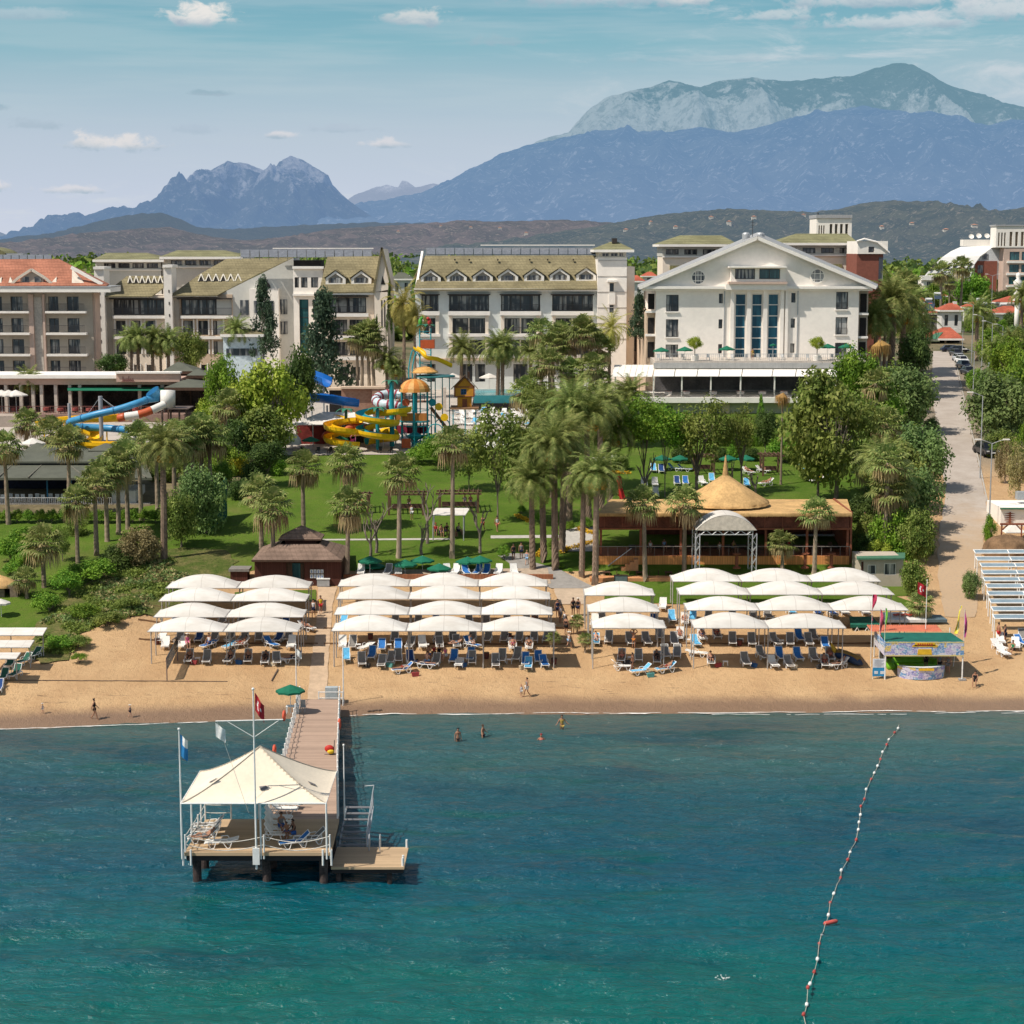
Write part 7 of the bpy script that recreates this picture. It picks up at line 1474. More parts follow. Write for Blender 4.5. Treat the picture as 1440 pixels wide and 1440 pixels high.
for i,(px,w)in enumerate([(425,'leftmost'),(447,'second from left'),(464,'third from left'),(503,'fourth from left'),(534,'fifth from left'),(549,'rightmost')]):
 q=P(px,638);low_chair(q,3.3+.3*(i%3),M('black_wicker',(.03,.027,.025),.8),f'black wicker chair at the play park edge, {w}','black chairs along the play park edge')
# ------------------------------------------------------------------ pools, parasols, sun terraces
m,nt,b=new_mat('pool_water');p=nt.pos();nt.put(b.inputs['Base Color'],nt.mix(nt.sstep(nt.noise(p,.8,3,.6),.4,.6),(.05,.30,.34,1),(.10,.42,.45,1)));b.inputs['Roughness'].default_value=.08;nt.put(b.inputs['Normal'],nt.bump(nt.noise(p,3,3),.3,.05));POOL=m
pl=Bld('raised_pool','raised turquoise pool with a glass front wall below the long hotel','pool',268,560,715)
za=pl.Zp(556,0);b=MB().box(pl.X(668),pl.X(772),pl.Y+.2,pl.Y+9,za-.4,za-.05);b.build('water',POOL,pl.root);pl.box('front_wall',666,774,556,567,0,.19,M('teal_glass_wall',(.05,.25,.28),.15,.1,1));pl.box('base',664,776,567.2,None,-.3,9.5,DARK);pl.box('rear_wall',664,776,547.5,553,9,9.3,M('pale_glass_screen',(.42,.52,.52),.2));pl.box('pillar',621,627,545,None,-.2,.8,M('pale_column',(.56,.48,.41)))
hs_=[(688,520,'above the raised pool, left of the twin palms'),(637,522,'above the tree house roof'),(775,520,'right of the twin palms by the hotel'),(746,588,'among the pool loungers beneath the palms'),(726,582,'broad one below the raised pool'),(765,578,'right end of the lounger terrace'),(56,640,'behind the low left restaurant, left one'),(46,620,'behind the low left restaurant, right one')]
for px,py,w in hs_:
 Y=293 if py<530 else(250 if px>300 else 228);a=at_y(px,py,Y);g=ground(a.x,Y);umbrella(Vector((a.x,Y,g if a.z-g<5 else a.z-2.4)),1.6,max(2.2,min(a.z-g+.4,3.4))if a.z-g<5 else 2.5,'white pool parasol '+w,'white parasols around the pools',CLOTH)
for i in range(46):
 px,py=642+(i%16)*7.6+rnd.uniform(-2,2),583+(i//16)*7.5+rnd.uniform(-1.5,1.5)
 bed(px,py,'white' if i%5 else 'pale blue',42,rnd.uniform(-.4,.4)+(0 if i%2 else PI2),'white pool lounger in the packed rows below the raised turquoise pool','packed white pool loungers')
for i in range(14):
 px,py=650+(i%7)*12+rnd.uniform(-3,3),625+(i//7)*7
 bed(px,py,'white',42,rnd.uniform(-.5,.5),'white lounger half hidden by trees at the right edge of the play park','loungers behind the trees')
# ------------------------------------------------------------------ garden pergolas, gazebo, screen, loungers on the lawn
TIM=M('pergola_timber',(.13,.075,.045),.85,.2,1.5)
def pergola(x0,x1,yt,yb,lab):
 a,c_=P(x0,yb),P(x1,yb);Y=a.y;z=at_y(x0,yt,Y).z;t=thing('garden_pergola',((a.x+c_.x)/2,Y,a.z),lab,'pergola','brown timber pergolas on the lawn')
 for x in(a.x,c_.x):
  for d in(0,2.4):MB().box(x-.11,x+.11,Y+d-.11,Y+d+.11,ground(x,Y+d)-.3,z-.2).build('post',TIM,t)
 MB().box(a.x-.4,c_.x+.4,Y-.1,Y+.1,z-.2,z).box(a.x-.4,c_.x+.4,Y+2.3,Y+2.5,z-.2,z).build('beam',TIM,t);b=MB();n=int((c_.x-a.x)/.5)
 for k in range(n+1):x=a.x+(c_.x-a.x)*k/n;b.box(x-.04,x+.04,Y-.5,Y+2.9,z+.002,z+.1)
 b.build('rafters',TIM,t);MB().box(a.x+.2,c_.x-.2,Y+1.9,Y+2.3,a.z+.5,a.z+.58).box(a.x+.2,c_.x-.2,Y+2.2,Y+2.26,a.z+.58,a.z+1.0).build('bench',DK,t)
pergola(491,517,696,723,'brown pergola beside the left forked tree on the lawn');pergola(547,595,694,725,'brown pergola behind the lone palm in mid lawn');pergola(618,672,693,722,'brown pergola behind the white roofed gazebo');pergola(978,1004,641,668,'brown pergola left of the thatched cone, far lawn');pergola(1073,1098,640,670,'brown pergola right of the thatched cone, far lawn')
a,c_=P(609,761),P(652,761);z=at_y(610,724,a.y).z;t=thing('gazebo',((a.x+c_.x)/2,a.y,a.z),'light metal gazebo with flat white roof sheltering people on the lawn','gazebo');MB().prism([(a.x-.2,a.y,z),(c_.x+.2,a.y,z),(c_.x+.6,a.y+3,z+.3),(a.x+.2,a.y+3,z+.3)],(0,0,-.08)).build('roof',CLOTH,t,recalc=True)
for x in(a.x,c_.x):
 for d in(.1,2.8):MB().tube([(x,a.y+d,ground(x,a.y+d)-.2),(x,a.y+d,z)],.06,7).build('post',METAL,t)
sc_=thing('windbreak_screen',P(305,742),'tall dark green windbreak screen on the bank edge at left of the lawn','screen');q0,q1=P(296,744),P(316,732);MB().prism([q0+Vector((0,0,-.3)),q1+Vector((0,1.5,-.3)),q1+Vector((0,1.5,4.4)),q0+Vector((0,0,4.2))],(.08,-.06,0)).build('cloth',M('screen_green',(.012,.085,.055),.9,.08,1),sc_,recalc=True)
for q in(q0,q1+Vector((0,1.5,0))):MB().tube([q+Vector((-.05,0,-.5)),q+Vector((-.05,0,4.3))],.06,7).build('post',METAL,sc_)
p=P(231,788);t=thing('net_pole',p,'thin grey pole at the foot of the tall date palm on the bank','pole');MB().tube([p,p+Vector((0,0,3.6))],.05,6).build('pole',METAL,t)
rp_=thing('red_draped_post',P(874,708),'post draped in bright red cloth left of the thatched bar','post');a=P(874,708);z=at_y(0,669,a.y).z;MB().bar(a,(a.x-.25,a.y,z),.35,.2).build('post',RED,rp_);MB().grid(6,10,lambda u,v:(a.x-.75+1.1*u*(.35+.65*v)+.3*v,a.y-.15+.1*math.sin(u*9),z+(a.z-z)*v*(.7+.3*u))).build('cloth',M('bright_red_cloth',(.58,.03,.03),.8),rp_)
for i,(px,py,c_,rz,w)in enumerate([(906,684,'white',0,'rear left of the white foursome'),(921,684,'white',0,'rear right of the white foursome'),(906,698,'white',0,'front left of the white foursome'),(922,698,'white',0,'front right of the white foursome'),(919,664,'pale blue',0,'light blue one at the far left'),(930,665,'dark blue',0,'navy one beside the light blue'),(948,662,'pale blue',1,'light blue one turned sideways, rear'),(962,663,'blue',1.2,'blue one turned sideways, rear'),(952,682,'dark blue',0,'navy one of the blue pair'),(964,682,'blue',0,'bright blue one of the blue pair'),(988,682,'white',.3,'single white one left of the cone'),(1001,678,'pale blue',0,'half hidden by the cone'),(1050,685,'pale blue',0,'light blue one right of the cone'),(1052,667,'white',.6,'white one under the right pergola'),(1078,683,'white',-1.2,'white one seen from the side'),(1128,662,'pale blue',.2,'far right rear'),(1150,679,'white',-1.2,'white one at far right'),(1158,677,'blue',-1.0,'blue backed one at far right'),(1072,665,'white',1.0,'white one behind the right pergola')]):
 bed(px,py,c_,58 if abs(rz)<.5 else 42,rz,'lawn sunbed above the bar roof, '+w,'sunbeds on the upper lawn')
for i,(px,py,w)in enumerate([(931,643,'leftmost'),(956,643,'second from left'),(1024,643,'third from left'),(1049,643,'rightmost')]):
 Y=P(px,662).y;a=at_y(px,py,Y);g=ground(a.x,Y);umbrella(Vector((a.x,Y,g)),1.15,a.z-g+.3,f'green parasol on the upper lawn above the bar, {w}','green parasols on the upper lawn',GREEN)
for i,(px,py,w)in enumerate([(930,492,'leftmost'),(963,491,'second from left'),(1022,490,'left of the glass strips'),(1087,487,'closed-looking one before the right glass strip'),(1164,487,'second from right'),(1190,487,'rightmost')]):
 Y=278-T+5;a=at_y(px,py,Y);z=E.Zp(508,-T+2);umbrella(Vector((a.x,Y,z)),1.2 if i!=3 else .5,a.z-z+.4,f'green parasol on the white hotel terrace, {w}','green parasols on the hotel terrace',GREEN)
for i in range(16):
 px=926+i*17.5;Y=278-T+3.5+(i%3);a=at_y(px,500,Y);low_chair((a.x,Y,E.Zp(508,-T+2)),1.2*(i%4),WCH,'white chair on the upper terrace of the white hotel','white chairs on the hotel terrace')
for i,px in enumerate((877,940,965,1003,1041,1072,1102,1130)):
 Y=278-T+.4;a=at_y(px,550,Y);z=E.Zp(559,-T-1.4);t=thing('dining_table',(a.x,Y,z),'white and red clothed table behind the dark rail of the white hotel restaurant','table','clothed tables in the hotel restaurant');MB().box(a.x-.5,a.x+.5,Y-.5,Y+.5,z+.35,z+.76).build('tablecloth',M('linen',(.62,.56,.52),.9),t);MB().box(a.x-.52,a.x+.52,Y-.3,Y+.3,z+.762,z+.79).build('runner',M('runner_red',(.42,.07,.04),.9),t)
# ------------------------------------------------------------------ road side: cars, lamps, village
def car_protos():
 out={}
 for nm,c_ in(('black',(.015,.015,.018)),('dark blue',(.02,.025,.05)),('silver',(.42,.43,.45)),('white',(.72,.72,.72)),('charcoal',(.05,.05,.055))):
  paint=M('car_paint_'+nm.replace(' ','_'),c_,.3,.04,1,spec=.6);b=MB()
  sec=[(-2.15,.35,.62),(-2.1,.32,.82),(-1.3,.30,.95),(1.25,.30,.98),(2.0,.32,.9),(2.15,.38,.6)]
  for(y0,l0,h0),(y1,l1,h1)in zip(sec,sec[1:]):
   A=[(-.84,y0,l0),(.84,y0,l0),(.86,y0,h0-.12),(.76,y0,h0),(-.76,y0,h0),(-.86,y0,h0-.12)];B=[(-.84,y1,l1),(.84,y1,l1),(.86,y1,h1-.12),(.76,y1,h1),(-.76,y1,h1),(-.86,y1,h1-.12)]
   for k in range(6):b.face([A[k],A[(k+1)%6],B[(k+1)%6],B[k]])
  b.face([(-.84,-2.15,.35),(-.86,-2.15,.5),(-.76,-2.15,.62),(.76,-2.15,.62),(.86,-2.15,.5),(.84,-2.15,.35)]).face([(-.84,2.15,.38),(.84,2.15,.38),(.86,2.15,.48),(.76,2.15,.6),(-.76,2.15,.6),(-.86,2.15,.48)])
  b.prism([(-.62,-.75,1.44),(.62,-.75,1.44),(.62,1.3,1.42),(-.62,1.3,1.42)],(0,0,.06))
  for s in(-1,1):
   for y0,y1 in((-.75,-1.3),(.2,.2),(1.3,1.75)):b.bar((s*.62,y0,1.44),(s*.74,y1,.96),.06)
  g=MB();R4=[(-.62,-.75,1.44),(.62,-.75,1.44),(.62,1.3,1.42),(-.62,1.3,1.42)];L4=[(-.74,-1.3,.96),(.74,-1.3,.96),(.74,1.75,.97),(-.74,1.75,.97)]
  for k in range(4):g.face([L4[k],L4[(k+1)%4],R4[(k+1)%4],R4[k]])
  w=MB().tube([(-.09,0,0),(.09,0,0)],.31,14);lt=MB().box(-.14,.14,-.03,.03,-.07,.07);pl_=MB().box(-.26,.26,-.012,.012,-.06,.06)
  out[nm]=(b.mesh('car_body',paint,recalc=True),g.mesh('car_glass',M('car_glass',(.01,.012,.015),.08,spec=.7),recalc=True),w.mesh('car_wheel',M('tyre',(.015,.015,.015),.9)),lt.mesh('car_light',M('headlight',(.6,.6,.58),.2)),pl_.mesh('car_plate',WHT))
 return out
CARS=car_protos()
def car(px,py,col,rz,lab,p=None,sc=1.0):
 p=p or P(px,py);t=thing('parked_car',p,lab,'car','cars parked beside the road',rz,sc);m=CARS[col];link('body',m[0],t);link('windows',m[1],t)
 for x in(-.78,.78):
  for y in(-1.35,1.35):link('wheel',m[2],t,(x,y,.31))
  link('headlight',m[3],t,(x*.78,-2.17,.66))
 link('number_plate',m[4],t,(0,-2.18,.48))
RZ=.05
for px,py,c_,lab in((1358,527,'charcoal','charcoal parked car, nearest of the row on the right kerb'),(1352,518,'dark blue','dark blue parked car second in the row on the right kerb'),(1349.5,511,'white','white parked car in the middle of the kerb row'),(1345.5,508,'silver','silver parked car behind the white one in the kerb row'),(1341.5,501,'charcoal','grey parked car farthest of the row on the right kerb')):car(px+3,py,c_,RZ,lab)
car(1337,495,'dark blue',PI2,'dark car crossing sideways before the yellow barrier at the road end');car(1347,496,'black',PI2+.3,'black car half hidden right of the sideways one at the road end');car(1387,640,'black',.1,'black van parked on dry grass beside the road',sc=1.15)
def lamp(px,yb,yt,heads,lab,Yd=None):
 Y=Yd or P(px,yb).y;a=at_y(px,yb,Y);g=ground(a.x,Y);z=at_y(px,yt,Y).z;t=thing('street_lamp',(a.x,Y,g),lab,'street lamp','grey street lamps along the road');b=MB().tube([(a.x,Y,g-.1),(a.x,Y,z)],[.09,.055],8);b.build('pole',METAL,t)
 for s in heads:
  L=1.5;MB().tube([(a.x,Y,z),(a.x+s*L*.6,Y,z+.35),(a.x+s*L,Y,z+.45)],.04,6).build('arm',METAL,t);MB().box(a.x+s*L-.35,a.x+s*L+.35,Y-.13,Y+.13,z+.40,z+.52).build('lamp_head',TRIM,t)
for a in((1391,738,624,(-1,1),'double-armed street lamp nearest the beach, right of the road'),(1378,673,557,(-1,),'single-armed street lamp by the black van'),(1368,563,495,(-1,),'single-armed street lamp above the round roadside bush'),(1366,511,429,(-1,),'street lamp right of the parked car row, far'),(1380,522,446,(-1,),'street lamp over the palm right of the car row'),(1393,533,455,(-1,),'street lamp beside the white sign posts'),(1409,502,459,(-1,),'street lamp farthest right among the palms'),(1353,501,465,(-1,),'short street lamp beside the gatehouse'),(1393,470,388,(-1,1),'double-armed street lamp before the brick red block')):lamp(*a)
TERR2=tile_mat('village_red_tiles',(.42,.11,.065),.25,.35,.5);VW=M('village_white',(.68,.65,.62),.85,.08,.5)
def house(x0,x1,yt,yb,Y,roofh,lab,wallm=None,roofm=None):
 h=Bld('village_house',lab,'house',Y,(yt+yb)/2,(x0+x1)/2,'red roofed village houses');D_=max(5,(h.X(x1)-h.X(x0))*.7);n=max(1,int((x1-x0)/12));hs=[(x0+(x1-x0)*(k+.3)/n,x0+(x1-x0)*(k+.65)/n,yt+(yb-yt)*.2,yt+(yb-yt)*.65)for k in range(n)]
 h.wall('wall',x0,x1,yt,None,0,D_,wallm or VW,hs,.2)
 for q in hs:h.win(*q,nx=1)
 h.hiproof(x0-3,x1+3,yt,yt-roofh,x0+(x1-x0)*.35,x1-(x1-x0)*.35,-.8,D_+.8,roofm or TERR2);return h
H1=house(1324,1352,436,470,470,10,'white village house with red hipped roof and tall chimney above the gatehouse');H1.box('chimney',1340,1345,424,436,2,3,VW)
H2=house(1294,1318,440,470,480,14,'low village house with orange hipped roof and solar panel left of the white one',M('grey_house_wall',(.30,.26,.24),.9));H2.poly('solar_panel',[[(1298,436,-.3),(1312,436,-.3),(1314,427,2),(1302,427,2)]],M('dark_solar',(.05,.07,.1),.2),.1)
gh=Bld('gatehouse','gatehouse with a hipped roof half green half red and yellow barrier','gatehouse',420,470,1330);gh.hiproof(1304,1356,476,460,1326,1336,-2,7,TERR2);gh.poly('green_roof_skirt',[[(1303,476.5,-2.2),(1318,476.5,-2.2),(1326,467,.2),(1316,468,.2)]],M('green_sheet_roof',(.07,.18,.11)),.1)
for x in(1309,1330,1351):gh.box('post',x-1,x+1,476,None,0,.3,BEIGE)
gh.box('barrier',1318,1354,484,490,-.8,-.5,SY);gh.box('back_wall',1322,1352,477,None,4,4.3,DARK)
for i,(x0,x1,yt,yb,Y,rh,lab)in enumerate([(1226,1240,440,470,500,8,'red roofed house glimpsed right of the white hotel balconies'),(1282,1300,424,445,560,9,'small orange roofed house behind the tall roadside palm'),(1396,1436,440,470,500,10,'red roofed house at the right edge beneath the dish'),(1360,1385,432,455,540,9,'red roofed house behind the street lamps'),(1404,1446,425,445,620,9,'red roofed house behind the edge palm'),(1268,1290,408,425,800,7,'white house with low red roof beneath the grey hill'),(1252,1268,398,412,1100,5,'tiny white house below the rocky slope'),(1276,1300,392,404,1150,5,'pale house among trees below the rocky slope'),(1306,1330,416,432,700,7,'orange roofed house left of the white hotel gap'),(880,905,395,420,520,8,'red roofed house in the gap left of the pediment'),(905,922,388,400,700,6,'pink roofed house farther up the gap left of the pediment'),(552,578,392,420,520,9,'dark roofed house in the gap between the two dormered hotels')]):house(x0,x1,yt,yb,Y,rh,lab,roofm=(SLATE if i==11 else None))
TANK=M('tank_white',(.66,.65,.63),.5)
for i,(px,py,Y)in enumerate([(1306,421,500),(1318,413,540),(1378,421,520),(1383,427,500),(1411,428,510),(1247,437,505),(856,392,520),(562,389,530),(572,389,530)]):
 c_=at_y(px,py,Y);t=thing('solar_water_heater',c_,'white rooftop water tank over a dark solar panel in the village','water heater','rooftop solar heaters in the village');MB().tube([c_+Vector((-.9,0,0)),c_+Vector((.9,0,0))],.42,10).build('tank',TANK,t);MB().prism([c_+Vector((-1,-.4,-.5)),c_+Vector((1,-.4,-.5)),c_+Vector((1,-1.6,-1.5)),c_+Vector((-1,-1.6,-1.5))],(0,.05,.05)).build('panel',M('dark_solar',(.05,.07,.1)),t,recalc=True);MB().bar((c_.x-.8,c_.y+.2,15.5),c_+Vector((-.8,0,-.3)),.1).bar((c_.x+.8,c_.y+.2,15.5),c_+Vector((.8,0,-.3)),.1).build('stand',METAL,t)
c_=at_y(1431.5,400,470);t=thing('ornamental_pillar',(c_.x,470,16),'white bulbous ornamental column at the right edge before the tower block','column');MB().lathe((c_.x,470,at_y(0,420,470).z),[(1.3,-.5),(.5,.3),(1.0,1.2),(.45,2),(.9,3.4),(1.25,4.2),(.4,5),(.6,5.6),(.5,6.3),(.02,6.6)],12).tube([(c_.x,470,15),(c_.x,470,at_y(0,420,470).z)],.6,10).build('pillar',TRIM,t,smooth=True)
for i,(px,w)in enumerate(((1380,'left'),(1399,'right'))):
 q=P(px,533-i);t=thing('sign_post',q,f'tall thin post of the blank white road board, {w} one','post');MB().tube([q,q+Vector((0,0,4.2))],.05,6).build('pole',METAL,t)
q=P(1390,534);t=thing('road_board',q,'pale board between thin posts right of the parked cars','sign');MB().box(q.x-.2,q.x+1.0,q.y,q.y+.06,q.z+1.2,q.z+3).build('board',M('pale_blue_board',(.55,.60,.66),.5),t);MB().tube([(q.x+.4,q.y+.09,q.z),(q.x+.4,q.y+.09,q.z+1.3)],.05,6).build('post',METAL,t)
from mathutils.bvhtree import BVHTree
HB=[BVHTree.FromPolygons([v.co for v in o.data.vertices],[p.vertices[:]for p in o.data.polygons])for o in COL.objects if o.name in('green_foothill','dry_foothill')]
def hillhit(px,py):
 d=ray(px,py).normalized();r=[h.ray_cast(Vector((0,0,CH)),d)for h in HB];r=[q for q in r if q[0]is not None];return min(r,key=lambda q:q[3])[0]if r else None
for i,(px,py,D_)in enumerate([(1025,311,2900),(915,311,3000),(1060,304,2950),(1282,313,2800),(662,318,3700),(703,319,3300),(620,316,3800),(470,318,3800),(1130,301,2950),(1000,304,3000),(950,318,3000),(1240,318,3000),(1180,312,3000),(1330,322,3000),(1370,316,3000),(560,324,3000),(740,326,3000),(880,322,3000)]):
 a=hillhit(px,py+3)
 if a is None:continue
 t=thing('hill_house',a,'tiny pale house standing on the foothills behind the hotels','house','tiny houses on the foothills');w=rnd.uniform(2.2,4);MB().box(a.x-w,a.x+w,a.y-4,a.y+4,a.z-6,a.z+2.6).build('wall',M('far_house_wall',(.55,.52,.48),.9),t);e_=[(a.x-w-.5,a.y-4.5,a.z+2.61),(a.x+w+.5,a.y-4.5,a.z+2.61),(a.x+w+.5,a.y+4.5,a.z+2.61),(a.x-w-.5,a.y+4.5,a.z+2.61)];rb_=MB()
 for q in range(4):rb_.face([e_[q],e_[(q+1)%4],(a.x,a.y,a.z+4)])
 rb_.build('roof',M('far_house_roof',(.42,.22,.16),.9),t)
# ------------------------------------------------------------------ vegetation
def leaf_mat(name,c0,c1,tip=None,transl=.3,rnd_v=.16,scale=.5):
 m,nt,b=new_mat(name);oi=nt.node('ShaderNodeObjectInfo').outputs['Random'];p=nt.obj()
 n=nt.noise(p,scale,3,.6);n2=nt.noise(p,scale*9,2,.6);f=nt.math('ADD',nt.math('MULTIPLY',n,.6),nt.math('MULTIPLY',n2,.4))
 c=nt.mix(nt.sstep(f,.36,.64),c4(c0),c4(c1))
 if tip:c=nt.mix(nt.math('MULTIPLY',nt.sstep(n2,.52,.68),.7),c,c4(tip))
 h=nt.node('ShaderNodeHueSaturation');nt.l.new(c,h.inputs['Color']);nt.put(h.inputs['Value'],nt.math('ADD',1-rnd_v,nt.math('MULTIPLY',oi,2*rnd_v)));nt.put(h.inputs['Hue'],nt.math('ADD',.485,nt.math('MULTIPLY',oi,.03)))
 nt.put(b.inputs['Base Color'],h.outputs[0]);b.inputs['Roughness'].default_value=.65;b.inputs['Specular IOR Level'].default_value=.25
 t=nt.node('ShaderNodeBsdfTranslucent');nt.l.new(h.outputs[0],t.inputs[0]);mx=nt.node('ShaderNodeMixShader');mx.inputs[0].default_value=transl
 out=m.node_tree.nodes['Material Output'];nt.l.new(b.outputs[0],mx.inputs[1]);nt.l.new(t.outputs[0],mx.inputs[2]);nt.l.new(mx.outputs[0],out.inputs[0]);MATS[name]=m;return m
FANL=leaf_mat('fan_palm_leaf',(0.120,0.176,0.041),(0.278,0.324,0.093),(0.500,0.444,0.185));DATEL=leaf_mat('date_palm_leaf',(.125,.175,.04),(.27,.31,.085),(.46,.44,.16));YPAL=leaf_mat('golden_palm_leaf',(0.315,0.315,0.065),(0.555,0.500,0.130),(0.600,0.555,0.185))
DEADL=leaf_mat('dead_frond',(.24,.17,.085),(.46,.35,.18),None,.2);DRYL=leaf_mat('dry_orange_frond',(.30,.16,.05),(.48,.28,.10),None,.2)
BARK=M('palm_trunk_bark',(.30,.23,.165),.95,.3,3,bump=.05,orand=.2,streak=(1,1,14));DBARK=M('date_trunk_bark',(.23,.165,.12),.95,.35,5,bump=.1,orand=.15);TBARK=M('tree_bark',(.19,.15,.12),.95,.3,3,bump=.05,orand=.2);GBARK=M('pale_bare_bark',(.20,.16,.13),.95,.25,3,bump=.05)
FRUIT=M('orange_dates',(.55,.27,.03),.7,.25,5)
def rv(rn):
 a=rn.uniform(0,6.283);z=rn.uniform(-1,1);s=math.sqrt(1-z*z);return Vector((s*math.cos(a),s*math.sin(a),z))
def fan_crown(seed,n=30,r=1.0):
 rn=random.Random(seed);b=MB()
 for i in range(n):
  a=i*2.39996+rn.uniform(-.2,.2);e=R(80-105*(i/n)**.9+rn.uniform(-10,10));d=Vector((math.cos(a)*math.cos(e),math.sin(a)*math.cos(e),math.sin(e)));L=rn.uniform(.8,1.15)
  p1=d*L*1.05+Vector((0,0,-.12*L*L));side=d.cross(Vector((0,0,1))).normalized()if abs(d.z)<.98 else Vector((1,0,0));b.bar((0,0,0),p1,.03)
  up=side.cross(d).normalized();nb=11
  for k in range(nb):
   t=(k/(nb-1)-.5)*R(205);bd=(d*math.cos(t)+side*math.sin(t));bl=rn.uniform(.72,.95)*(1-.18*abs(t)/1.8);q1=p1+bd*bl*.6+up*.05;q2=p1+bd*bl+Vector((0,0,-.30*bl));w=bd.cross(up).normalized()*.075
   b.face([p1,q1-w,q2,q1+w])
 return b
def skirt(seed,n=26,L=1.6):
 rn=random.Random(seed);b=MB()
 for i in range(n):
  a=rn.uniform(0,6.283);d=Vector((math.cos(a),math.sin(a),0));s=Vector((-d.y,d.x,0));l=L*rn.uniform(.6,1)
  p0=d*.12+Vector((0,0,.1-rn.random()*.5));p1=d*rn.uniform(.5,1.25)+Vector((0,0,-.35*l))+p0*.3
  for k in range(4):
   t=(k-1.5)*.17;b.face([p0,p1+s*(t-.07),p1+s*t*1.7+d*.05+Vector((0,0,-.65*l-.1*rn.random())),p1+s*(t+.07)])
 return b
def date_crown(seed,n=60,L=2.9,up=84,down=-8):
 rn=random.Random(seed);b=MB()
 for i in range(n):
  a=i*2.39996+rn.uniform(-.25,.25);e=R(up+(down-up)*(i/n)**.85+rn.uniform(-7,7));l=L*rn.uniform(.82,1.08);dh=Vector((math.cos(a),math.sin(a),0));pts=[];m_=11
  p=Vector((0,0,0));ee=e
  for j in range(m_+1):
   pts.append(p.copy());p=p+(dh*math.cos(ee)+Vector((0,0,math.sin(ee))))*(l/m_);ee-=(.07+.15*math.cos(e))*(.5+1.1*j/m_)
  s=Vector((-dh.y,dh.x,0))
  for j in range(m_):
   d=(pts[j+1]-pts[j]).normalized();u=s.cross(d).normalized()
   b.face([pts[j]-s*.022,pts[j]+s*.022,pts[j+1]+s*.018,pts[j+1]-s*.018])
   if j<1:continue
   ll=.62*math.sin(math.pi*(.12+.80*j/m_))*L/2.6
   for sg in(-1,1):
    for o in(0,.5):
     q=pts[j].lerp(pts[j+1],o);t=q+(s*sg*.80+d*.62+u*rn.uniform(.0,.38)).normalized()*ll+Vector((0,0,-.10*ll));w=d*.05
     b.face([q-w,q+w,t])
 return b
def trunk(seed,r0,r1,rough,bend=0.0,nseg=26):
 rn=random.Random(seed);b=MB();pts=[Vector((bend*math.sin(1.5*k/nseg),bend*.4*math.sin(2*k/nseg),k/nseg))for k in range(nseg+1)];rs=[(r0+(r1-r0)*k/nseg)*(1+(rough if k%2 else-rough*.4))*(1.25 if k==0 else 1)for k in range(nseg+1)]
 b.tube(pts,rs,10);return b
FC=[fan_crown(s).mesh('fan_palm_crown',FANL)for s in(1,2,3)];FS=[skirt(s).mesh('fan_palm_dead_fronds',DEADL)for s in(1,2)];FT=[trunk(s,.24,.15,.05,bd).mesh('fan_palm_trunk',BARK)for s,bd in((1,.0),(2,.18),(3,-.15))]
DC=[date_crown(s).mesh('date_palm_crown',DATEL)for s in(5,6,7)];DT=[trunk(s,.29,.23,.09,bd,40).mesh('date_palm_trunk',DBARK)for s,bd in((5,.15),(6,-.2))];YC=[date_crown(s,44,3.2,84,-50).mesh('golden_palm_crown',YPAL)for s in(11,)];DRY=skirt(40,34,2.6).mesh('dry_palm_crown',DRYL)
fb=MB();rn_=random.Random(3)
for k in range(9):
 a=rn_.uniform(0,6.28);p=Vector((.55*math.cos(a),.55*math.sin(a),-.55-.4*rn_.random()));fb.bar((0,0,0),p,.03)
 for j in range(16):q=p+rv(rn_)*.20+Vector((0,0,-.1));fb.ball(q,.07,5,3)
FRU=fb.mesh('date_fruit_cluster',FRUIT);UNC={}
def palm(kind,px,py,ptop,label,group,size=1.0,base=None,fruit=None,lean=0):
 if px<905 and 470<py<562:py=562
 p=base or P(px,py);s=ppm(p);H=max(1.2,(py-ptop)/s*1.02-(1.0 if kind=='fan' else 1.8)*size)
 t=thing({'fan':'fan_palm','date':'date_palm','gold':'plume_palm','dry':'dead_palm'}[kind],p+Vector((0,0,-.1)),label,'palm tree',group,rnd.uniform(0,6.28));o=link('trunk',rnd.choice(FT if kind in('fan','dry')else DT),t);w=size*(1.0 if kind!='gold' else .8);o.scale=(w,w,H+.1)
 top=Vector(o.data.vertices[-1].co);top=Vector((top.x*w,top.y*w,H+.1))
 me=rnd.choice({'fan':FC,'date':DC,'gold':YC,'dry':[DRY]}[kind]);c=link('crown',me,t,top);k=size*rnd.uniform(.94,1.06)*(1.25 if kind=='fan' else 1.18);c.scale=(k,k,k*rnd.uniform(.92,1.05));c.rotation_euler=(rnd.uniform(-.08,.08),rnd.uniform(-.08,.08),rnd.uniform(0,6.28))
 if kind=='fan':d=link('dead_fronds',rnd.choice(FS),t,top+Vector((0,0,-.05)));d.scale=(k,k,k*rnd.uniform(.8,1.3));d.rotation_euler.z=rnd.uniform(0,6.28)
 if kind=='date' and(fruit if fruit is not None else rnd.random()<.6):d=link('fruit',FRU,t,top);d.scale=(k,k,k)
 return t
def palms(kind,where,group,items,size=1.0,desc=None):
 d=desc or{'fan':'fan palm','date':'date palm','gold':'golden plumed palm','dry':'dead dry palm'}[kind];items=sorted(items,key=lambda q:q[0]);n=len(items)
 for i,it in enumerate(items):
  o='' if n==1 else('rightmost ' if i==n-1 else ord2[i]+' '+('' if i==0 else 'from left '))
  palm(kind,*it[:3],f'{d}, {o}{where}',group,it[3]if len(it)>3 else size)
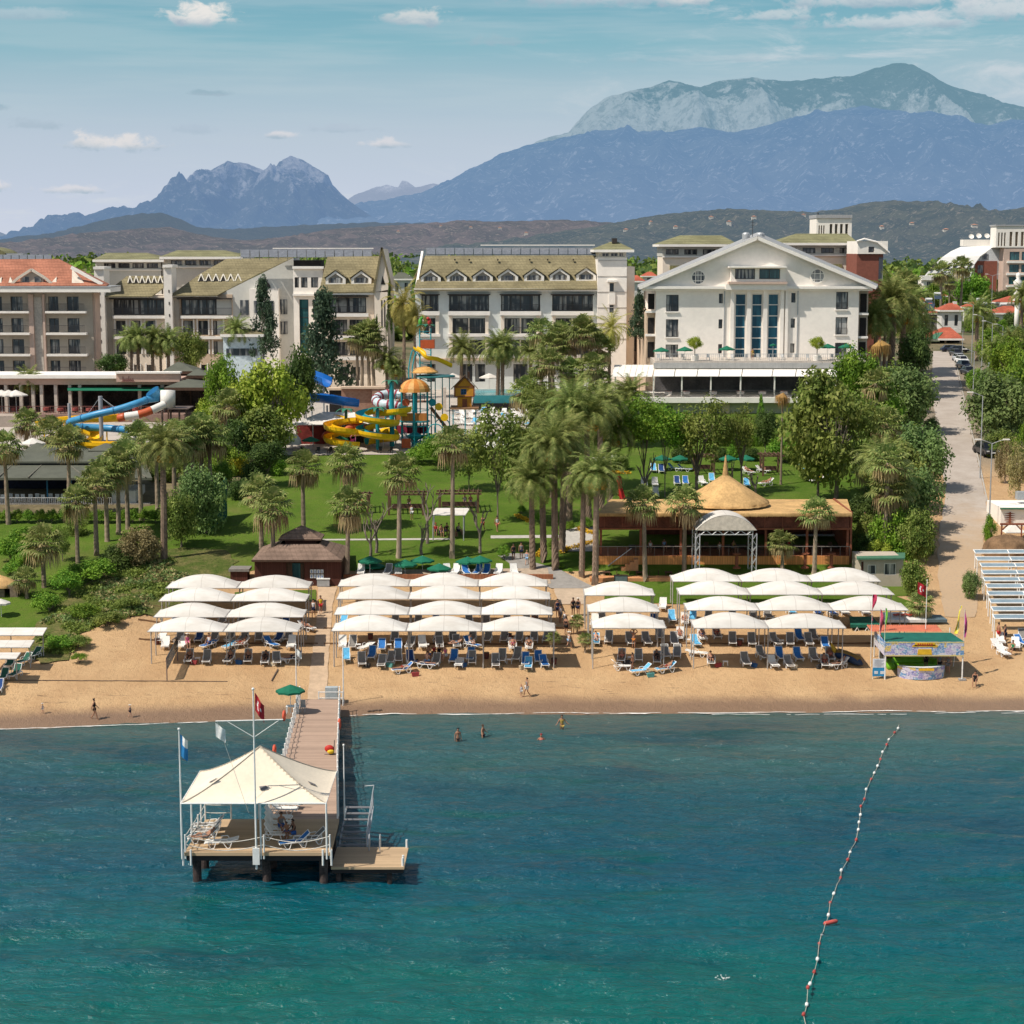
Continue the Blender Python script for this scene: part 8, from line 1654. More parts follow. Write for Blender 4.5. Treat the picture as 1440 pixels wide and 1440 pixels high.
palms('fan','in the row before the low dark-roofed restaurant','fan palms of the left garden',[(12,738,617),(97,730,612),(109.5,792,692,.95),(136,782,668),(151,762,655),(167,753,640),(180,745,630),(199,732,607,1.1)],1.12)
palms('fan','standing on the left lawn near the bank','fan palms of the left garden',[(62,827,748,1.05),(38,842,803,.75)])
palms('date','tall on the bank behind the thin pole','date palms of the garden',[(231,787,603,1.15)])
palms('fan','in the dense clump above the bank','fan palms of the left garden',[(245,702,600),(262,698,612),(272,694,598),(284,690,590),(296,690,605),(222,720,612)],1.15)
palms('fan','among the yellow flumes behind the low restaurant','fan palms of the left terraces',[(36,632,583),(74,645,598),(98,640,608)],1.2)
palms('date','on the left terrace before the lettered fascia','date palms of the garden',[(45,585,522,.85),(157,577,537,.8)])
palms('fan','in the group beside the white draped tree corner','fan palms of the left garden',[(322,647,558),(331,641,566),(343,640,572),(352,640,590)],1.2)
palms('date','along the foot of the stepped hotel','date palms along the hotels',[(185,524,468,.85),(196,523,462),(215,524,462),(237,524,466),(228,524,478,.8),(335,525,452,1.0)],1.0)
palms('fan','before the gabled hotel block','fan palms along the hotels',[(503,547,466),(509,546,462),(520,546,458),(527,548,476)],1.2)
palms('date','below the gabled hotel, left of the play tower','date palms along the hotels',[(545,548,492,1.0),(556,548,508,.8)])
palms('gold','in the gap between the two dormered hotels','tall plumed palms',[(568,535,412,1.15),(585,535,436,.9)])
palms('date','before the long hotel facade','date palms along the hotels',[(648,548,478,1.0),(699,578,477,1.05),(706,578,474,1.05),(745,552,482,1.0)])
palms('fan','in the dense cluster before the corner tower','fan palms of the central grove',[(762,572,458),(778,575,478),(790,574,462),(803,574,472),(817,576,458),(829,575,466),(842,574,480),(800,585,512),(830,588,506),(775,588,500),(737,592,540,1.2),(752,585,528,1.1),(845,588,528,1.0)],1.3)
palms('gold','rising over the fan cluster before the corner tower','tall plumed palms',[(856,572,447,1.1)])
palms('date','in the thick central grove left of the bar','date palms of the central grove',[(749,801,652,1.05),(765,791,618,1.1),(781,802,600,1.2),(790,778,590,1.2),(818,812,655,1.0),(837,823,640,1.1),(800,735,548,1.25),(828,742,560,1.2),(858,706,582,1.2),(846,715,548,1.2),(777,700,560,1.1),(808,690,540,1.2)],1.1)
palms('date','beside the restaurant awnings of the white hotel','date palms of the central grove',[(886,628,535,1.15),(872,630,548,1.0)])
palms('fan','on the open lawn behind the hut','fan palms on the lawn',[(368,781,677),(383,808,698),(427,752,643),(486,748,637),(487.5,813,697),(561,785,652),(636,786,612)],1.12)
palms('fan','before the thatched bar','fan palms before the bar',[(907.5,818,696),(962,808,694),(1145,808,709),(1100,805,752,.85)],1.0)
palms('fan','in the thicket right of the bar','palms beside the road',[(1242,782,636),(1250,780,672),(1228,622,528),(1246,655,582),(1222,690,640)],1.25)
palms('date','in the thicket left of the road','palms beside the road',[(1238,760,625,1.1),(1256,770,660,1.0)])
palms('fan','tall beside the white hotel, left of the road','palms beside the road',[(1265,522,390,1.7),(1252,525,400,1.6),(1276,522,405,1.5),(1243,530,412,1.4)])
palms('date','crowding the right corner of the white hotel','palms beside the road',[(1232,560,430,1.5),(1250,552,398,1.9),(1270,545,412,1.7),(1284,540,440,1.4)])
palms('dry','drooping beside the hotel terrace corner','dead palms',[(1237,568,462,1.1)]);palms('dry','slim and brown on the lawn before the white hotel restaurant','dead palms',[(1098,682,542,.6)])
palms('fan','before the vaulted hotel','palms of the village',[(1323,448,376,1.9),(1350,446,368,1.9),(1335,446,392,1.5)])
palms('date','among the street lamps right of the road','palms beside the road',[(1373,508,425,1.3),(1397,543,478,1.1),(1435,478,402,1.4),(1420,520,470,1.1),(1385,500,445,1.1)])
palms('fan','low behind the flagpole of the water sports stand','palms at the road end',[(1292,872,838,.7)])
for i,(px,py,w)in enumerate(((823,918,'right of the group at the path end'),(779,916,'at the right corner post of the middle block'),(812,892,'behind the standing group at the path end'))):palm('fan',px,py,py-22,'knee-high potted-looking young palm in the sand '+w,'young palms in the sand',.38)
for i,(px,py,w)in enumerate(((977,500,'left'),(1149,497,'right'))):
 Y=278-T+3;a=at_y(px,py,Y);z=E.Zp(508,-T+2);t=thing('potted_tree',(a.x,Y,z),f'round-headed tree in a white pot, {w} side of the hotel terrace','potted tree');MB().lathe((a.x,Y,z),[(.5,0),(.62,.8),(.5,.8),(.01,.7)],12).build('pot',TRIM,t);MB().tube([(a.x,Y,z+.7),(a.x,Y,z+2.2)],.07,6).build('trunk',TBARK,t);o=t
 UNC[w]=(t,Vector((a.x,Y,z+2.7)))
def crown(seed,n,clumps,leaf,flat=1.0,gap=.35,shape='round',up=.35):
 rn=random.Random(seed);b=MB();cs=[]
 for i in range(clumps):
  d=rv(rn);rr=rn.uniform(.5,.95)
  if shape=='round':c=Vector((d.x*rr,d.y*rr,d.z*rr*flat))
  elif shape=='cone':h=rn.random()**1.3;c=Vector((d.x*(1-h)*.85,d.y*(1-h)*.85,h*2*flat-flat))
  else:c=Vector((d.x*rr,d.y*rr,abs(d.z)*rr*flat))
  cs.append((c,rn.uniform(.26,.48)*(1 if shape!='cone' else .7)))
 for i in range(n):
  c,r=rn.choice(cs);d=rv(rn);p=c+d*r*(rn.random()**.42)
  nrm=(d+rv(rn)*.9+Vector((0,0,up))).normalized();u=nrm.cross(rv(rn)).normalized();v=nrm.cross(u);s=leaf*rn.uniform(.6,1.35)
  b.face([p-u*s,p+v*s*.55,p+u*s,p-v*s*.55])
 return b
LEAFS={'olive':leaf_mat('olive_green_leaf',(0.103,0.156,.026),(0.248,0.300,.06),(0.346,0.360,.11)),'green':leaf_mat('fresh_green_leaf',(0.081,0.186,.015),(0.227,0.372,.035),(0.324,0.432,.06)),'dark':leaf_mat('dark_green_leaf',(0.038,0.079,.018),(0.124,0.186,.04)),'yellow':leaf_mat('yellow_green_leaf',(0.194,0.270,.025),(0.432,0.480,.06),(0.540,0.552,.11)),'grey':leaf_mat('grey_green_leaf',(0.092,0.150,.045),(0.216,0.300,.09),(0.302,0.360,.14)),'brown':leaf_mat('dry_brown_leaf',(0.216,0.180,.075),(0.454,0.384,.18)),'blue':leaf_mat('spruce_needle',(0.032,0.060,.036),(0.092,0.138,.075)),'gold':leaf_mat('yellow_shrub_leaf',(0.432,0.384,.03),(0.600,0.552,.04))}
CR={}
def crown_mesh(leaf,kind,k):
 key=(leaf,kind,k)
 if key not in CR:
  s=hash((leaf,kind))%50 if False else(len(leaf)*7+len(kind)*3+k*13)
  CR[key]=(crown(s,6500,44,.058,.8)if kind=='round' else crown(s,4200,40,.05,.8)if kind=='open' else crown(s,4800,70,.055,1.0,shape='cone',up=-.1)if kind=='cone' else crown(s,4200,36,.06,.9,shape='dome')).mesh(f'{leaf}_{kind}_crown',LEAFS[leaf])
 return CR[key]
def limbs(seed,spread=.6,n=7,r=.05):
 rn=random.Random(seed);b=MB();b.tube([(0,0,0),(.02,.01,.25),(-.02,.02,.5)],[r*1.3,r,r*.8],8)
 for i in range(n):
  a=6.283*i/n+rn.uniform(-.4,.4);h=rn.uniform(.28,.5);s=spread*rn.uniform(.6,1);z=rn.uniform(.75,1.0);q=Vector((s*.5*math.cos(a),s*.5*math.sin(a),h+(z-h)*.55));e=Vector((s*math.cos(a),s*math.sin(a),z));b.tube([(0,0,h),q,e],[r*.6,r*.42,r*.15],6)
  for j in range(2):d=rv(rn)*.2;b.tube([q,q+Vector((d.x,d.y,.16+abs(d.z)))],[r*.3,r*.08],5)
 return b
LM=[limbs(s).mesh('tree_limbs',TBARK)for s in(1,2,3)];LMS=limbs(9,.35,9,.022).mesh('thin_tree_limbs',TBARK)
def tree(px,py,cx,cy,rx,ry,leaf,kind,label,group,k=None,base=None,name='tree',cat='tree',shrub=False):
 """base on the ground at (px,py); crown centred on pixel (cx,cy) with radii rx, ry pixels"""
 if px<905 and 460<py<562:py=562
 p=base or P(px,py);s=ppm(p);t=thing(name,p,label,cat,group,0);k=rnd.randrange(3)if k is None else k
 c=at_y(cx,cy,p.y)-p;o=link('crown',crown_mesh(leaf,kind,k),t,c);rx*=1.9 if kind=='cone' and rx>9 else 1;o.scale=(rx/s,rx/s*rnd.uniform(.85,1.05),ry/s/.85 if kind!='cone' else ry/s);o.rotation_euler.z=rnd.uniform(0,6.28)
 o=link('trunk' if not shrub else 'stem',LMS if kind=='open' and rnd.random()<.6 else rnd.choice(LM),t,(0,0,-.15));hh=max(.6,c.z+ry/s*(.25 if kind!='cone' else .6));w=max(.5,rx/s*.95);o.scale=(w if kind!='cone' else .8,w if kind!='cone' else .8,hh);o.rotation_euler.z=rnd.uniform(0,6.28)
 return t
for w,(t,c)in UNC.items():o=link('crown',crown_mesh('yellow','round',0),t,c-Vector(t.location));o.scale=(1.05,1.05,1.05)
G1,G2,G3,G4='trees of the hotel garden','trees and shrubs along the road','shrubs of the left bank','trees behind the hotels'
for a in[
 (372,505,370,445,16,50,'blue','cone','narrow dark conifer before the sloping grey gable',G1),(456,545,456,478,27,64,'blue','cone','broad dark blue conifer before the stair tower glass',G1),(899,468,899,442,11,28,'blue','cone','dark conifer in the gap beside the corner tower',G1),
 (543,478,530,470,6,24,'dark','cone','slim cypress at the right of the gabled hotel',G1),(548,470,548,432,7,34,'dark','cone','tall dark cypress against the steep gable end',G1),(158,522,158,512,22,14,'dark','round','black-green rounded tree beside the terracotta hotel',G1),
 (268,522,270,490,22,26,'olive','round','dark olive tree in front of the stepped hotel',G1),(312,620,312,540,24,40,'green','round','tall green tree left of the spruce-backed garden wall',G1),(345,640,348,572,34,46,'yellow','round','yellow-green tree between slides and play park',G1),(392,640,386,560,44,54,'yellow','round','large yellow-green tree left of the white snack canopy',G1),(418,625,420,535,28,44,'dark','round','dark tree behind the large yellow-green one',G1),(372,650,372,606,40,34,'olive','round','low olive tree under the large yellow-green one',G1),(338,655,330,620,28,30,'dark','round','shaded tree at the head of the bank slope',G1),(375,685,375,640,26,18,'dark','round','slender dark tree at the top left of the lawn',G1),
 (700,738,700,628,50,54,'olive','open','thin-crowned tree before the packed white loungers',G1),(660,690,650,640,34,34,'olive','open','loose leafy tree right of the play tower foot',G1),(622,662,618,628,28,24,'green','open','small green tree hiding the play tower foot',G1),(744,700,742,620,34,40,'olive','open','light tree left of the central date palms',G1),(560,652,600,640,30,14,'green','dome','leafy shrubs at the front edge of the play park',G1),
 (905,702,905,592,46,34,'green','open','bright green umbrella-shaped tree right of the central grove',G1),(935,700,938,600,34,30,'green','open','second bright green tree below the restaurant awnings',G1),(980,700,982,604,48,44,'olive','open','brownish green tree left of the thatched cone',G1),(1042,695,1040,605,26,34,'olive','open','thin olive tree above the thatched cone',G1),(1076,640,1078,600,18,22,'dark','round','dark bush below the hotel lower wall',G1),(1068,616,1070,570,8,14,'green','cone','small bright conifer peeping over the dark bush',G1),(1104,650,1105,630,24,14,'green','round','clipped round green shrub beside the slim dead palm',G1),
 (1175,708,1165,600,60,74,'olive','round','big olive-green tree left of the road thicket',G1),(1150,705,1150,560,34,36,'olive','open','loose dark tree over the right end of the restaurant awning',G1),(1208,600,1205,528,32,40,'green','round','dense green tree at the right corner of the hotel terrace',G2),(1196,660,1190,640,40,50,'olive','round','olive mass behind the right bar corner',G2),
 (1278,610,1275,556,42,38,'grey','round','grey-green rounded tree left of the upper road',G2),(1287,560,1288,500,26,36,'dark','round','dark tree left of the road by the car row',G2),(1262,580,1262,545,34,34,'olive','round','olive tree below the tall hotel-side palms',G2),(1300,690,1298,642,40,42,'grey','round','grey-green rounded tree overhanging the middle of the road',G2),(1290,745,1286,700,38,42,'grey','round','grey-green tree overhanging the lower road',G2),(1268,720,1262,668,40,46,'olive','round','olive tree in the middle of the road thicket',G2),(1290,790,1290,752,26,36,'olive','round','dusty tree casting shade on the lowest road bend',G2),(1262,780,1256,745,30,40,'green','round','bright green shrub behind the green-roofed cabin',G2),(1212,650,1212,600,34,44,'olive','round','olive tree between the hotel terrace and the thicket',G2),(1240,620,1238,580,30,40,'green','round','green tree below the dead palm',G2),
 (1288,838,1286,812,22,24,'olive','round','round shrub at the road end beside the green-roofed cabin',G2),(1366,842,1366,822,15,18,'grey','round','lone grey-green bush in the sand left of the strip awnings',G2),
 (1405,612,1404,572,48,46,'grey','round','big grey-green tree behind the black van',G2),(1437,600,1432,545,34,48,'green','round','green tree at the right edge above the van',G2),(1418,550,1418,505,28,30,'green','round','green tree below the edge palms',G2),(1372,550,1374,534,17,15,'green','round','small round bush at the kerb below the parked cars',G2),(1400,520,1396,488,22,24,'green','round','green tree behind the street lamps',G2),(1413,680,1412,650,14,30,'brown','open','dry brown shrub right of the van',G2),(1432,700,1432,660,18,40,'brown','open','tall dry grass clump at the right edge',G2),(1440,650,1440,630,14,40,'green','round','green shrub strip at the right picture edge',G2),(1392,765,1392,745,9,20,'green','round','small green shrub before the white beach house',G2),
 (1345,440,1366,410,26,28,'green','round','bright green tree before the vaulted hotel',G4),(1310,432,1316,418,16,20,'green','round','green tree behind the white village house',G4),
 (290,750,284,702,34,44,'grey','round','dense grey-green thicket beside the dark green screen',G3),(255,770,252,725,26,34,'olive','round','olive shrub between tall date palm and thicket',G3),(198,795,198,768,30,26,'brown','round','dry brown spiny bush at the top of the bank',G3),(165,800,165,785,24,20,'dark','round','dark shrub left of the dry brown bush',G3),(133,822,130,806,34,18,'green','dome','bright green shrub along the bank top',G3),(98,838,96,820,24,16,'green','dome','green shrub at the left end of the bank top',G3),(70,860,66,850,24,16,'green','dome','grey-green shrub behind the rear white awning',G3),(325,668,322,650,26,26,'green','round','bright green shrub above the dark green screen',G3),(336,668,336,656,14,14,'gold','round','yellow flowering shrub above the dark green screen',G3),
 (30,770,30,757,22,14,'green','dome','low green shrub on the left lawn, nearest the hedge',G3),(16,790,16,775,22,17,'green','dome','rounded green shrub at the left edge of the lawn',G3),(30,800,30,790,16,12,'green','dome','small green shrub below the rounded one',G3),(18,812,18,802,16,10,'green','dome','low shrub beside the bamboo hut roof',G3),(108,752,108,742,18,16,'olive','round','clipped bush behind the fourth lawn palm',G3),(88,790,86,760,12,20,'olive','open','small bare-ish tree on the left lawn',G3),
 (760,640,760,560,30,28,'olive','open','airy tree behind the central date palms',G1)]:tree(*a)
for i,(px,py,r_,w)in enumerate(((709,787,11,'beside the garden path entrance'),(800,747,8,'by the pale path bend'),(777,773,7,'between the date palm trunks'),(733,723,7,'below the flowering path edge'),(824,744,9,'right of the pale path'),(760,735,8,'left of the date palm trunks'),(790,800,4,'small one below the twin trunks'),(801,806,4,'smallest, right of the twin trunks'))):tree(px,py,px,py-r_*.8,r_,r_*.95,'green','dome','clipped dome shrub '+w,'clipped dome shrubs',name='clipped_shrub',cat='shrub',shrub=True)
for i in range(15):
 px=-8+i*16.2;tree(px,736,px,727,10.5,9.5,'green','dome',f'clipped bush of the hedge below the low restaurant rail, {i + 1} from left' if i else 'clipped bush of the hedge below the low restaurant rail, leftmost','clipped hedge bushes at left',name='hedge_bush',cat='hedge',shrub=True)
for i in range(14):
 px=1010+i*6;tree(px,628,px,619,5,10,'green','round','upright bush of the small hedge below the white hotel','small upright hedge below the hotel',name='hedge_bush',cat='hedge',shrub=True)
for i,(x0,y0,x1,y1,w)in enumerate(((726,727,745,735,'left of the grove'),(790,779,800,773,'by the path bend'),(805,772,834,764,'right of the path'),(812,746,834,752,'at the far path side'),(756,784,762,778,'before the leftmost date palm'),(860,667,885,667,'beside the red draped post'))):
 a,c_=P(x0,y0),P(x1,y1);b=MB();rn_=random.Random(i)
 for k in range(260):
  q=a.lerp(c_,rn_.random())+Vector((rn_.uniform(-.25,.25),rn_.uniform(-.25,.25),0));q.z=ground(q.x,q.y)+.1+rn_.random()*.3;u,v=rv(rn_)*.1,rv(rn_)*.1;b.face([q-u,q+v,q+u,q-v])
 tag(b.build('flower_bed',[M('marigold',(.60,.36,.02),.8,.3,4)]),'strip of yellow-orange flowers '+w,'flower bed','yellow flower strips in the garden','stuff')
b=MB();rn_=random.Random(77);poly=pw([(60,928),(100,920),(104,896),(150,876),(200,864),(230,850),(255,830),(262,800),(250,788),(200,790),(150,812),(100,842),(55,885)]);xs=[q[0]for q in poly];ys=[q[1]for q in poly];cnt=0
while cnt<1500:
 x,y=rn_.uniform(min(xs),max(xs)),rn_.uniform(min(ys),max(ys))
 if not inside(poly,x,y)or noise.noise((x*.35,y*.35,5))<-.12:continue
 cnt+=1;g=ground(x,y);s=rn_.uniform(.25,.6);b.mat(0 if noise.noise((x*.25,y*.25,1))>-.1 else(1 if rn_.random()<.6 else 2))
 for k in range(16):
  d=rv(rn_);q=Vector((x,y,g))+Vector((d.x*s,d.y*s,abs(d.z)*s*.9));u,v=rv(rn_)*.13,rv(rn_)*.13;b.face([q-u,q+v,q+u,q-v])
tag(b.build('undergrowth',[LEAFS['olive'],LEAFS['grey'],LEAFS['brown']]),'tangled green and brown undergrowth covering the sandy bank','undergrowth',None,'stuff')
for i,(px,py,rx,w)in enumerate(((112,925,12,'lowest, alone in the sand by the bank foot'),(112,903,18,'right of the white awnings'),(86,905,22,'behind the white awnings'),(150,872,22,'mid bank foot'),(120,862,24,'mid bank'),(180,850,20,'right part of the bank'))):tree(px,py+8,px,py,rx,rx*.5,'olive' if i%2 else 'green','dome','sprawling bank shrub, '+w,G3,name='shrub',cat='shrub',shrub=True)
for i,(px,py,r_,lf)in enumerate([(1215,720,24,'dark'),(1222,745,22,'olive'),(1218,768,20,'dark'),(1300,770,16,'dark'),(1282,640,30,'dark'),(1310,600,14,'grey'),(1240,690,26,'dark'),(1262,620,26,'olive'),(1276,775,18,'green'),(1236,775,18,'yellow')]):tree(px,py+r_*.6,px,py,r_,r_*.9,lf,'round',f'{lf} shrub filling the thicket left of the road, {ord2[i]} from the front left',G2,name='shrub',cat='shrub',shrub=True)
for i,(px,py,r_,lf)in enumerate([(300,640,24,'green'),(308,668,20,'green'),(300,610,26,'olive'),(258,640,22,'olive'),(232,660,24,'olive'),(272,660,24,'olive'),(340,690,18,'dark'),(360,668,22,'dark'),(385,655,18,'green'),(296,580,24,'yellow')]):tree(px,py+r_*.7,px,py,r_,r_*.9,lf,'round',f'{lf} shrub below the slide tower, {ord2[i]} of the belt above the bank',G3,name='shrub',cat='shrub',shrub=True)
for i,(px,py,r_,lf)in enumerate([(880,600,22,'green'),(1010,640,14,'dark'),(1034,636,12,'green'),(1120,640,18,'olive'),(1140,660,22,'olive'),(870,650,16,'olive'),(960,640,16,'dark'),(1058,640,12,'dark')]):tree(px,py+r_*.7,px,py,r_,r_*.85,lf,'round',f'{lf} shrub below the white hotel, {ord2[i]} in the belt above the upper lawn',G1,name='shrub',cat='shrub',shrub=True)
rv2=random.Random(31)
for i in range(30):
 px,py=1282+(i%15)*11.5+rv2.uniform(-4,4),(428,458)[i//15]+rv2.uniform(-6,10)
 if 1296<px<1356 and py>446:py=428
 r_=rv2.uniform(8,15);lf=rv2.choice(('green','olive','dark','yellow'));tree(px,py,px,py-r_*1.1,r_,r_*.95,lf,'round',f'{lf} garden tree among the red roofed village houses, {ord2[i % 15]} from left in the {("rear", "front")[i // 15]} belt','garden trees of the village')
for i in range(22):
 px,py=1392+(i%6)*9+rv2.uniform(-3,3),500+(i//6)*46+rv2.uniform(-12,12);r_=rv2.uniform(13,24);lf=rv2.choice(('green','grey','olive'));tree(max(px,1372+r_+12),py,max(px,1372+r_+12),py-r_*.7,r_,r_*.8,lf,'round',f'{lf} shrub in the belt right of the road, {ord2[i % 6]} of row {("one", "two", "three", "four")[i // 6]} down the slope',G2,name='shrub',cat='shrub',shrub=True)
def bare_tree(px,py,yt,seed,label):
 p=P(px,py);H=(py-yt)/ppm(p);rn_=random.Random(seed);b=MB()
 def grow(q,d,l,r,n):
  e=q+d*l;m_=q.lerp(e,.5)+rv(rn_)*l*.1;b.tube([q,m_,e],[r,r*.85,r*.7],6,cap=True)
  if n==0:return
  for k in range(2 if n<3 else 3):d2=(d+rv(rn_)*.62+Vector((0,0,.22))).normalized();grow(e,d2,l*rn_.uniform(.55,.8),r*.62,n-1)
 grow(p+Vector((0,0,-.2)),Vector((0,0,1)),H*.36,.2,3);t=thing('bare_tree',p,label,'tree','leafless trees on the lawn');b.build('limbs',GBARK,t)
for a in((529,778,700,1,'dark forked bare tree right of the lawn parasol row start'),(521,783,722,2,'thin bare tree beside the forked one'),(601,765,668,3,'tall bare tree left of the white roofed gazebo'),(675,778,692,4,'bare tree right of the white roofed gazebo'),(593,780,728,5,'small crooked bare tree before the gazebo'),(908,702,630,6,'bare-stemmed tree left of the white lawn sunbeds'),(1030,700,640,7,'bare-stemmed tree right of the thatched cone'),(1062,700,655,8,'thin bare tree beneath the dead palm')):bare_tree(*a)
b=MB();rn_=random.Random(5);n=0
while n<4200:
 D_=430+2500*rn_.random()**1.7;x=rn_.uniform(-.34,.34)*D_
 if noise.noise((x*.006,D_*.004,2))<-.12 and D_>600:continue
 px=720+F*x/D_
 if D_<760 and 1285<px<1460:continue
 if D_<640 and px>1220 and rn_.random()<.7:continue
 n+=1;s=rn_.uniform(2.2,4.6)*(1+D_/3000);b.mat(rn_.choice((0,0,1,1,2)))
 for k in range(15):d=rv(rn_);q=Vector((x,D_,16+s*.9))+Vector((d.x*s,d.y*s,d.z*s*.95))*rn_.uniform(.6,1);u,v=rv(rn_)*s*.42,rv(rn_)*s*.42;b.face([q-u,q+v,q+u,q-v])
tag(b.build('distant_wood',[LEAFS['dark'],LEAFS['olive'],LEAFS['green']]),'belt of dark trees covering the plain behind the hotels','wood',None,'stuff')
# ------------------------------------------------------------------ people
BASE=dict(pel=(0,0,.93),sp=(0,.01,1.13),ch=(0,0,1.33),nk=(0,.01,1.47),h1=(0,-.01,1.56),h2=(0,-.01,1.64),ls=(-.17,0,1.39),rs=(.17,0,1.39),le=(-.23,.03,1.12),re=(.23,.03,1.12),lw=(-.25,-.04,.88),rw=(.25,-.04,.88),lh=(-.25,-.06,.81),rh=(.25,-.06,.81),lp=(-.09,0,.88),rp=(.09,0,.88),lk=(-.10,-.02,.49),rk=(.10,-.02,.49),la=(-.10,.03,.08),ra=(.10,.03,.08),lt=(-.12,-.13,.035),rt=(.12,-.13,.035))
RADII=dict(pel=.125,sp=.11,ch=.13,nk=.052,h1=.088,h2=.09,ls=.062,rs=.062,le=.042,re=.042,lw=.03,rw=.03,lh=.032,rh=.032,lp=.092,rp=.092,lk=.058,rk=.058,la=.038,ra=.038,lt=.032,rt=.032)
EDG=[('pel','sp'),('sp','ch'),('ch','nk'),('nk','h1'),('h1','h2'),('ch','ls'),('ch','rs'),('ls','le'),('rs','re'),('le','lw'),('re','rw'),('lw','lh'),('rw','rh'),('pel','lp'),('pel','rp'),('lp','lk'),('rp','rk'),('lk','la'),('rk','ra'),('la','lt'),('ra','rt')]
POSES={'stand':{},'walk':dict(lk=(-.10,-.17,.50),la=(-.10,-.24,.09),lt=(-.11,-.40,.06),rk=(.10,.03,.49),ra=(.10,.28,.14),rt=(.11,.17,.03),le=(-.23,.12,1.13),lw=(-.23,.18,.90),lh=(-.23,.19,.83),re=(.23,-.06,1.13),rw=(.22,-.24,.95),rh=(.21,-.29,.90)),
  'hands':dict(le=(-.34,-.02,1.52),re=(.34,-.02,1.52),lw=(-.20,-.06,1.70),rw=(.20,-.06,1.70),lh=(-.13,-.07,1.72),rh=(.13,-.07,1.72)),
  'wade':dict(le=(-.32,-.02,1.16),re=(.32,-.02,1.16),lw=(-.46,-.12,1.02),rw=(.46,-.12,1.02),lh=(-.52,-.15,.99),rh=(.52,-.15,.99)),
  'sit':dict(pel=(0,.06,.54),sp=(0,.10,.74),ch=(0,.06,.94),nk=(0,.03,1.08),h1=(0,0,1.17),h2=(0,-.01,1.25),ls=(-.17,.05,1.0),rs=(.17,.05,1.0),le=(-.23,-.06,.77),re=(.23,-.06,.77),lw=(-.15,-.27,.66),rw=(.15,-.27,.66),lh=(-.12,-.34,.65),rh=(.12,-.34,.65),lp=(-.10,.02,.52),rp=(.10,.02,.52),lk=(-.13,-.38,.50),rk=(.13,-.38,.50),la=(-.12,-.42,.09),ra=(.12,-.42,.09),lt=(-.13,-.57,.04),rt=(.13,-.57,.04)),
  'recline':dict(pel=(0,.10,.49),sp=(0,.26,.58),ch=(0,.41,.72),nk=(0,.51,.83),h1=(0,.57,.90),h2=(0,.61,.97),ls=(-.18,.43,.76),rs=(.18,.43,.76),le=(-.29,.22,.60),re=(.29,.22,.60),lw=(-.23,.0,.53),rw=(.23,.0,.53),lh=(-.21,-.06,.52),rh=(.21,-.06,.52),lp=(-.10,.06,.48),rp=(.10,.06,.48),lk=(-.12,-.33,.62),rk=(.11,-.34,.47),la=(-.11,-.66,.43),ra=(.10,-.76,.44),lt=(-.12,-.78,.50),rt=(.11,-.80,.55)),
  'prone':dict(pel=(0,.0,.50),sp=(0,.22,.51),ch=(0,.42,.53),nk=(0,.56,.58),h1=(0,.65,.62),h2=(0,.71,.64),ls=(-.18,.44,.53),rs=(.18,.44,.53),le=(-.31,.62,.48),re=(.31,.62,.48),lw=(-.14,.78,.48),rw=(.14,.78,.48),lh=(-.08,.80,.49),rh=(.08,.80,.49),lp=(-.10,-.04,.49),rp=(.10,-.04,.49),lk=(-.11,-.44,.45),rk=(.11,-.44,.45),la=(-.10,-.84,.46),ra=(.10,-.84,.46),lt=(-.10,-.97,.42),rt=(.10,-.97,.42))}
def grow(name,pts,rad,edges,sub=1,root=0):
 keys=list(pts);me=bpy.data.meshes.new('skeleton');me.from_pydata([pts[k]for k in keys],[(keys.index(a),keys.index(b))for a,b in edges],[])
 o=bpy.data.objects.new('skeleton',me);COL.objects.link(o);m_=o.modifiers.new('s','SKIN');m_.use_smooth_shade=True;m_.branch_smoothing=.4
 for i,k in enumerate(keys):me.skin_vertices[0].data[i].radius=(rad[k],rad[k]);me.skin_vertices[0].data[i].use_root=i==root
 if sub:o.modifiers.new('d','SUBSURF').levels=sub
 dg=bpy.context.evaluated_depsgraph_get();r=bpy.data.meshes.new_from_object(o.evaluated_get(dg));r.name=name;bpy.data.objects.remove(o);bpy.data.meshes.remove(me);return r
SKINM={'fair':M('fair_skin',(.52,.29,.20),.6,.08,6),'tan':M('tanned_skin',(.36,.18,.11),.6,.08,6),'dark':M('deep_tan_skin',(.22,.105,.065),.6,.08,6)}
HAIRM={'dark':M('dark_hair',(.018,.012,.01),.7),'brown':M('brown_hair',(.07,.035,.018),.7),'blond':M('blond_hair',(.30,.19,.08),.7),'hat':M('pale_sun_hat',(.66,.62,.56),.9),'cap':M('red_cap',(.40,.03,.03),.8),'straw':M('straw_hat',(.42,.26,.11),.9)}
CLM={k:M('cloth_'+k,c,.9,.1,6)for k,c in dict(black=(.012,.012,.014),white=(.66,.65,.64),red=(.45,.03,.03),yellow=(.66,.46,.03),blue=(.03,.10,.32),navy=(.012,.018,.05),pink=(.60,.13,.28),orange=(.58,.20,.03),green=(.02,.20,.09),teal=(.02,.30,.28),grey=(.18,.18,.19),lightblue=(.25,.42,.62),gold=(.42,.28,.07),coral=(.62,.20,.15)).items()}
PM={}
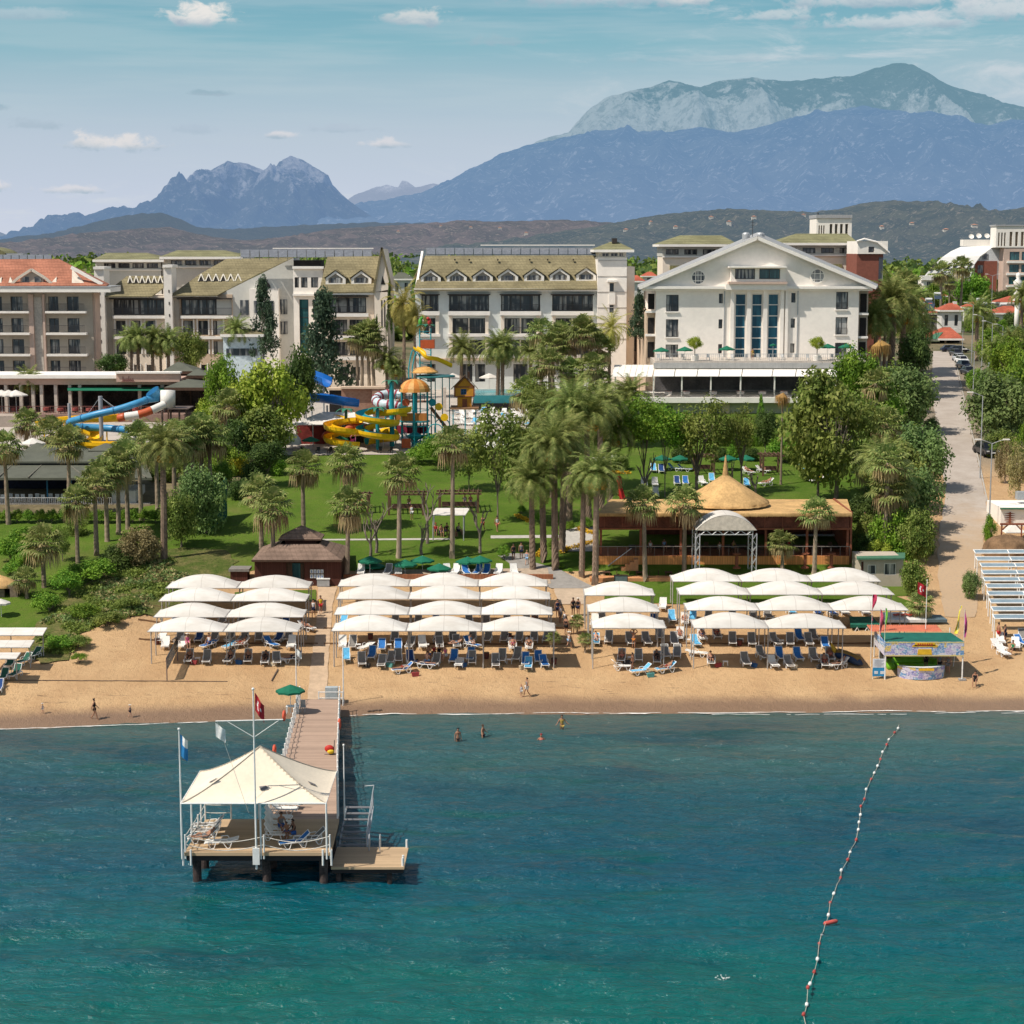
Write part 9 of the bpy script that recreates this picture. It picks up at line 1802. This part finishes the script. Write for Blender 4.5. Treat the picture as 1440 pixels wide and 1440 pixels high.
for nm,ov in POSES.items():
 p={k:Vector(v)for k,v in{**BASE,**ov}.items()};e=list(EDG);r=dict(RADII)
 for s in 'lr':
  d=(p[s+'h']-p[s+'w']).normalized();side=d.cross(p[s+'e']-p[s+'w']+Vector((.013,.02,.007))).normalized()
  for k,(o_,l)in enumerate(((-.030,.075),(-.011,.09),(.010,.085),(.028,.068))):key=f'{s}f{k}';p[key]=p[s+'h']+side*o_+d*l;r[key]=.009;e.append((s+'h',key))
  p[s+'th']=p[s+'h']-d*.01-side*.062+d*.025;r[s+'th']=.010;e.append((s+'h',s+'th'))
 body=grow('person_body',p,r,e)
 fwd=Vector((0,-1,.0))if nm not in('recline','prone')else(Vector((0,-.55,.8))if nm=='recline' else Vector((0,.5,-.5)));fwd.normalize();hd=(p['h2']-p['nk']).normalized();hc=p['h1'].lerp(p['h2'],.5)
 bm=bmesh.new();bm.from_mesh(body)
 for v in bm.verts:
  q=v.co-hc
  if q.length<.14 and q.dot(fwd)>.055 and abs(q.x)<.03 and abs(q.dot(hd))<.03:v.co+=fwd*.022
 bm.to_mesh(body);bm.free()
 top=grow('person_top',{k:p[k]for k in('sp','ch','ls','rs','pel')},dict(sp=.128,ch=.146,ls=.082,rs=.082,pel=.135),[('pel','sp'),('sp','ch'),('ch','ls'),('ch','rs')])
 ml={s:p[s+'p'].lerp(p[s+'k'],.62)for s in 'lr'}
 sh=grow('person_shorts',dict(pel=p['pel'],lp=p['lp'],rp=p['rp'],lm=ml['l'],rm=ml['r']),dict(pel=.142,lp=.108,rp=.108,lm=.092,rm=.092),[('pel','lp'),('pel','rp'),('lp','lm'),('rp','rm')])
 m2={s:p[s+'p'].lerp(p[s+'k'],.12)for s in 'lr'}
 br=grow('person_briefs',dict(pel=p['pel']-(p['sp']-p['pel'])*.05,lp=m2['l'],rp=m2['r']),dict(pel=.137,lp=.108,rp=.108),[('pel','lp'),('pel','rp')])
 bra=grow('person_bikini_top',dict(ch=p['ch'],cc=p['ch'].lerp(p['sp'],.35)),dict(ch=.141,cc=.134),[('ch','cc')])
 hb_=MB();up=hd;back=-fwd;sd=up.cross(fwd).normalized()
 for brim in(0,1):
  hb_=MB();rows=[]
  for j in range(7):
   el=R(90-j*19);row=[]
   for k in range(14):
    a=2*math.pi*k/14;lim=1.0 if j<4 else(1.0 if math.cos(a)<.2 else .92);row.append(hc+up*.02+(up*math.sin(el)*.118+(fwd*math.cos(a)+sd*math.sin(a))*math.cos(el)*.112*lim+back*.012))
   rows.append(row)
  last=5 if not brim else 4
  for a_,b_ in zip(rows[:last],rows[1:last+1]):
   for k in range(14):
    if not brim and rows.index(b_)>=4 and math.cos(2*math.pi*(k+.5)/14)>.15:continue
    hb_.face([a_[k],a_[(k+1)%14],b_[(k+1)%14],b_[k]])
  if brim:
   for k in range(14):
    a0,a1=rows[4][k],rows[4][(k+1)%14];o0,o1=a0+(a0-hc).normalized()*.11-up*.02,a1+(a1-hc).normalized()*.11-up*.02;hb_.face([a0,a1,o1,o0])
  PM[nm,'hat' if brim else 'hair']=hb_.mesh('person_hat' if brim else 'person_hair',HAIRM['dark'],smooth=True)
 PM[nm,'body']=body;PM[nm,'top']=top;PM[nm,'shorts']=sh;PM[nm,'briefs']=br;PM[nm,'bra']=bra
 for k in('body','top','shorts','briefs','bra'):
  me=PM[nm,k];me.materials.clear();me.materials.append(SKINM['tan']if k=='body' else CLM['black'])
def om(o,mat):o.material_slots[0].link='OBJECT';o.material_slots[0].material=mat
def person(pose,p,rz,label,skin='tan',hair='dark',top=None,bottom='black',sc=1.0,group=None,dz=0.0):
 t=thing('person',Vector(p)+Vector((0,0,dz)),label,'person',group,rz,sc);om(link('body',PM[pose,'body'],t),SKINM[skin]);hat=hair in('hat','straw');om(link('hat' if hat else 'hair',PM[pose,'hat' if hat else 'hair'],t),HAIRM[hair])
 if top:
  bik=top[0]=='_';om(link('bikini_top' if bik else 'shirt',PM[pose,'bra' if bik else 'top'],t),CLM[top.lstrip('_')])
 bik=bottom[0]=='_';om(link('swim_briefs' if bik else 'shorts',PM[pose,'briefs' if bik else 'shorts'],t),CLM[bottom.lstrip('_')]);return t
RT=PI2
for a in(
 ('walk',(133,1012),RT,'person in a black swimsuit walking along the wet sand at left','tan','dark','black','_black'),('walk',(60,1004),RT,'tiny toddler in white at the far left of the beach','fair','hat','white','white',.52),('walk',(183,1009),RT,'small child with a white hat on the wet sand ahead of the walker','fair','hat','grey','navy',.62),
 ('walk',(741,980),-RT+.4,'person in grey shirt and white shorts bending along the open sand','tan','dark','grey','white',.95),('stand',(733,980),.4,'toddler in white beside the adult on the open sand','fair','cap','white','white',.6),
 ('walk',(441,868),0,'person in white shirt and dark shorts walking down the boardwalk','tan','dark','white','navy'),('walk',(451,863),.2,'person in yellow shirt and red shorts walking down the boardwalk','tan','brown','yellow','red'),
 ('stand',(806,866),.3,'person in black in the tall pair at the path end','dark','dark','black','black'),('stand',(813,866),-.6,'person in dark clothes with a pale hat in the pair at the path end','tan','hat','black','navy'),('stand',(788,876),.9,'person in white shirt by the corner of the middle sunshades','tan','dark','white','grey'),('stand',(794,878),-.4,'child in white by the corner of the middle sunshades','fair','brown','white','white',.7),('stand',(796,893),2.6,'left one of two people in black dresses seen from behind on the path','tan','dark','black','black'),('stand',(805,892),2.9,'right one of two people in black with a white hat on the path','tan','hat','black','black'),('walk',(800,912),2.2,'person in white shirt and cap standing at the foot of the path','fair','hat','white','lightblue',.9),('stand',(784,868),.2,'person in navy at the left of the path group','tan','dark','navy','navy'),
 ('hands',(891,912),2.8,'person in orange bikini with raised arms under the single sunshade column','tan','straw','_orange','_orange'),('stand',(889,944),-1.2,'person in black swimwear beside the side-on white sunbed','dark','dark','_black','_black',.95),
 ('stand',(722,788),.2,'left one of two dark-dressed walkers on the garden path','dark','dark','black','black'),('stand',(733,786),.1,'walker in grey-blue beside the dark-dressed one on the garden path','tan','dark','grey','navy'),('walk',(741,795),2.9,'person with light blue towel and shorts on the garden path','fair','blond','lightblue','lightblue',.9),('walk',(699,748),.5,'person in coral shorts crossing the lawn','tan','dark','white','coral'),('walk',(679,747),-.5,'shirtless person on the lawn left of the coral shorts','tan','brown',None,'red'),('stand',(579,731),.2,'person in a white shirt standing by the middle pergola','tan','dark','white','white'),('walk',(1216,742),-RT,'gardener in a teal shirt at the thicket right of the bar','tan','dark','teal','navy'),
 ('stand',(1321,946),.3,'person in grey standing behind the curved counter','tan','dark','grey','black'),('stand',(1333,948),-.5,'person in dark green standing right of the curved counter','tan','dark','grey','grey'),('stand',(1302,942),.0,'person in black standing behind the middle of the curved counter','dark','dark','black','black'),('stand',(1413,905),.9,'person in navy under the nearest strip awning','tan','dark','navy','navy'),('sit',(1424,921),-.8,'person in a green top seated at the sea end of the strip awnings','tan','brown','green','black'),('stand',(1404,902),2.0,'shirtless person in red shorts at the strip awnings','tan','dark',None,'red'),
 ('walk',(60,583),.3,'waiter in white on the left lettered terrace','tan','dark','white','black'),('stand',(186,582),-.2,'person in white at the right half of the lettered terrace','tan','dark','white','navy'),('sit',(1371,965),-.4,'dark-clothed person on a chair at the right post of the water sports stand','tan','dark','black','black')):
 pose,(px,py),rz,lab,*r=a;person(pose,P(px,py),rz,lab,*r)
E1=at_y(1058,505,278-T+5);person('stand',(E1.x,E1.y,E.Zp(508,-T+2)),.2,'person in a gold dress on the hotel terrace by the glass strips','tan','dark','gold','gold')
for px,py,dz,rz,lab,sk,hr,tp,bt,ps in((644,1041,-.75,.3,'dark-haired bather waist deep right of the jetty','tan','dark','_black','_black','stand'),(679,1034,-.85,1.2,'bather stretching an arm, second from the jetty','tan','brown','_navy','_navy','wade'),(761,1041,-1.2,.2,'bather chest deep in a coral top, lowest of the four','tan','cap','coral','_coral','wade'),(790,1025,-.6,.3,'bather in yellow wading nearest the shore','tan','brown','gold','_gold','wade')):
 q=at_z(px,py,0);person(ps,(q.x,q.y,dz),rz,lab,sk,hr,tp,bt)
def on(px,py,rz,pose,lab,*r):person(pose,P(px,py)+Vector((0,0,.0)),rz,lab,*r)
for a in((338,911,-1.0,'recline','sunbather on the white bed in the left gap row','tan','dark',None,'_red'),(294,911,-.5,'sit','person in white and purple sitting on the blue towel in the left gap row','tan','dark','white','blue'),(264,911,.4,'sit','person in bright pink sitting in the left gap row','fair','hat','pink','pink'),(323,931,0,'recline','sunbather with red towel in the left front shade','tan','dark',None,'_navy'),(349,931,.1,'recline','sunbather with a pale cap in the left front shade','tan','hat',None,'_black'),(373,933,0,'recline','dark-clothed sunbather in the left front shade','dark','dark','black','_black'),(567,946,-1.25,'prone','sunbather lying on a blue towel on the open sand mid-beach','tan','brown',None,'_red'),(598,939,1.3,'prone','second sunbather lying mid-beach beside the blue towel','tan','dark','_blue','_blue'),
  (603,929,.6,'sit','shirtless person in the seated circle mid-beach, leftmost','tan','dark',None,'blue'),(610,926,-.4,'sit','person in red in the seated circle mid-beach','tan','dark','red','black'),(618,927,.3,'sit','dark-haired person in the seated circle mid-beach, in black','tan','dark','black','black'),(626,929,-.7,'sit','person in pink in the seated circle mid-beach, rightmost','fair','blond','pink','white'),(601,937,2.8,'sit','person with bare back to the sea in the seated circle mid-beach','fair','brown',None,'lightblue'),
  (721,913,0,'recline','sunbather on a white bed in the gap row, left one of two','tan','dark','_pink','_pink'),(744,913,0,'recline','sunbather on a white bed in the gap row, right one of two','tan','dark','_black','_black'),(642,911,-1.2,'recline','sunbather stretched across the grey bed in the middle gap row','fair','blond',None,'_lightblue'),(937,945,-1.2,'recline','sunbather on the side-on blue bed before the single column','tan','dark','_red','_red'),(924,932,0,'recline','dark sunbather in the single column shade','dark','dark','black','_black'),(956,899,0,'recline','sunbather on the white bed right of the single column','tan','brown',None,'_coral'),(838,906,0,'recline','sunbather on the light blue towel at the single column','fair','blond','_white','_white'),
  (1000,934,0,'recline','sunbather at the left end of the shade below the bar','tan','dark','_navy','_navy'),(987,900,0,'recline','sunbather half hidden by the left post of the bar block','tan','dark',None,'_blue'),(1008,897,0,'recline','sunbather on the rear grey bed below the bar','tan','brown',None,'_red'),(1160,937,0,'recline','sunbather in red on the grey bed by the banana tube','tan','dark','_red','_red'),(1180,939,-1.1,'recline','sunbather in white on the angled bed by the banana tube','tan','brown','white','_black'),(431,887,.9,'recline','sunbather on the white bed beside the boardwalk','tan','dark',None,'_coral'),(662,911,.9,'sit','person in blue and white beside the blue bed in the middle gap row','fair','brown','lightblue','white'),
  (1150,679,-1.2,'recline','person in yellow on the far right lawn sunbed','tan','dark','yellow','yellow'),(1078,683,-1.2,'recline','sunbather on the side-on lawn sunbed','tan','dark','_coral','_coral'),(1072,665,1.0,'sit','person in purple-black by the right lawn pergola','tan','dark','navy','black'),(1052,667,.6,'recline','sunbather under the right lawn pergola','tan','dark',None,'_navy')):on(*a)
occ=[o.location.copy()for o in COL.objects if o.name.startswith('person')and o.parent is None];rp2=random.Random(8)
for t_,ang,lab in BEDS:
 if ang==14 or len(lab.split())>13 or rp2.random()>.36 or any((t_.location-q).length<.9 for q in occ)or 'left edge' in lab:continue
 k=rp2.random();person('recline',t_.location,t_.rotation_euler.z,'sunbather on the '+lab,rp2.choice(('tan','tan','fair','dark')),rp2.choice(('dark','brown','blond','hat')),rp2.choice((None,None,'_black','_red','_blue','_pink','white','lightblue')),rp2.choice(('_black','_navy','_red','navy','coral','blue')))
for i,(px,py,lab,tp)in enumerate(((612,757,'leftmost in the gazebo, with a red cap','red'),(620,759,'second from left in the gazebo, shirtless',None),(628,757,'third from left in the gazebo, in black','black'),(637,759,'fourth from left in the gazebo, in navy','navy'),(645,757,'rightmost in the gazebo, in white','white'))):
 q=P(px,py);q.y+=1.2;q.z=ground(q.x,q.y);low_chair(q,.3*i,M('black_wicker',(.03,.027,.025)),f'dark chair under the white roofed gazebo, {ord2[i]}','dark chairs in the gazebo');person('sit',q,.3*i,'person seated '+lab,'tan','cap' if i==0 else 'dark',tp,'navy')
for px,py,lab,tp in((500,717,'left pergola, in blue','blue'),(508,717,'left pergola, in red','red'),(574,717,'middle pergola, shirtless',None),(653,714,'right pergola, in white','white'),(661,714,'right pergola, in coral','coral')):
 q=P(px,py+5);q.y+=1.9;q.z=ground(q.x,q.y)+.1;person('sit',q,0,'person seated on the bench of the '+lab,'tan','dark',tp,'grey')
WICK=M('brown_wicker',(.10,.06,.035),.85,.2,8)
for i in range(15):
 px=895+i*19.5;Y=183.6+(i%3)*.9;q=(at_y(px,775,Y).x,Y,bar.Zp(782.5,.21)+.02);low_chair(q,.4*(i%4)-.6,WICK,f'brown wicker chair behind the bar rail, {ord2[i]} from left','brown wicker chairs in the bar')
 if i in(1,2,6,7,11):person('sit',q,.4*(i%4)-.6,'guest '+{1:'in white nearest the first bar palm',2:'in pale blue beside the second bar palm',6:'in white seen through the left of the stage arch',7:'in gold seen through the stage arch',11:'in red left of the right bar palm'}[i]+', seated in the bar','tan','dark',{1:'white',2:'lightblue',6:'white',7:'gold',11:'red'}[i],'grey')
q=at_z(288,1186,2.1);person('recline',(q.x,q.y,2.1),-PI2+.25,'sunbather in dark shorts with a white cap on the left jetty beds','tan','hat',None,'grey')
for px,py,rz,lab,tp,pose in((412,1136,PI2-.06,'sunbather lying on the light blue towel on the jetty walkway',None,'prone'),(396,1172,.5,'person with a pale towel seated under the jetty tent, leftmost','grey','sit'),(403,1178,-.5,'dark-haired child seated under the jetty tent',None,'sit'),(412,1182,-1.0,'person in black seated under the jetty tent, rightmost','black','sit')):
 q=deckp(px,py)-Vector((0,JS,0));person(pose,q,rz,lab,'tan' if tp!='black' else 'dark','dark',tp,'_red' if pose=='prone' else 'blue',.75 if 'child' in lab else 1)
